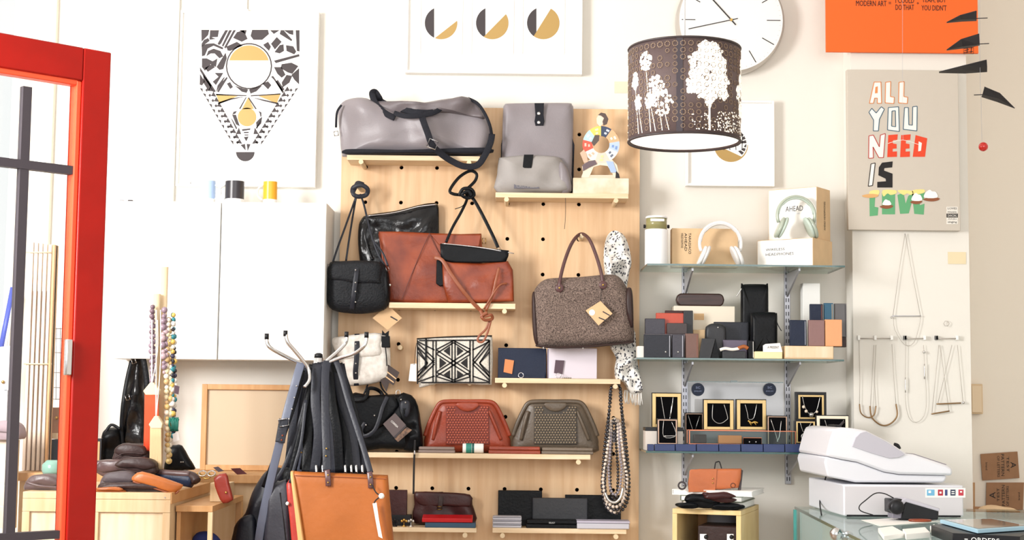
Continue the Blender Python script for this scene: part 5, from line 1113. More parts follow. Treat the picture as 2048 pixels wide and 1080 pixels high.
st(D, [(605, 740, 4.75), (590, 800, 4.76), (570, 860, 4.76), (545, 930, 4.76), (528, 975, 4.78)], .018, BLACK)
b_ = st(D, [(568, 838, 4.70), (564, 862, 4.70), (560, 885, 4.70)], .03, SLATE, .004, 'buckle_tab')
part('buckle', ring(MB(), P(567, 845, 4.69), .03, .022, .004, 4.692, .2), CHROME, b_, smooth=True)
for y in (871, 880): part('stud', MB().ball(P(565 - (y - 871) * .2, y, 4.697), .003, 8, 5), COGNAC, b_, smooth=True)
for i, (x, y) in enumerate(((593, 772), (589, 795), (584, 818), (578, 838))): part('eyelet', MB().ball(P(x, y, 4.712), .0028, 8, 5), SILVER, D, smooth=True)
part('front_pocket', MB().puff([(470, 1120), (475, 1050), (495, 1030), (512, 1040), (515, 1120)], 4.79, .02, .5, k=3), SLB, D, smooth=True)
D = bag('shoulder_bag', 'slate leather shoulder bag between the black backpack and the coral bag', [(538, 965), (560, 962), (582, 962), (584, 1040), (582, 1130), (530, 1130), (534, 1020)], 4.76, .03, mat('slate_bag', '#34353f', .4, bump=.2, bs=90, var=.2), 6)
st(D, [(545, 968, 4.73), (570, 930, 4.73), (598, 850, 4.74), (615, 780, 4.76)], .012); st(D, [(576, 965, 4.73), (592, 900, 4.73), (606, 840, 4.74), (620, 770, 4.76)], .014, BLACK)
part('flap_seam', MB().ptube([(560, 985, 4.73), (566, 1030, 4.728), (572, 1085, 4.728)], .004), BLKP, D)
D = bag('coral_bag', 'narrow strip of coral red leather bag beside the tan tote', [(573, 968), (586, 964), (596, 1010), (612, 1130), (590, 1130), (580, 1040)], 4.72, .02, mat('coral_leather', '#b5392f', .4, bump=.2, bs=90), 4)
st(D, [(580, 966, 4.7), (590, 930, 4.7), (603, 880, 4.71), (612, 800, 4.73)], .01, SLATE); part('button', MB().ball(P(575, 1007, 4.695), .006, 8, 5), PAPER, D, smooth=True)
TOT = mat('tan_tote_leather', '#ac5f20', .5, bump=.2, bs=60, var=.18, vs=5)
D = thing('tote_bag', 'big tan leather tote hanging at the front of the coat rack', 'bag', P(690, 1135, 4.65))
part('body', MB().puff([(583, 941), (600, 943), (680, 946), (776, 950), (780, 1000), (793, 1135), (700, 1136), (612, 1135), (596, 1030)], 4.66, .03, .5, k=1, p=16, wr=.008, ws=7, seed=31), TOT, D, smooth=True)
part('side_edge', MB().puff([(582, 942), (588, 941), (602, 1020), (618, 1135), (604, 1135), (590, 1010)], 4.655, .034, .5, k=1, p=10), mat('pale_tan_edge', '#d9a56b', .5), D, smooth=True)
part('top_seam', MB().ptube([(590, 951, 4.632), (680, 954, 4.629), (774, 958, 4.632)], .0025), TAND, D)
for x, y0, y1 in ((656, 940, 972), (741, 944, 976)):
    t_ = part('handle_tab', MB().ptube([(x - 2, y0, 4.628), (x, (y0 + y1) / 2, 4.622), (x + 1, y1, 4.624)], .017, .005), BRST, D, smooth=True)
    for y in (y0 + 10, y1 - 7): part('rivet', MB().ball(P(x, y, 4.619), .003, 8, 5), BRASS, t_, smooth=True)
st(D, [(654, 942, 4.63), (653, 900, 4.64), (651, 850, 4.66), (650, 790, 4.69), (651, 745, 4.72), (655, 722, 4.74)], .026, SLATE, nm='handle'); st(D, [(741, 946, 4.63), (728, 900, 4.65), (712, 850, 4.67), (696, 800, 4.69), (682, 750, 4.71), (672, 722, 4.73)], .018, SLATE, nm='handle')
for x, y in ((653, 897), (652, 912)): part('rivet', MB().ball(P(x, y, 4.632), .003, 8, 5), BRASS, D, smooth=True)
part('tassel_cord', MB().ptube([(744, 970, 4.61), (752, 985, 4.605), (760, 992, 4.605), (752, 1000, 4.605), (748, 1006, 4.605)], .004), INKB, D, smooth=True)
part('cord_bead', MB().ball(P(763, 992, 4.60), .009, 10, 7), PAPER, D, smooth=True)
part('paper_tag', MB().ppoly([(745, 1007), (753, 1005), (758, 1040), (765, 1077), (757, 1073)], 4.605, .002), CARDW, D)
# black fringe bag behind the tote
D = bag('fringed_bag', 'black leather bag with bundled straps hanging behind the tan tote', [(640, 960), (690, 940), (735, 945), (745, 1000), (748, 1120), (640, 1120)], 4.74, .03, BLACK, 8)
rr3 = random.Random(3)
for i in range(15):
    t0 = i / 14; yv = 4.78 - .05 * rr3.random()
    st(D, [(628 + t0 * 50, 722 + abs(t0 - .5) * 14, 4.76), (620 + t0 * 78 + rr3.uniform(-8, 8), 800, yv), (618 + t0 * 96 + rr3.uniform(-8, 8), 870, yv - .01), (612 + t0 * 120 + rr3.uniform(-5, 5), 946, 4.725)], .018 + .02 * rr3.random(), [BLACK, SLB, SLATE, BLACK, WEB][i % 5])
for x in (632, 645, 690, 702, 712, 724): part('metal_clip', MB().ptube([(x, 930, 4.715), (x + 1, 946, 4.71)], .008, .005), CHROME, D, smooth=True)
D = bag('sling_bag', 'black sling straps and bag hanging from the left hooks behind the long buckle strap', [(560, 960), (580, 930), (610, 935), (622, 950), (622, 1110), (575, 1110)], 4.84, .03, BLACK, 9)
for pts, w, m_ in (([(610, 735, 4.78), (598, 790, 4.8), (588, 850, 4.8), (578, 935, 4.8)], .03, SLATE), ([(620, 735, 4.78), (622, 800, 4.78), (618, 870, 4.79), (605, 940, 4.8)], .022, BLACK), ([(632, 730, 4.77), (628, 800, 4.77), (630, 870, 4.78), (628, 940, 4.8)], .026, SLB),
                   ([(612, 745, 4.77), (604, 800, 4.78), (596, 870, 4.79), (590, 935, 4.8)], .018, SLB), ([(625, 740, 4.79), (612, 820, 4.8), (604, 880, 4.8), (600, 945, 4.8)], .02, SBL)):
    st(D, pts, w, m_)
for x, y in ((600, 840), (603, 905), (622, 905), (618, 918), (607, 912)): part('stud', MB().ball(P(x, y, 4.765), .003, 8, 5), BRASS, D, smooth=True)
# ================================================================ right side: glass shelving on steel tracks
YG = 5.2
for i, (px, y0, y1, lab) in enumerate(((1369, 534, 1040, 'left perforated steel shelf track on the wall behind the glass shelves'), (1574, 534, 968, 'right perforated steel shelf track on the wall behind the glass shelves'))):
    x = P(px, 700, YW).x; z1_, z0_ = P(px, y0, YW).z, P(px, y1, YW).z
    D = thing('shelf_track', lab, 'shelf track', (x, YW, z0_), 'steel shelf tracks')
    part('track', MB().box(x - .011, x + .011, YW - .012, YW - .0005, z0_, z1_), STEEL, D, bevel=.0015)
    sl = MB(); z = z0_ + .012
    while z < z1_ - .02:
        for dx in (-.0045, .0045): sl.box(x + dx - .0015, x + dx + .0015, YW - .0128, YW - .0118, z, z + .014)
        z += .025
    part('slots', sl, BLKP, D, kind='stuff')
    for py in (530, 719, 906):
        zt = P(px, py, YG).z - .006
        if i == 1 and py == 906: pass
        b = MB(); pts = [(YW - .012, zt), (YG + .05, zt), (YG + .05, zt - .010), (YG + .09, zt - .018), (YW - .012, zt - .085)]
        vs = [(x + s_ * .0035, yy, zz) for s_ in (-1, 1) for yy, zz in pts]; n = 5
        b.add(vs, [tuple(range(n)), tuple(range(2 * n - 1, n - 1, -1))] + [(k, k + n, (k + 1) % n + n, (k + 1) % n) for k in range(n)])
        part('bracket', b, STEEL, D, bevel=.0008)
GZ = {}
def gshelf(key, x0, x1, y, lab):
    a, b = P(x0, y, YG).x, P(x1, y, YG).x; z = P((x0 + x1) / 2, y, YG).z; GZ[key] = z
    D = thing('glass_shelf', lab, 'shelf', ((a + b) / 2, YG, z - .006), 'glass shelves on steel brackets')
    part('pane', MB().box(a, b, YG + .002, YW - .02, z - .006, z), GLASSG, D)
    part('front_edge', MB().box(a, b, YG, YG + .002, z - .006, z), GEDGE, D)
    for x in (a, b): part('side_edge', MB().box(x - .0015, x + .0005, YG + .002, YW - .02, z - .006, z), GEDGE, D)
gshelf('a', 1295, 1690, 529, 'top glass shelf with headphones and a white lantern')
gshelf('b', 1274, 1688, 717, 'middle glass shelf crowded with small wallets')
gshelf('c', 1293, 1668, 904, 'lowest glass shelf with framed necklaces and a row of navy boxes')
ga, gb, gc = GZ['a'] + .0005, GZ['b'] + .0005, GZ['c'] + .0005
def gbox(name, label, cat, x0, y0, x1, y1, Y, d, m, zb, group=None, bevel=.002, rz=0, side=None):
    # box with its front bottom-left corner at pixel x0 ; rz turns it about the vertical
    D = thing(name, label, cat, P((x0 + x1) / 2, y1, Y), group)
    a, b = P(x0, (y0 + y1) / 2, Y), P(x1, (y0 + y1) / 2, Y); h = P((x0 + x1) / 2, y0, Y).z - zb
    mb = MB().box(a.x, b.x, Y, Y + d, zb, zb + h); c = Vector((b.x, Y, 0)); R = Matrix.Rotation(rz, 3, 'Z')
    mb.v = [R @ (v - c) + c for v in mb.v]; part('body', mb, m, D, bevel=min(bevel, d * .4)); D['_r'] = 0; del D['_r']
    def T_(x, y, z): return R @ (Vector((x, y, z)) - c) + c
    return D, T_, (a.x, b.x, zb, zb + h)
# lantern
Yl2 = 5.27
q = P(1315, 525, Yl2); r = 23.5 / F * Yl2; zA, zB, zC = ga, P(1315, 457, Yl2).z, P(1315, 431, Yl2).z
D = thing('lantern', 'white cylindrical lantern with an olive translucent top at the left of the top glass shelf', 'lantern', (q.x, Yl2, ga))
part('body', MB().lathe([(r * .97, 0), (r, .004), (r, zB - ga - .003), (r * .97, zB - ga)], (q.x, Yl2 + r, ga), 32), mat('lantern_white', '#f0f0f3', .35), D, smooth=True)
part('light_band', MB().lathe([(r * .9, 0), (r * .9, zC - zB - .006)], (q.x, Yl2 + r, zB + .0005), 32), mat('olive_translucent', '#8f8a5c', .3), D, smooth=True)
part('lid', MB().lathe([(r * .95, 0), (r * .95, .005), (r * .85, .008)], (q.x, Yl2 + r, zC - .006), 32), mat('lantern_white', '#f0f0f3', .35), D, smooth=True)
part('light_window', MB().box(q.x - r * .6, q.x + r * .6, Yl2 + r * .06, Yl2 + r * .16, zB + .026, zB + .036), PAPER, D, bevel=.002)
for s_ in (-1, 1): part('side_knob', MB().lathe([(.006, 0), (.007, .003), (.006, .008)], (q.x + s_ * r * .93 - (.008 if s_ < 0 else 0), Yl2 + r, zB + .012), 12, 'x'), BLKP, D, smooth=True)
KR = mat('kraft_wood', '#dcbb92', .7, var=.08, vs=20)
D, T_, e = gbox('wooden_box', 'flat pale wooden box lying behind the white headphones', 'box', 1344, 457, 1476, 525, 5.33, .06, KR, ga)
for i, (t_, x0, x1) in enumerate((('TARASSACO', 1377, 1382), ('AHEAD', 1369, 1374), ('WIRELESS HEADPHONES', 1362, 1366.5))): ptext(t_, INKB, D, x0, 466, x1, 508 - i * 6, 5.3295, -90)
D.children[0].modifiers['bevel'].width = .001
def headphones(label, cx_, ytop, ybase, w, Y, m, mpad, zb, lean=0):
    D = thing('headphones', label, 'headphones', P(cx_, ybase, Y)); hw = w / 2 / F * Y; c = P(cx_, ytop, Y); hgt = c.z - zb
    pts = []
    for i in range(-12, 13):
        a = PI * i / 12 * .62; x = math.sin(a) / math.sin(1.15) * hw * .97 if abs(a) < PI / 2 else math.sin(a) * hw * 1.06
        pts.append((c.x + math.sin(a) * hw, Y + .03 + lean * (math.cos(a)) * .05, c.z - hw * 1.02 * (1 - math.cos(a))))
    part('headband', MB().tube(pts, .012, .020, n=10), m, D, smooth=True)
    part('headband_inside', MB().tube([(p_[0] * 1 + (c.x - p_[0]) * .06, p_[1], p_[2] - .002 - .004 * (1 if i > 6 and i < 18 else 0)) for i, p_ in enumerate(pts)][3:-3], .007, .018, n=8), mpad, D, smooth=True)
    for s_ in (-1, 1):
        ex, ez = pts[0 if s_ < 0 else -1][0], pts[0][2]
        R = Matrix.Rotation(-s_ * .42, 3, 'Y'); ctr = Vector((ex - s_ * .004, Y + .03, (ez + zb) / 2 + .008)); hh_ = (ez - zb) / 2 + .012
        for nm, off, th, m_ in (('ear_cup', 0, .014, m), ('ear_pad', -s_ * .013, .012, mpad)):
            mb = MB().lathe([(hh_ * .85, -th / 2), (hh_, -th / 4), (hh_, th / 4), (hh_ * .85, th / 2)], (0, 0, 0), 24, 'x'); mb.v = [ctr + R @ (v + Vector((off, 0, 0))) for v in mb.v]
            lo = min(v.z for v in mb.v)
            if lo < zb: mb.v = [v + Vector((0, 0, zb - lo)) for v in mb.v]
            part(nm, mb, m_, D, smooth=True)
    return D
headphones('white over-ear headphones standing in front of the flat wooden box', 1443, 443, 526, 84, 5.25, mat('gloss_white', '#eeecec', .2, coat=.6), mat('pad_white', '#dcd8d6', .6), ga)
TH = -.62; cT_, sT_ = math.cos(TH), math.sin(TH); FR = Vector((cT_, sT_, 0)); FN_ = Vector((sT_, -cT_, 0))
def yawbox(lab, pxc, y0, Yc0, w, d_, zb):
    c0 = P(pxc, (y0 + 500) / 2, Yc0); zt0 = P(pxc, y0, Yc0).z; R = Matrix.Rotation(TH, 3, 'Z'); pv_ = Vector((c0.x, Yc0, 0))
    D = thing('product_box', lab, 'box', (c0.x, Yc0, zb)); mb = MB().box(c0.x - w, c0.x, Yc0, Yc0 + d_, zb, zt0); mb.v = [R @ (v - pv_) + pv_ for v in mb.v]; part('body', mb, KR, D, bevel=.001)
    mb = MB().box(c0.x - w + .002, c0.x - .002, Yc0 - .0007, Yc0 - .0001, zb + .002, zt0 - .002); mb.v = [R @ (v - pv_) + pv_ for v in mb.v]; part('white_front', mb, PAPER, D)
    def wr_(t_, m_, f0, h0, fw, fh): text(t_, m_, D, Vector((c0.x, Yc0, zb + (zt0 - zb) * h0)) - FR * (w * (1 - f0)) + FN_ * .0008, FR, (0, 0, 1), w * fw, (zt0 - zb) * fh)
    def ws_(t_, f0, h0, fw, fh):
        SR = Vector((-sT_, cT_, 0)); text(t_, INKB, D, Vector((c0.x, Yc0, zb + (zt0 - zb) * h0)) + SR * (d_ * f0) + FR * .0006, (0, 0, 1), -SR, (zt0 - zb) * fw, d_ * fh)
    return D, wr_, ws_, zt0
D, wr_, ws_, zt2 = yawbox('long white fronted wooden box under the sage green headphones', 1626, 475, YG + .015, .215, .165, ga)
wr_('WIRELESS', INKB, .16, .60, .34, .09); wr_('HEADPHONES', INK, .16, .42, .5, .10); wr_('AHEAD', STEEL, .18, .28, .2, .06)
D, wr_, ws_, zt4 = yawbox('square wooden box with white front standing behind the sage green headphones', 1634, 373, 5.275, .188, .115, zt2 + .0005)
wr_('AHEAD', INK, .36, .56, .36, .10); wr_('HEADPHONES', STEEL, .42, .50, .24, .025); ws_('AHEAD HEADPHONES', .62, .2, .55, .12)

headphones('sage green over-ear headphones standing on the long white box', 1595, 391, 476, 76, YG + .025, mat('sage_gloss', '#a9b3a4', .3, coat=.4), mat('sage_pad', '#bccabf', .6), zt2 + .0005)
# ---- middle shelf
def riser(name, label, x0, y0, x1, Y, d, m):
    D, T_, e = gbox(name, label, 'box', x0, y0, x1, 716, Y, d, m, gb); return e[3]
zr1 = riser('riser', 'clear display step carrying the back row of wallets at the left end', 1290, 668, 1386, 5.29, .06, mat('riser_grey', '#6a666c', .5))
zr2 = riser('riser', 'kraft display box under the long cream box on the middle shelf', 1386, 660, 1478, 5.34, .11, KR)
tag(part('cream_box', MB().pbox(1275, 692, 1290, 716, 5.24, .06, gb), CARDW, bevel=.002), 'small cream box at the far left end of the middle shelf', 'box')
D, T_, e = gbox('long_box', 'long cream box with orange striped panel below the dark glasses case', 'box', 1348, 612, 1470, 660, 5.37, .09, mat('cream_box', '#e8ddcb', .7), zr2)
zg = e[3]; part('orange_stripes', MB().pbox(1388, 627, 1408, 640, 5.3692, .0008), mat('stripe_tan', '#d8b184', .7), D)
D = thing('glasses_case', 'dark grained brown glasses case lying on the long cream box', 'case', P(1400, 611, 5.39))
a, b = P(1353, 598, 5.38).x, P(1449, 598, 5.38).x; h_ = P(1400, 585.5, 5.38).z - P(1400, 611, 5.38).z
part('case', MB().prism([(a + .006 + .016 * (1 - math.cos(t_)), 0) for t_ in ()] + [(x, zg + z) for x, z in ((a + .014, 0), (b - .014, 0), (b - .004, .008), (b, h_ / 2), (b - .004, h_ - .007), (b - .014, h_), (a + .014, h_), (a + .004, h_ - .007), (a, h_ / 2), (a + .004, .008))], 5.38, 5.42), mat('dark_wood_grain', '#3f2420', .4, col2='#241412', vs=10, stretch=(1, 1, 9)), D, bevel=.005)
def lw(name, lab, x0, y0, x1, y1, Y, m, zb, d=.014, **k): return wallet(name, lab, x0, y0, x1, y1, Y, d, m, zb, 'wallet', None, **k)
PUR = mat('purple_black', '#33303c', .4, bump=.2, bs=100, var=.15); BRC = mat('brown_card_leather', '#6e5048', .5, bump=.2, bs=100)
lw('small_wallet', 'blue black wallet with silver stud at the left front of the middle shelf', 1288, 669, 1342, 716, 5.225, SLATE, gb, .02, snap=(.8, .25), seam=STEEL)
lw('small_wallet', 'narrow dark purple wallet with silver stud beside the blue black one', 1344, 669, 1368, 716, 5.23, PUR, gb, .018, snap=(.5, .25), seam=STEEL)
lw('small_wallet', 'brown leather card wallet beside the narrow purple wallet', 1371, 667, 1397, 716, 5.235, BRC, gb, .018, seam=TAND)
lw('small_wallet', 'shiny purple black wallet standing at the left of the back row', 1290, 637, 1330, 668, 5.31, PUR, zr1, .014)
lw('small_wallet', 'dark brown wallet standing in front of the red one', 1334, 646, 1374, 668, 5.30, mat('espresso', '#3d3233', .45, bump=.2, bs=90), zr1, .012)
lw('small_wallet', 'bright rust red wallet in the back row on the middle shelf', 1312, 626, 1367, 668, 5.325, mat('bright_rust', '#b8432a', .4, bump=.2, bs=90), zr1, .012)
lw('small_wallet', 'dark maroon wallet peeping out behind the rust red one', 1330, 621, 1374, 668, 5.34, MAROON, zr1, .01)
lw('small_wallet', 'tall black wallet at the right of the back row', 1367, 621, 1386, 668, 5.318, mat('soft_black', '#25262b'), zr1, .014)
def zipcase(name, lab, x0, y0, x1, y1, Y, T, m, rad=9, zip_=True, zb=gb):
    D = thing(name, lab, 'case', P((x0 + x1) / 2, y1, Y)); o = [(x0, y0 + rad), (x0 + rad * .3, y0 + rad * .3), (x0 + rad, y0), (x1 - rad, y0), (x1 - rad * .3, y0 + rad * .3), (x1, y0 + rad), (x1, y1 - rad * .7), (x1 - rad * .3, y1 - 2), (x1 - rad, y1), (x0 + rad, y1), (x0 + rad * .3, y1 - 2), (x0, y1 - rad * .7)]
    part('body', MB().puff(o, Y, T, 1, k=2, p=9, zb=zb), m, D, smooth=True)
    if zip_: part('zip', MB().ptube([(x0 + 1, y1 - rad, Y), (x0 + 1, y0 + rad, Y), (x0 + rad * .3 + 1, y0 + rad * .3 + 1, Y), (x0 + rad, y0 + 1, Y), (x1 - rad, y0 + 1, Y), (x1 - rad * .3 - 1, y0 + rad * .3 + 1, Y), (x1 - 1, y0 + rad, Y), (x1 - 1, y1 - rad, Y)], .006, .010, k=3), BLKP, D, smooth=True)
    return D
SB = mat('soft_black', '#25262b')
D = zipcase('zip_case', 'tall black rounded zip case standing at the back of the middle shelf', 1482, 569, 1536, 716, 5.36, .02, BLACK)
part('zip_pull', MB().ptube([(1483, 577, 5.35), (1478, 585, 5.35), (1473, 593, 5.35)], .005, .003), SILVER, D, smooth=True)
D = zipcase('zip_case', 'shorter black zip case with cord standing in front of the tall one', 1502, 625, 1554, 716, 5.29, .022, BLACK, 8)
part('zip_cord', MB().ptube([(1552, 638, 5.28), (1556, 650, 5.28), (1563, 662, 5.28)], .003), BLKP, D, smooth=True)
D = zipcase('round_case', 'small rounded black pouch with silver snap in the middle of the shelf', 1410, 647, 1452, 716, 5.30, .02, SB, 14, False); part('snap', MB().ball(P(1436, 655, 5.28), .003, 8, 5), SILVER, D, smooth=True)
lw('small_wallet', 'large slate grey wallet standing behind the round black pouch', 1428, 644, 1497, 716, 5.335, SLATE, gb, .015, seam=BLKP)
lw('small_wallet', 'lavender grey wallet standing low in front of the slate one', 1446, 680, 1494, 716, 5.27, mat('lavender_grey', '#5d5468', .45, bump=.2, bs=90), gb, .015)
lw('small_wallet', 'narrow black card wallet with pale edge beside the shorter zip case', 1496, 681, 1509, 716, 5.245, BLACK, gb, .012, seam=PAPER)
D = thing('easel_wallet', 'dark wallet opened and standing like a small tent on the middle shelf', 'wallet', P(1420, 716, 5.24))
mb = MB()
a, b, c_ = P(1398, 716, 5.235), P(1432, 677, 5.26), P(1442, 716, 5.235)
def sheet(p0, p1, dep, th, m, nm):
    d = (Vector(p1) - Vector(p0)); n_ = d.cross(Vector((0, 1, 0))).normalized() * th
    q_ = [Vector(p0), Vector(p1), Vector(p1) + n_, Vector(p0) + n_]; part(nm, MB().add([v for v in q_] + [v + Vector((0, dep, 0)) for v in q_], [(0, 1, 2, 3), (7, 6, 5, 4), (0, 4, 5, 1), (1, 5, 6, 2), (2, 6, 7, 3), (3, 7, 4, 0)]), m, D, bevel=.0008)
gx = lambda px: P(px, 716, 5.235).x
zt_2 = P(1425, 677, 5.235).z
part('left_leaf', MB().prism([(gx(1398), gb), (gx(1421), gb), (gx(1431), zt_2), (gx(1404), zt_2)], 5.235, 5.243), SB, D, bevel=.001)
part('right_leaf', MB().prism([(gx(1421.5), gb), (gx(1440), gb), (gx(1431.5), zt_2)], 5.238, 5.258), BLACK, D, bevel=.001)
D = thing('key_fob', 'tan and bone leather key fob lying before the lavender wallet', 'key fob', P(1470, 702, 5.235))
part('bone', MB().ptube([(1440, 700, 5.235), (1450, 697, 5.232), (1465, 699, 5.232), (1478, 697, 5.232)], .011, .008), CARDW, D, smooth=True)
part('tan_end', MB().ptube([(1476, 697, 5.232), (1488, 693, 5.232), (1496, 697, 5.232)], .013, .008), TAN, D, smooth=True)
part('stand', MB().pbox(1445, 702, 1492, 716, 5.235, .02, gb), SB, D, bevel=.002)
D, T_, e = gbox('cream_card_box', 'small pale yellow box with a white tag on top in front of the zip case', 'box', 1510, 703, 1565, 716, 5.215, .06, mat('pale_yellow', '#e9dcae', .7), gb)
part('white_tag', MB().ppoly([(1526, 691), (1531, 688), (1560, 686), (1565, 704), (1526, 704)], 5.214, .0012), PAPER, D); ptext('A PRESENT', INK, D, 1535, 692, 1558, 697, 5.2135)
# right group on the middle shelf
D, T_, e = gbox('wood_block', 'pale wooden box carrying the navy, mauve and peach wallets', 'box', 1570, 692, 1667, 716, YG + .006, .13, KR, gb)
D['category'] = 'box'; zw = e[3]; part('pale_front', MB().pbox(1571, 693, 1666, 715, YG + .0052, .0006), mat('pale_pine', '#efdcc0'), D)
lw('small_wallet', 'navy passport wallet, left of three on the pale wooden box', 1580, 640, 1613, 692, YG + .02, NAVY, zw, .014, seam=STEEL)
lw('small_wallet', 'mauve brown passport wallet, middle of three on the pale wooden box', 1617, 640, 1649, 692, YG + .02, mat('mauve_leather', '#84625f', .45, bump=.2, bs=90), zw, .014)
lw('small_wallet', 'peach tan passport wallet, right of three on the pale wooden box', 1650, 639, 1684, 692, YG + .02, mat('peach_leather', '#dd9c6c', .45, bump=.2, bs=90), zw, .014)
lw('small_wallet', 'dark navy wallet with tan edge in the row behind, left', 1620, 608, 1646, 692, YG + .06, NAVY, zw, .012, seam=TAND)
lw('small_wallet', 'teal blue wallet in the middle of the row behind', 1648, 606, 1667, 692, YG + .065, mat('teal_leather', '#1f5570', .45, bump=.2, bs=90), zw, .012, seam=TAGM)
lw('small_wallet', 'dark grey bordered wallet at the right of the row behind', 1669, 607, 1693, 655, YG + .07, mat('grey_wallet', '#5c5a5c', .45), zw + .035, .012, seam=BLKP)
tag(part('wallet_stand', MB().pbox(1667, 655, 1693, 692, YG + .075, .03, zw), BROWN, bevel=.002), 'dark brown stand under the grey bordered wallet', 'stand')
tag(part('white_box', MB().pbox(1606, 566, 1641, 716, 5.40, .05, gb), mat('white_box', '#efefec', .5), bevel=.002), 'tall white carton standing behind the navy and teal wallets', 'box')
# ---- lowest glass shelf: framed necklaces
def jframe(lab, x0, y0, x1, y1, Y, m, w, zb=None, tray=False, chain=None, pend=None, stand=False):
    D = thing('necklace_frame', lab, 'frame', P((x0 + x1) / 2, y1, Y), 'framed necklaces on the lowest glass shelf')
    a, b = P(x0, (y0 + y1) / 2, Y).x, P(x1, (y0 + y1) / 2, Y).x; g, e_ = P((x0 + x1) / 2, y0, Y).z, P((x0 + x1) / 2, y1, Y).z
    if zb is not None: e_ = zb
    part('tray', MB().box(a - .002, b + .002, Y + .004, Y + .026, e_, g + .003), BLKP, D, bevel=.001)
    for bx in ((a, a + w, e_, g), (b - w, b, e_, g), (a + w, b - w, e_, e_ + w * .8), (a + w, b - w, g - w, g)): part('frame_side', MB().box(bx[0], bx[1], Y, Y + .006, bx[2], bx[3]), m, D, bevel=.0008)
    part('velvet', MB().box(a + w, b - w, Y + .002, Y + .0045, e_ + w * .8, g - w), DARK, D)
    Yc_ = Y - .0005; U = lambda u, v: (a + (b - a) * u, Yc_, e_ + (g - e_) * v)
    if chain: part('chain', MB().tube([U(*q_) for q_ in chain], .0022, n=6, k=4), SILVER, D, smooth=True)
    for it in pend or []:
        if it[0] == 'ball': part('pendant_bead', MB().ball(U(it[1], it[2]), it[3], 10, 7), it[4], D, smooth=True)
        if it[0] == 'ring': part('pendant_ring', MB().tube([Vector(U(it[1], it[2])) + Vector((it[3] * math.cos(t_ * PI / 10), 0, it[3] * math.sin(t_ * PI / 10))) for t_ in range(20)], .003, n=6, closed=True), it[4], D, smooth=True)
        if it[0] == 'bar': part('pendant_bar', MB().tube([U(*q_) for q_ in it[1]], it[2], n=6, k=3), it[3], D, smooth=True)
    return D
Yj = 5.27
D, T_, e = gbox('lidded_box', 'pale grey box with black lid at the left end of the lowest glass shelf', 'box', 1291, 862, 1366, 903, 5.26, .09, mat('box_grey', '#cfc7bf', .6), gc, bevel=.001); zl = e[3]
part('lid', MB().box(e[0] - .001, e[1] + .001, 5.258, 5.352, zl, zl + .012), BLKP, D, bevel=.001); zl += .013
jframe('largest gold framed necklace with silver beads, top left of the shelf', 1305, 787, 1362, 853, 5.30, GOLD, .012, zl, chain=[(.3, .9), (.36, .6), (.45, .2), (.58, .2), (.68, .55), (.72, .9)], pend=[('ball', .42, .22, .004, SILVER), ('ball', .55, .19, .004, SILVER), ('bar', [(.62, .3), (.7, .72)], .005, SILVER)])
jframe('small thin framed necklace with bar pendant in front of the pale grey box', 1316, 839, 1354, 887, 5.235, mat('rose_frame', '#b99a86', .35, .4), .004, P(1335, 888, 5.235).z, chain=[(.3, .95), (.3, .3), (.95, .35), (.72, .9)], pend=[('bar', [(.3, .32), (.93, .34)], .003, SILVER)])
tag(part('display_step', MB().pbox(1310, 889, 1360, 903, 5.232, .024, gc), NAVY, bevel=.001), 'dark step under the small bar pendant frame', 'stand')
jframe('small black framed necklace half behind the copper glass tray', 1371, 827, 1406, 862, 5.36, mat('rose_frame', '#b99a86'), .003, None, chain=[(.15, .9), (.4, .1), (.5, .02)], pend=[('bar', [(.55, .05), (.8, .85)], .002, SILVER)])
jframe('gold framed necklace with a curved silver bar, left of the middle pair', 1408, 800, 1467, 859, 5.31, GOLD, .012, None, chain=[(.3, .85), (.28, .45), (.32, .32), (.45, .22), (.6, .22), (.75, .32), (.8, .42), (.68, .85)])
jframe('gold framed necklace with gold leaf pendant, right of the middle pair', 1474, 800, 1532, 859, 5.31, GOLD, .012, None, chain=[(.28, .85), (.36, .55), (.4, .35), (.58, .4), (.68, .85)], pend=[('bar', [(.38, .3), (.5, .22), (.6, .26), (.72, .22)], .008, BRASS), ('bar', [(.42, .25), (.5, .14)], .005, BRASS), ('bar', [(.6, .24), (.66, .15)], .005, BRASS)])
tag(part('display_step', MB().pbox(1372, 860, 1534, 903, 5.315, .05, gc), mat('riser_grey', '#6a666c'), bevel=.001), 'grey step carrying the middle pair of gold frames', 'stand')
jframe('small black framed necklace inside the right end of the copper tray', 1536, 833, 1574, 884, 5.27, mat('rose_frame', '#b99a86'), .003, gc + .02, chain=[(.15, .9), (.45, .3), (.5, .18), (.6, .35), (.7, .85)], pend=[('ball', .5, .16, .003, SILVER)])
D = jframe('deep gold and black tray frame with pearl necklace at the upper right', 1597, 790, 1648, 838, 5.34, GOLD, .007, None, chain=[(.15, .95), (.25, .5), (.45, .2), (.7, .35), (.85, .95)], pend=[('ball', .2, .5, .006, mat('pearl', '#e8d8c4', .2, coat=.6)), ('ball', .3, .32, .006, mat('pearl', '#e8d8c4')), ('ball', .5, .18, .009, SILVER), ('ball', .72, .3, .005, mat('pearl', '#e8d8c4'))])
part('outer_box', MB().pbox(1592, 784, 1653, 842, 5.346, .03), BLKP, D, bevel=.001)
tag(part('display_step', MB().pbox(1592, 842, 1652, 903, 5.35, .05, gc), mat('riser_grey', '#6a666c'), bevel=.001), 'grey step carrying the deep pearl necklace tray', 'stand')
jframe('small gold framed necklace with ring pendant below the deep tray', 1593, 843, 1630, 886, 5.25, GOLD, .005, None, chain=[(.2, .95), (.42, .48), (.8, .95)], pend=[('ring', .42, .3, .010, SILVER), ('ball', .42, .22, .0035, SILVER)])
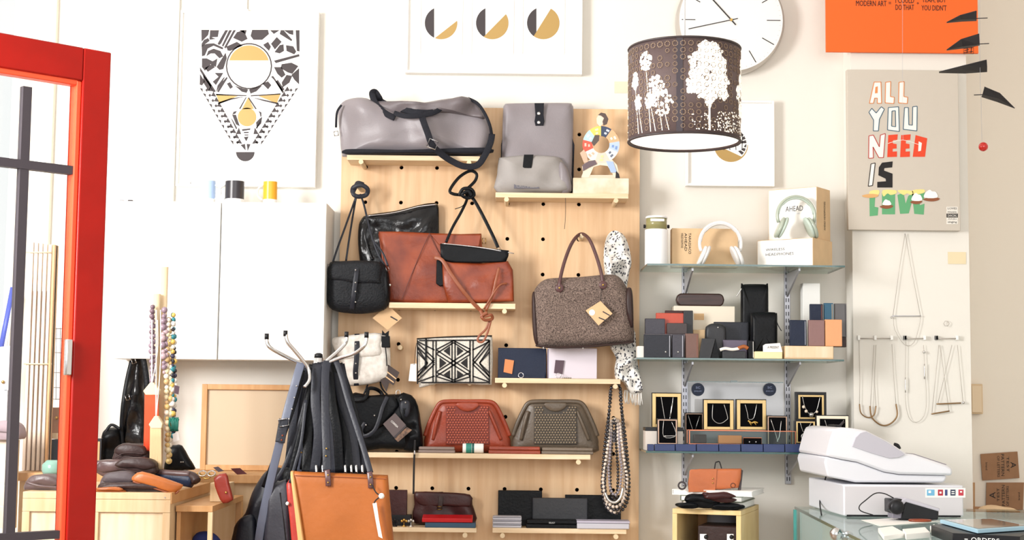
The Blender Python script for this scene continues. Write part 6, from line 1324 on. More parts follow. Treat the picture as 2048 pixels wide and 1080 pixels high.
jframe('cream framed pearl necklace nearest the till', 1634, 832, 1697, 887, 5.255, mat('cream_frame', '#ece2cc', .5), .010, None, chain=[(.25, .85), (.35, .5), (.5, .3), (.7, .5), (.85, .85)], pend=[('ball', .3, .55, .006, mat('pearl', '#e8d8c4')), ('ball', .35, .4, .006, mat('rose_pearl', '#d9b39c', .2, coat=.6)), ('ball', .47, .28, .006, SILVER), ('bar', [(.62, .5), (.85, .8)], .009, INK)])
tag(part('display_step', MB().pbox(1592, 888, 1700, 903, 5.248, .05, gc), NAVY, bevel=.001), 'dark step under the two frames nearest the till', 'stand')
D = thing('copper_tray', 'long glass tray with copper edges on the lowest glass shelf', 'tray', P(1485, 888, 5.235))
COP = mat('copper', '#c0775a', .35, .8); a, b = P(1379, 875, 5.235).x, P(1591, 875, 5.235).x; zb2 = P(1485, 888, 5.235).z; zt3 = P(1485, 861, 5.235).z
for z in (zb2, zt3): 
    for Y_ in (5.235, 5.305): part('edge', MB().box(a, b, Y_, Y_ + .003, z - .0025, z), COP, D)
for x in (a, b):
    for Y_ in (5.235, 5.305): part('post', MB().box(x - .0015, x + .0015, Y_, Y_ + .003, zb2, zt3), COP, D)
part('pane', MB().box(a, b, 5.236, 5.2375, zb2, zt3), GLASSG, D); part('base_pane', MB().box(a, b, 5.236, 5.305, zb2 - .0025, zb2), GLASSG, D)
tag(part('orange_box', MB().pbox(1438, 871, 1484, 884, 5.26, .03, zb2 + .0005), mat('orange_box', '#d9804a', .6), bevel=.002), 'small orange box inside the copper tray', 'box')
tag(part('dark_box', MB().pbox(1388, 869, 1413, 884, 5.27, .02, zb2 + .0005), MAROON, bevel=.002), 'small dark red box at the left inside the copper tray', 'box')
D = thing('earring_box', 'small dark earring box with two bright studs in front of the copper tray', 'box', P(1504, 892, 5.215))
part('box', MB().pbox(1487, 876, 1523, 891, 5.216, .016), DARK, D, bevel=.001); part('rim', ring(MB(), P(1505, 883.5, 5.215), .063, .027, .0025, 5.2155), COP, D)
for x in (1499, 1512): part('stud', MB().ball(P(x, 884, 5.214), .0028, 8, 5), SILVER, D, smooth=True)
xs2 = [1295, 1309, 1351, 1393, 1438, 1482, 1527, 1570, 1612, 1655]; NB = mat('navy_box', '#2b3a66', .5, var=.1, vs=30)
for i in range(9):
    tag(part('ring_box', MB().pbox(xs2[i] + .6, 888.5, xs2[i + 1] - .8, 903, YG + .002 + .002 * (i % 2), .028, gc), NB, bevel=.0015), ['navy ring box at the far left of the row, narrowest', 'second navy ring box from the left of the row', 'third navy ring box from the left of the row', 'fourth navy ring box from the left of the row', 'middle navy ring box of the row', 'fourth navy ring box from the till end', 'third navy ring box from the till end', 'second navy ring box from the till end', 'navy ring box nearest the till'][i], 'box', 'navy ring boxes along the shelf edge')
D = thing('acrylic_sign_panel', 'clear acrylic panel with two round navy badges behind the framed necklaces', 'panel', P(1468, 903, 5.44))
part('sheet', MB().pbox(1373, 764, 1567, 903, 5.44, .003, gc), glassm('acrylic', '#f2f3f6'), D); part('top_edge', MB().pbox(1373, 763, 1567, 765, 5.438, .006), GEDGE, D)
part('clip', MB().pbox(1461, 761, 1475, 765, 5.434, .01), GEDGE, D)
for px in (1396, 1539.5):
    q = P(px, 779, 5.43); t_ = part('round_badge', MB().lathe([(.0235, 0), (.0235, -.004)], (q.x, 5.430, q.z), 28, 'y'), NAVY, D)
    text('SC', mat('badge_print', '#8c96b8', .6), D, (q.x - .008, 5.4298, q.z + .003), (1, 0, 0), (0, 0, 1), .016, .008); text('JEWELLERY', mat('badge_print', '#8c96b8'), D, (q.x - .014, 5.4298, q.z - .009), (1, 0, 0), (0, 0, 1), .028, .005)
# ================================================================ cube stand with books and tan clutch
YQ = 5.0; xa, xb = P(1350, 1050, YQ).x, P(1482, 1050, YQ).x; zt = P(1415, 1021, YQ).z; R = Matrix.Rotation(.0, 3, 'Z')
D = thing('cube_stand', 'open pale wooden cube display stand right of the pegboard', 'stand', ((xa + xb) / 2, YQ, 0))
def rot(mb, c, ang): 
    R = Matrix.Rotation(ang, 3, 'Z'); c = Vector(c); mb.v = [R @ (v - c) + c for v in mb.v]; return mb
pv = (xb, YQ, 0); an = -.33; dd = .35; th = .016; xa = xb - (xb - xa) * 1.06; CP = mat('cube_ply', '#e8cd97', .5, col2='#dcbc80', vs=6, stretch=(6, 1, 1))
part('top', rot(MB().box(xa, xb, YQ, YQ + dd, zt - th, zt), pv, an), CP, D, bevel=.001)
part('side', rot(MB().box(xa, xa + th, YQ, YQ + dd, .3, zt - th - .0005), pv, an), CP, D, bevel=.001)
part('side', rot(MB().box(xb - th, xb, YQ, YQ + dd, .3, zt - th - .0005), pv, an), CP, D, bevel=.001)
part('shelf', rot(MB().box(xa + th, xb - th, YQ, YQ + dd, .62, .62 + th), pv, an), CP, D, bevel=.001)
part('back', rot(MB().box(xa + th, xb - th, YQ + dd - .01, YQ + dd - .001, .3, zt - th - .001), pv, an), OAK, D)
for x in (xa + .01, xb - .03): part('leg', rot(MB().box(x, x + .02, YQ + .02, YQ + .04, 0, .3), pv, an), CP, D); part('leg', rot(MB().box(x, x + .02, YQ + dd - .05, YQ + dd - .03, 0, .3), pv, an), CP, D)
D = thing('trunk_case', 'small dark brown case with pale tags inside the wooden cube', 'case', P(1430, 1100, YQ + .06))
part('case', rot(MB().box(P(1384, 1060, YQ + .05).x, xb - th - .004, YQ + .05, YQ + .2, .62 + th + .0005, P(1430, 1053, YQ + .05).z), pv, an), BROWN, D, bevel=.005)
for x in (1400, 1454): part('paper_tag', MB().pbox(x, 1068, x + 13, 1090, YQ + .02, .002), PAPER, D)
for x in (1412, 1463): part('metal_lock', MB().ball(P(x, 1074, YQ + .022), .008, 10, 7), BLKP, D, smooth=True)
tag(part('white_tub', MB().lathe([(.05, 0), (.055, P(1440, 1030, YQ).z - .62 - th - .01)], (P(1445, 1050, YQ + .28).x + .0, YQ + .28, .62 + th + .0005), 24), mat('tub_grey', '#aeb4c4', .4), smooth=True), 'pale grey tub at the back inside the wooden cube', 'tub')
zz_ = zt + .0005
def book(lab, x0, x1, y0, y1, Yf_, d, cover, pages, zb, ang=-.33, shift=0):
    a, b = P(x0, y1, Yf_).x, P(x1, y1, Yf_).x; h = P(x0, y0, Yf_).z - P(x0, y1, Yf_).z; pv_ = (b, Yf_, 0)
    D = thing('book', lab, 'book', ((a + b) / 2, Yf_, zb), 'books on the cube stand')
    part('pages', rot(MB().box(a + .003, b - .003, Yf_ + .003, Yf_ + d - .003, zb + .002, zb + h - .002), pv_, ang), pages, D)
    part('cover', rot(MB().box(a, b, Yf_, Yf_ + d, zb + h - .002, zb + h), pv_, ang), cover, D); part('cover', rot(MB().box(a, b, Yf_, Yf_ + d, zb, zb + .002), pv_, ang), cover, D)
    part('spine', rot(MB().box(a, a + .002, Yf_, Yf_ + d, zb + .002, zb + h - .002), pv_, ang), cover, D); return zb + h + .0004
zz_ = book('olive grey hardback, lowest of the stack on the wooden cube', 1362, 1486, 1006, 1020, 5.06, .24, mat('olive_cover', '#8a8a7c', .5), PAPER, zz_)
zz_ = book('pale hardback in the middle of the stack on the wooden cube', 1358, 1484, 995, 1006, 5.055, .24, mat('green_cover', '#7d8676', .5), PAPER, zz_)
zz_ = book('white paperback on top of the stack on the wooden cube', 1341, 1505, 984, 995, 5.05, .24, PAPER, PAPER, zz_)
D = thing('tan_clutch', 'orange tan leather clutch with dark wire handle standing on the white book', 'clutch', P(1430, 985, 5.10))
part('body', MB().puff([(1376, 985), (1376, 970), (1379, 950), (1381, 940), (1400, 938), (1483, 937), (1482, 960), (1477, 981), (1440, 985)], 5.12, .014, 1, k=1, p=12, zb=zz_), mat('orange_clutch', '#c0693a', .42, bump=.15, bs=80, var=.12, vs=16), D, smooth=True)
part('flap', MB().ppoly([(1377, 984), (1379, 942), (1382, 939), (1434, 938), (1433, 960), (1430, 984)], 5.1035, .003), mat('orange_clutch', '#c0693a'), D, bevel=.001)
part('dark_side', MB().ppoly([(1481, 938), (1486, 941), (1482, 980), (1477, 981)], 5.115, .016), INK, D)
part('wire_handle', MB().ptube([(1429, 939, 5.12), (1431, 926, 5.12), (1434, 924, 5.12), (1439, 924, 5.12), (1443, 937, 5.12)], .004), INKB, D, smooth=True)
for y in (957, 966): part('stud', MB().ball(P(1425.5, y, 5.102), .0028, 8, 5), BRASS, D, smooth=True)
q = P(1466, 971, 5.105); part('round_stamp', MB().tube([(q.x + .008 * math.cos(t_ * PI / 10), 5.1045, q.z + .008 * math.sin(t_ * PI / 10)) for t_ in range(20)], .002, n=5, closed=True), BROWN, D)
for pts, lab in (([(1352, 1012), (1360, 1006), (1395, 1008), (1397, 1016), (1370, 1018)], 'black folded strap pouch at the left front of the wooden cube'), ([(1370, 1000), (1378, 990), (1410, 988), (1440, 1000), (1436, 1016), (1400, 1016), (1380, 1010)], 'black leather pouch draped in the middle of the wooden cube'),
                 ([(1410, 985), (1440, 990), (1470, 998), (1472, 1003), (1455, 1006), (1420, 1000), (1408, 992)], 'dark maroon leather pouch on top of the black pouches'), ([(1425, 1019), (1430, 1006), (1460, 1008), (1488, 1010), (1488, 1018), (1460, 1021)], 'flat black and red pouch at the right front of the wooden cube')):
    i = 'ma' in lab; heap('leather_pouch', lab, 'pouch', pts, 5.02 if not i else 5.0, .022, MAROON if 'maroon' in lab else BLACK, len(lab), .006, 2, p=4)
tag(part('bracelet', MB().tube([(P(1364, 977, 5.1).x + .012 * math.cos(t_ * PI / 7), 5.1, zz_ + .014 + .012 * math.sin(t_ * PI / 7)) for t_ in range(14)], .006, n=6, closed=True), INK, smooth=True), 'small dark ring trinket beside the tan clutch', 'trinket')
# ================================================================ posters
YP = 5.365
D = thing('orange_poster', 'bright orange text poster hanging at the top right of the wall', 'poster', P(1800, 108, YP))
a = P(1651, 105, YP); b = P(1955, 110, YP); t0 = P(1650, -150, YP)
part('sheet', MB().box(a.x, b.x, YP - .012, YP, a.z, t0.z), mat('orange_poster', '#e8631c', .7), D, bevel=.001)
yt = YP - .0126
ptext('MODERN ART', INKB, D, 1712, 1, 1773, 12, yt); ptext('=', INKB, D, 1777, 4, 1782, 8, yt); ptext('I COULD', INKB, D, 1791, -5, 1828, 6, yt); ptext('DO THAT', INKB, D, 1791, 9, 1828, 20, yt)
ptext('+', INKB, D, 1833, 4, 1838, 9, yt); ptext('YEAH, BUT', INKB, D, 1844, -5, 1892, 6, yt); ptext("YOU DIDN'T", INKB, D, 1843, 10, 1893, 21, yt)
part('emblem_border', ring(MB(), P(1937, 100, yt), .036, .028, .002, yt), INKB, D)
eb = MB(); 
for l in ((1928, 97, 1946, 95), (1929, 101, 1938, 99), (1935, 93, 1934, 106), (1943, 92, 1942, 106), (1928, 105, 1946, 103)): eb.ppoly(ln(*l, 1.4), yt - .0003)
part('emblem_print', eb, INKB, D, kind='stuff')
YP = 5.35
D = thing('love_canvas', 'beige canvas with hand-lettered words ALL YOU NEED IS LOVE', 'poster', P(1808, 462, YP))
a = P(1697, 460, YP); b = P(1921, 461, YP); t0 = P(1810, 140, YP); zb3 = P(1810, 460.5, YP).z
part('canvas', MB().box(a.x, b.x, YP, YP + .028, zb3, t0.z), mat('canvas_beige', '#c6bdb1', .85, bump=.1, bs=400), D, bevel=.0015)
ya = YP - .0007
def zc(pts): return [(1690 + x * .315, 130 + y * .315) for x, y in pts]
def glyph(nm, pts, m, line=None, lw_=1.5):
    part(nm, MB().ppoly(zc(pts), ya), m, D)
    if line:
        o_ = MB(); q_ = zc(pts)
        for i in range(len(q_)): o_.ppoly(ln(*q_[i], *q_[(i + 1) % len(q_)], lw_), ya - .0006)
        part(nm + '_outline', o_, line, D, kind='stuff')
WL = mat('letter_white', '#efe9e4', .8); OL = mat('outline_orange', '#d98a52', .8); BL = mat('outline_blue', '#3f6478', .8); RL_ = mat('outline_red', '#b5423c', .8); RE = mat('letter_red', '#dc4526', .8); GR = mat('letter_green', '#5fa373', .8)
glyph('letter_a', [(155, 243), (185, 108), (228, 108), (232, 243), (205, 243), (205, 210), (188, 210), (180, 243)], WL, OL); part('letter_a_hole', MB().ppoly(zc([(193, 140), (208, 135), (207, 178), (190, 180)]), ya - .0006), OL, D)
for dx in (0, 85): glyph('letter_l', [(258 + dx, 110), (290 + dx, 105), (288 + dx, 200), (313 + dx, 205), (310 + dx, 245), (255 + dx, 240)], WL, OL)
glyph('letter_y', [(152, 300), (170, 275), (198, 305), (230, 265), (250, 280), (218, 345), (212, 418), (180, 418), (182, 350)], WL, BL)
for nm, o_, i_ in (('letter_o', [(275, 270), (340, 265), (345, 422), (270, 412)], [(298, 292), (320, 290), (322, 392), (295, 388)]),):
    q_, r_ = o_, i_
    for i in range(4): part(nm, MB().ppoly(zc([q_[i], q_[(i + 1) % 4], r_[(i + 1) % 4], r_[i]]), ya), WL, D)
    ob = MB()
    for lst in (zc(q_), zc(r_)):
        for i in range(4): ob.ppoly(ln(*lst[i], *lst[(i + 1) % 4], 1.5), ya - .0006)
    part('letter_o_outline', ob, BL, D, kind='stuff')
glyph('letter_u', [(378, 270), (402, 270), (405, 380), (428, 382), (430, 265), (458, 262), (456, 418), (370, 408)], WL, BL)
glyph('letter_n', [(152, 450), (180, 445), (218, 520), (225, 445), (256, 435), (244, 588), (215, 588), (178, 520), (180, 590), (150, 592)], WL, RL_)
for dx, w in ((0, 0), (82, -2)): glyph('letter_e', [(275 + dx, 445), (335 + dx, 440), (332 + dx, 475), (305 + dx, 478), (304 + dx, 498), (328 + dx, 502), (328 + dx, 530), (303 + dx, 532), (302 + dx, 550), (330 + dx, 548), (330 + dx, 583), (268 + dx, 585)], RE)
glyph('letter_d', [(448, 445), (522, 465), (508, 583), (430, 583)], RE); part('letter_d_hole', MB().ppoly(zc([(468, 485), (488, 495), (482, 545), (465, 548)]), ya - .0006), WL, D)
glyph('letter_i', [(165, 628), (192, 622), (175, 765), (148, 770)], WL, INKB)
glyph('letter_s', [(235, 620), (303, 612), (300, 650), (250, 655), (248, 670), (302, 690), (302, 778), (205, 778), (205, 742), (260, 738), (258, 722), (212, 700), (215, 650)], INKB)
glyph('letter_l', [(155, 820), (192, 825), (188, 900), (212, 905), (208, 955), (157, 960)], GR)
glyph('letter_o', [(235, 810), (318, 820), (318, 948), (235, 948)], GR)
glyph('letter_v', [(333, 825), (372, 810), (385, 880), (402, 830), (440, 810), (405, 942), (350, 945)], GR)
glyph('letter_e', [(425, 815), (508, 795), (500, 850), (475, 870), (475, 890), (505, 880), (500, 950), (440, 945)], GR)
YEL = mat('butter_yellow', '#ecd98a', .8); BUN = mat('toast_tan', '#d6a56c', .8); BR2 = mat('toast_brown', '#8a5236', .8)
for pts in ([(160, 800), (215, 795), (210, 825), (160, 830)], [(240, 795), (320, 795), (325, 815), (290, 825), (270, 815), (245, 835)], [(335, 795), (430, 800), (420, 825), (395, 815), (370, 825)], [(430, 795), (500, 790), (500, 812), (440, 820)]): part('melted_drip', MB().ppoly(zc(pts), ya - .0006, .0005, 3), YEL, D)
for x0, x1, y, m_ in ((110, 212, 828, BUN), (222, 305, 897, BR2), (415, 490, 868, BR2), (498, 600, 850, BR2)):
    part('toast_slice', MB().ppoly(zc([(x0, y), ((x0 + x1) / 2, y - 10), (x1, y - 4), (x1 - 12, y + 10), ((x0 + x1) / 2, y + 16), (x0 + 10, y + 10)]), ya - .0012, .0005, 3), m_, D)
for x0, x1, y, h in ((240, 292, 888, 35), (425, 488, 860, 48), (505, 585, 842, 50)): part('cream_cloud', MB().ppoly(zc([(x0, y), (x0 + 5, y - h * .6), ((x0 + x1) / 2 - 8, y - h), ((x0 + x1) / 2 + 8, y - h * .8), (x1 - 8, y - h * .7), (x1, y)]), ya - .0016, .0005, 3), PAPER, D)
for i, (y0, y1, m_, t_) in enumerate(((900, 920, CARDW, 'LOVES'), (922, 942, CARDW, 'Marmalade'), (944, 968, INKB, 'ON TOAST'), (970, 985, CARDW, 'AND'), (986, 1010, CARDW, 'Marmite'))):
    part('stamp_line', MB().ppoly(zc([(645, y0), (716, y0), (716, y1), (645, y1)]), ya), m_, D)
    q0, q1 = zc([(652, y0 + 4)])[0], zc([(710, y1 - 4)])[0]; ptext(['LOVES', 'music', 'DANCING', 'AND', 'singing'][i], CARDW if m_ is INKB else INKB, D, q0[0], q0[1], q1[0], q1[1], ya - .0007)
part('nail', MB().ball(P(1810, 468, 5.37), .002, 6, 4), STEEL, D)
# ================================================================ necklaces on the chimney breast
YH = 5.372; FN = mat('fine_silver_chain', '#b5aea6', .4, .3)
def neck(lab, chains, bars=(), dots=()):
    D = thing('wall_necklace', lab, 'necklace', P(chains[0][0][0], chains[0][-1][1], YH), 'fine necklaces hung on the wall')
    for c in chains: part('chain', MB().ptube([(x, y, YH) for x, y in c], .0016, k=3 if len(c) > 3 else 1, n=6), FN, D, smooth=True)
    for b_, w, m_ in bars: part('metal_bar', MB().ptube([(x, y, YH - .002) for x, y in b_], w, k=5, n=8), m_, D, smooth=True)
    for x, y, r in dots: part('bead', MB().ball(P(x, y, YH - .002), r, 8, 6), SILVER, D, smooth=True)
neck('triangular chain with long silver bar hanging below the beige canvas', [[(1810, 469), (1800, 530), (1786, 632)], [(1811, 469), (1824, 545), (1841, 632)], [(1787, 634), (1790, 660), (1810, 690), (1828, 685), (1839, 650), (1841, 634)]], [([(1784, 632), (1842, 632)], .0035, STEEL)], [(1783, 635, .004)])
neck('long chain with small dark arc pendant, leftmost of the wall necklaces', [[(1718, 680), (1720, 760), (1719, 808)], [(1752, 690), (1749, 760), (1752, 812)]], [([(1719, 808), (1722, 826), (1735, 835), (1748, 830), (1752, 812)], .0045, mat('dark_brass', '#8d6f4c', .4, .6))])
neck('long chain with large brass arc pendant, second from left on the wall', [[(1748, 690), (1744, 760), (1741, 814)], [(1784, 688), (1788, 760), (1792, 808)]], [([(1740, 812), (1744, 835), (1762, 850), (1780, 848), (1794, 832), (1792, 808)], .0055, mat('dark_brass', '#8d6f4c'))])
neck('long silver loop necklace in the middle of the wall row', [[(1812, 680), (1811, 740), (1811, 800), (1818, 835), (1832, 845), (1848, 832), (1853, 800), (1850, 740), (1847, 690)]], [([(1811, 755), (1811, 785)], .004, SILVER), ([(1849, 728), (1849, 758)], .004, SILVER)], [(1848, 704, .005)])
neck('fine chain with slanted lower bar pendant at the right of the wall row', [[(1878, 690), (1864, 825)], [(1880, 690), (1898, 822)]], [([(1863, 828), (1899, 822)], .005, mat('dark_brass', '#8d6f4c'))])
neck('fine chain with long level bar and bead at the far right of the wall row', [[(1904, 690), (1876, 806)], [(1915, 690), (1926, 804)]], [([(1873, 808), (1922, 806)], .005, mat('dark_brass', '#8d6f4c'))], [(1927, 805, .005)])
for i, (x0, x1, y, lab) in enumerate(((1718, 1784, 677, 'left clear hook rail for the wall necklaces'), (1811, 1850, 677, 'middle clear hook rail for the wall necklaces'), (1874, 1915, 677, 'right clear hook rail for the wall necklaces'))):
    D = thing('hook_rail', lab, 'hook', P((x0 + x1) / 2, y + 4, YH), 'hook rails for the wall necklaces')
    part('rail', MB().ptube([(x0, y, YH - .004), (x1, y, YH - .004)], .004, k=1, n=6), FN, D, smooth=True)
    for x in (x0, (x0 + x1) / 2 if i == 0 else x0, x1):
        if x == x0 and i and x is not x0: continue
        part('hook', MB().pbox(x - 2.5, y - 6, x + 2.5, y + 3, YH - .008, .014), FRAMEW, D, bevel=.001)
tag(part('wall_decal', MB().tube([Vector(P(1893, 647, YH)) + Vector((.010 * math.cos(t_ * PI / 3), 0, .010 * math.sin(t_ * PI / 3))) for t_ in range(6)], .002, n=5, closed=True), FN), 'tiny pale hexagonal ornament above the right hook rail', 'ornament')
tag(part('gold_label', MB().pbox(1896, 504, 1932, 528, 5.378, .0015), mat('cream_gold', '#e3d3ae', .5)), 'faint cream and gold sticker near the edge of the chimney breast', 'sticker')
tag(part('wall_label', MB().pbox(1229, 163, 1256, 186, YW - .002, .0015), mat('cream_label', '#e2d3bb', .7)), 'small faint cream label on the wall left of the lampshade', 'label')
# thermostat
D = thing('wall_thermostat', 'small cream thermostat box on the recessed wall at the right', 'thermostat', P(1954, 828, 5.58)); part('case', MB().pbox(1942, 768, 1966, 828, 5.585, .033), mat('thermostat_cream', '#d9bd98', .5), D, bevel=.003); part('cover', MB().pbox(1944, 771, 1964, 825, 5.581, .004), mat('thermostat_cover', '#e0c8a8', .5), D, bevel=.002)
# ================================================================ mobile with black leaves
YM = 4.6
D = thing('hanging_mobile', 'hanging mobile of folded black leaf blades beside the posters', 'mobile', P(1940, 200, YM)); BM = mat('black_blade', '#2a272b', .6)
def blade(pts_top, pts_bot, pts_rib):
    q = [P(x, y, YM - .02) for x, y in pts_top]; r_ = [P(x, y, YM) for x, y in pts_rib]; s_ = [P(x, y, YM + .03) for x, y in pts_bot]
    mb = MB(); n = len(q); mb.add(q + r_ + s_, [(i, i + 1, n + i + 1, n + i) for i in range(n - 1)] + [(n + i, n + i + 1, 2 * n + i + 1, 2 * n + i) for i in range(n - 1)])
    o = part('blade', mb, BM, D, label='folded black blade'); so = o.modifiers.new('s', 'SOLIDIFY'); so.thickness = .002
    return o
blade([(1893, 44), (1920, 30), (1953, 21)], [(1893, 45), (1925, 42), (1953, 41)], [(1893, 44), (1922, 38), (1953, 38)])
blade([(1893, 99), (1922, 78), (1958, 67)], [(1893, 100), (1925, 96), (1959, 90)], [(1893, 99), (1925, 92), (1959, 88)])
blade([(1878, 143), (1925, 131), (1973, 119)], [(1878, 145), (1930, 146), (1974, 143)], [(1878, 144), (1925, 138), (1974, 132)])
blade([(1969, 173), (2000, 186), (2030, 216)], [(1963, 193), (1995, 203), (2030, 216)], [(1965, 188), (1998, 196), (2030, 216)])
for y, x0, x1 in ((37, 1953, 1975), (88, 1958, 1978), (190, 1948, 1968)): part('wire', MB().ptube([(x0, y, YM), (x1, y - 1, YM)], .003, k=1, n=6), BM, D)
part('wire', MB().ptube([(1964, 283, YM), (1962, 200, YM), (1960, 130, YM), (1958, -200, YM)], .0012, k=2, n=5), STEEL, D)
part('red_ball', MB().ball(P(1966.5, 293.5, YM), .0145, 20, 14), mat('red_gloss', '#c81f14', .25, coat=.5), D, smooth=True)
# second mobile thread in front of the canvas: tiny hanging wires
D = thing('thread_mobile', 'fine white thread mobile hanging in front of the beige canvas', 'mobile', P(1810, 240, 5.0)); part('thread', MB().ptube([(1805, -100, 5.0), (1805, 240, 5.0)], .001, k=1, n=5), STEEL, D)
part('thread', MB().ptube([(1776, 287, 5.0), (1806, 280, 5.0), (1842, 291, 5.0)], .0016, k=3, n=5), PAPER, D); part('thread', MB().ptube([(1805, 240, 5.0), (1806, 280, 5.0)], .001, k=1, n=5), STEEL, D)
# ================================================================ kraft cards and cardboard box
YK = 5.61
def kraft(lab, pts, rot_, fl):
    D = thing('eye_chart_card', lab, 'card', P(pts[0][0], max(y for x, y in pts), YK)); part('card', MB().ppoly(pts, YK, .002), mat('brown_card', '#9c7455', .85, var=.1, vs=30), D); return D
D = kraft('upper kraft card printed sideways like an eye chart', [(1961, 908), (2035, 903), (2039, 956), (1965, 961)], 0, 0); yk = YK - .0006
for t_, x0, y0, x1, y1 in (('A', 2021, 924, 2032, 936), ('TEST', 2013, 913, 2018, 944), ('PATTERN', 2002, 908, 2008, 952), ('OF LETTERS', 1994, 912, 1999, 954), ('brand', 1971, 925, 1975, 940)): ptext(t_, INKB, D, x0, y0, x1, y1, yk, -90)
D = kraft('lower kraft card printed sideways like an eye chart', [(1973, 965), (2048, 965), (2046, 1020), (1972, 1018)], 0, 1)
for t_, x0, y0, x1, y1 in (('A', 1979, 984, 1991, 997), ('TEST', 1994, 976, 1999, 1003), ('PATTERN', 2004, 970, 2010, 1012), ('OF LETTERS', 2013, 972, 2018, 1012), ('brand', 2036, 985, 2040, 1000)): ptext(t_, INKB, D, x0, y0, x1, y1, yk, 90)
D = thing('cardboard_box', 'open brown cardboard box with crumpled paper behind the counter', 'box', P(1995, 1080, 5.3))
part('box', MB().pbox(1947, 1022, 2042, 1130, 5.3, .22), mat('cardboard', '#b07f55', .85, var=.06, vs=8), D, bevel=.002)
part('crumpled_paper', MB().puff([(1962, 1023), (1964, 1014), (1985, 1010), (2010, 1014), (2025, 1016), (2028, 1023)], 5.34, .05, 1, k=3, wr=.02, ws=30), mat('crumpled_kraft', '#e3c39c', .8), D, smooth=True)
tag(part('wall_sticker', MB().ppoly([(1944, 965), (1950, 965), (1950, 1050), (1944, 1050)], 5.61, .001), CARD), 'narrow kraft strip at the corner beside the till', 'sticker')
# ================================================================ glass counter
p0 = P(1592, 1013, 5.2); zk = p0.z; p1 = P(1730, 1079, 5.2 * 206 / 272); p1 = Vector((p1.x, p1.y, zk))
ed = (p1 - p0); ed.z = 0; L = 1.5; ed.normalize(); rt = Vector((-ed.y, ed.x, 0)); rt = rt if rt.x > 0 else -rt
D = thing('glass_counter', 'long glass display counter with teal edges under the till', 'counter', (p0.x, p0.y, 0))
def quad(mb, o, u, v, wu, wv, th_):
    n_ = u.cross(v).normalized() * th_; c = [o, o + u * wu, o + u * wu + v * wv, o + v * wv]; return mb.add(c + [x + n_ for x in c], [(0, 1, 2, 3), (7, 6, 5, 4), (0, 4, 5, 1), (1, 5, 6, 2), (2, 6, 7, 3), (3, 7, 4, 0)])
UZ = Vector((0, 0, 1)); GC = glassm('counter_glass', '#f6fcfb'); o0 = Vector((p0.x, p0.y, 0))
part('top_glass', quad(MB(), Vector((p0.x, p0.y, zk - .008)), ed, rt, L, 1.25, .008 if ed.cross(rt).z > 0 else -.008), GC, D)
part('top_edge', quad(MB(), Vector((p0.x, p0.y, zk - .009)) - rt * .002, ed, UZ, L, .009, .003), GEDGE, D)
part('side_glass', quad(MB(), Vector((p0.x, p0.y, .4)) + rt * .004, ed, UZ, L, zk - .41, .006), GC, D)
part('back_edge', quad(MB(), Vector((p0.x, p0.y, .4)), ed, UZ, .012, zk - .41, .01), TEAL, D)
part('added_back_panel', quad(MB(), Vector((p0.x, p0.y, .4)) + ed * .004 + rt * .012, rt, UZ, 1.23, zk - .41, .006), mat('brightening_white', '#eef0ef', .5), D)  # white panel added to brighten the inside of the counter
part('added_deck', quad(MB(), Vector((p0.x, p0.y, .40)) + ed * .02 + rt * .014, ed, rt, L - .04, 1.2, .36 if ed.cross(rt).z > 0 else -.36), mat('brightening_white', '#eef0ef', .5), D)  # raised white block added to catch light under the top glass
part('plinth', quad(MB(), Vector((p0.x, p0.y, 0)), ed, rt, L, 1.25, .4 if ed.cross(rt).z > 0 else -.4), mat('counter_plinth', '#dcdad8', .5), D)
# small silver spheres inside the counter
for i, (x, y) in enumerate(((1672, 1068), (1695, 1074))):
    q = P(x, y, 4.3); t_ = thing('glass_bauble', ['left silver glass bauble under the counter top', 'right silver glass bauble under the counter top'][i], 'bauble', (q.x, 4.3, .761)); part('ball', MB().ball((q.x, 4.3, q.z), .018, 18, 12), CHROME, t_, smooth=True); part('stem', MB().tube([(q.x, 4.3, .762), (q.x, 4.3, q.z - .017)], .005), STEEL, t_)
# ---- till
zc_ = zk + .0008; YT = 4.75; xa, xb = P(1687, 1000, YT).x, P(1931, 1000, YT).x; zt = P(1800, 970, YT).z; z0 = P(1800, 1033, YT).z; an = .0
D = thing('cash_register', 'white electronic till on its cash drawer on the glass counter', 'till', ((xa + xb) / 2, YT, zc_)); dd = .44
dr_ = MB().box(xa, xb, YT, YT + dd, z0, zt); pv = (xa, YT, 0); an = .05
part('cash_drawer', rot(dr_, pv, an), PLAST, D, bevel=.004)
part('drawer_front', rot(MB().box(xa + .004, xb - .004, YT - .003, YT + .001, z0 + .004, zt - .006), pv, an), mat('drawer_face', '#cfcbcf', .45), D, bevel=.001)
for x in (xa + .015, xb - .03): 
    for yy in (YT + .02, YT + dd - .04): part('foot', rot(MB().box(x, x + .016, yy, yy + .02, zc_, z0 - .0003), pv, an), BLKP, D)
def prof(pts, Yf, depth, nm, m, lab=None, bev=.004):
    q = XZ(pts, Yf); return part(nm, rot(MB().prism(q, Yf, Yf + depth), pv, an), m, D, bevel=bev, label=lab)
prof([(1655, 953), (1649, 925), (1652, 913), (1690, 921), (1715, 925), (1770, 945), (1800, 950), (1898, 952), (1895, 962), (1890, 966), (1712, 965)], YT + .012, .36, 'lower_shell', PLAST, None, .006)
prof([(1652, 912), (1660, 880), (1668, 858), (1684, 855), (1702, 856), (1733, 861), (1780, 884), (1815, 907), (1830, 909), (1898, 931), (1910, 938), (1909, 952), (1800, 949), (1770, 944), (1715, 924), (1690, 920)], YT + .004, .37, 'upper_shell', mat('till_white', '#e2e2e8', .35), None, .008)
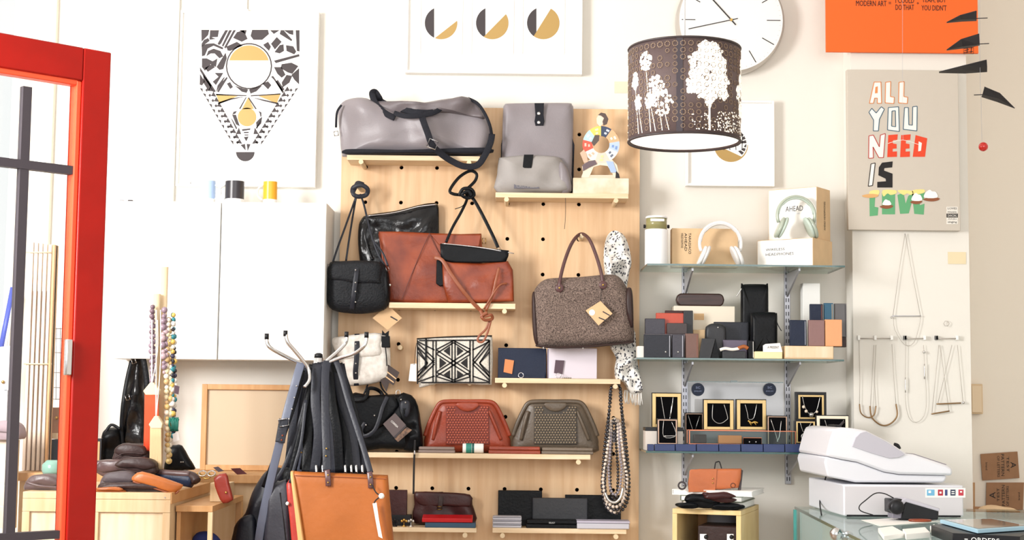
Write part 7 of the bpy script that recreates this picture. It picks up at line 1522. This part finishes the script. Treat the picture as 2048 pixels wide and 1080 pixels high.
prof([(1705, 893), (1712, 875), (1722, 866), (1733, 863), (1765, 879), (1795, 897), (1812, 909), (1800, 915), (1780, 917), (1745, 907)], YT - .001, .006, 'side_panel', PLASTG, 'lilac grey side panel', .001)
part('display_arm', rot(MB().prism(XZ([(1669, 857), (1676, 850), (1687, 850), (1682, 862), (1674, 878), (1665, 876)], YT + .1), YT + .1, YT + .2), pv, an), BLKP, D, bevel=.002)
part('key_switch', MB().ptube([(1788, 889, YT + .1), (1795, 891, YT + .1), (1799, 898, YT + .1)], .012, n=8), BLKP, D, smooth=True)
part('keyboard', rot(MB().prism(XZ([(1832, 908), (1897, 929), (1897, 932), (1832, 912)], YT + .03), YT + .03, YT + .33), pv, an), mat('key_grey', '#8d8790', .5), D)
part('drawer_gap', rot(MB().box(xa + .01, xb - .01, YT - .001, YT + .004, z0 - .002, z0 + .004), pv, an), BLKP, D)
ys = P(1890, 985, YT - .0).y + .0
def onf(px, py): 
    # point on the turned drawer front
    d = P(px, py, 1) - EYE; n_ = Vector((math.sin(an), -math.cos(an), 0)); t_ = (Vector(pv) - EYE).dot(n_) / d.dot(n_); return EYE + d * t_ + n_ * .0036
def fq(x0, y0, x1, y1, m, nm, off=0): 
    n_ = Vector((math.sin(an), -math.cos(an), 0)); v = [onf(x0, y1) + n_ * off, onf(x1, y1) + n_ * off, onf(x1, y0) + n_ * off, onf(x0, y0) + n_ * off]; part(nm, MB().add(v + [x - n_ * .0005 for x in v], [(0, 1, 2, 3), (7, 6, 5, 4), (0, 4, 5, 1), (1, 5, 6, 2), (2, 6, 7, 3), (3, 7, 4, 0)]), m, D)
fq(1850, 976, 1930, 995, PAPER, 'card_stickers')
for x0, x1, c in ((1853, 1868, '6fb2d8'), (1875, 1885, 'b2283a'), (1889, 1894, '3f4a80'), (1900, 1910, '2b3550'), (1916, 1926, 'c23a4c')): fq(x0, 979, x1, 991, mat('st_' + c, '#' + c, .6), 'sticker_print', .0008)
for x0, x1, y0, y1 in ((1878, 1882, 983, 987), (1902, 1908, 982, 984), (1902, 1908, 986, 988), (1919, 1923, 982, 985), (1856, 1861, 981, 986)): fq(x0, y0, x1, y1, PAPER, 'sticker_detail', .0014)
tag(part('till_cable', MB().tube([P(1656, 937, 4.95), P(1650, 960, 5.0), P(1640, 1000, 5.05), P(1643, 1030, 4.8)], .005, k=5), INKB, smooth=True), 'black cable running down the left of the till', 'cable')
# card terminal and cable
D = thing('card_terminal', 'black card payment terminal leaning in front of the till drawer', 'card terminal', P(1830, 1040, 4.6))
q = XZ([(1802, 1040), (1808, 1008), (1814, 1001), (1874, 1018), (1878, 1022), (1877, 1040)], 4.6); part('body', MB().prism(q, 4.6, 4.67), BLKP, D, bevel=.004)
part('grey_top', MB().prism(XZ([(1800, 1007), (1806, 999), (1814, 996), (1880, 1017), (1878, 1023), (1812, 1004), (1804, 1014)], 4.598), 4.598, 4.672), PLASTG, D, bevel=.002)
part('paper_roll_bay', MB().lathe([(.016, 0), (.022, .006), (.022, .05), (.016, .056)], Vector(P(1786, 1012, 4.62)), 20, 'y'), BLKP, D, smooth=True); D.children[-1].location.y += .0
part('neck', MB().pbox(1778, 998, 1806, 1026, 4.605, .06), BLKP, D, bevel=.004); part('base', MB().pbox(1785, 1026, 1806, 1037, 4.605, .06), mat('grey_base', '#7d7a86', .4), D, bevel=.002)
tag(part('terminal_cable', MB().tube([P(1787, 996, 4.62), P(1768, 987, 4.62), P(1750, 987, 4.63), P(1732, 1000, 4.64), P(1719, 1012, 4.64), P(1722, 1022, 4.64), P(1746, 1030, 4.63)], .0035, k=6), INKB, smooth=True), 'thin dark cable looping left of the card terminal', 'cable')
# papers, cards, order book and tablet
def lay(name, lab, cat, cs, h, m, z, Yh=None):
    # flat thing on the counter: corners given as pixels projected on the plane of height z
    q_ = []
    for px, py in cs:
        d = P(px, py, 1) - EYE; t_ = (z + h - EYE.z) / d.z; q_.append(EYE + d * t_)
    D = thing(name, lab, cat, (q_[0].x, q_[0].y, z)); n = len(q_)
    part('body', MB().add([Vector((v.x, v.y, z)) for v in q_] + [Vector((v.x, v.y, z + h)) for v in q_], [tuple(range(n)), tuple(range(2 * n - 1, n - 1, -1))] + [(i, (i + 1) % n, (i + 1) % n + n, i + n) for i in range(n)]), m, D, bevel=min(.001, h * .3)); return D, q_
lay('paper_sheet', 'white paper sheet lying in front of the till', 'paper', [(1722, 1040), (1812, 1034), (1880, 1042), (1760, 1052)], .001, PAPER, zc_)
for i, (cs, lab) in enumerate((([(1756, 1056), (1785, 1052), (1812, 1066), (1768, 1072)], 'left stack of white business cards on the counter'), ([(1805, 1058), (1850, 1054), (1860, 1064), (1812, 1068)], 'middle stack of white cards with brown print'), ([(1860, 1052), (1868, 1048), (1902, 1062), (1895, 1068)], 'right stack of white cards beside the black order book'))):
    D, q_ = lay('card_stack', lab, 'cards', cs, .012 + .003 * i, PAPER, zc_ + .0015); D['group'] = 'card stacks on the counter'
tag(part('brown_bracelet', MB().tube([Vector((P(1840, 1050, 4.35).x + .03 * math.cos(t_ * PI / 10), 4.35 + .02 * math.sin(t_ * PI / 10), zk + .022)) for t_ in range(20)], .007, n=6, closed=True), COGNAC, smooth=True), 'brown leather bracelet lying on the cards', 'bracelet')
D, q_ = lay('order_book', 'thick black order book with white lettering on the counter', 'book', [(1862, 1050), (1930, 1043), (2080, 1058), (2040, 1073), (1905, 1066)], .028, BLKP, zc_ + .001)
a, b = q_[4], q_[3]; rv = (b - a); rv.z = 0; ll = rv.length; rv.normalize(); nn = Vector((rv.y, -rv.x, 0)); text('ORDERS', PAPER, D, Vector((a.x, a.y, zc_ + .009)) + rv * ll * .28 + nn * .0006, rv, UZ, ll * .42, .012)
for f0, f1 in ((.18, .23), (.74, .80)): 
    m_ = MB(); o_ = Vector((a.x, a.y, zc_ + .0145)) + rv * ll * f0 + nn * .0008; quad(m_, o_, rv, UZ, ll * (f1 - f0), .002, .0003); part('dash', m_, PAPER, D)
D, q_ = lay('tablet', 'tablet with dark screen and pale blue edge lying on the order book', 'tablet', [(1880, 1039), (1985, 1037), (2062, 1052), (1955, 1059)], .010, mat('pale_blue', '#a9cfe2', .35), zc_ + .031)
c = sum(q_, Vector()) / 4; s4 = [c + (v - c) * .9 for v in q_]; part('screen', MB().add([v + Vector((0, 0, .0002)) for v in s4] + [v + Vector((0, 0, .0008)) for v in s4], [(0, 1, 2, 3), (7, 6, 5, 4), (0, 4, 5, 1), (1, 5, 6, 2), (2, 6, 7, 3), (3, 7, 4, 0)]), mat('screen_dark', '#3b3030', .1, coat=.8), D)
lay('yellow_note', 'yellow green note at the bottom right corner of the counter', 'note', [(2020, 1078), (2048, 1068), (2070, 1075), (2060, 1100)], .004, mat('lime_note', '#c9d24a', .7), zc_ + .001)
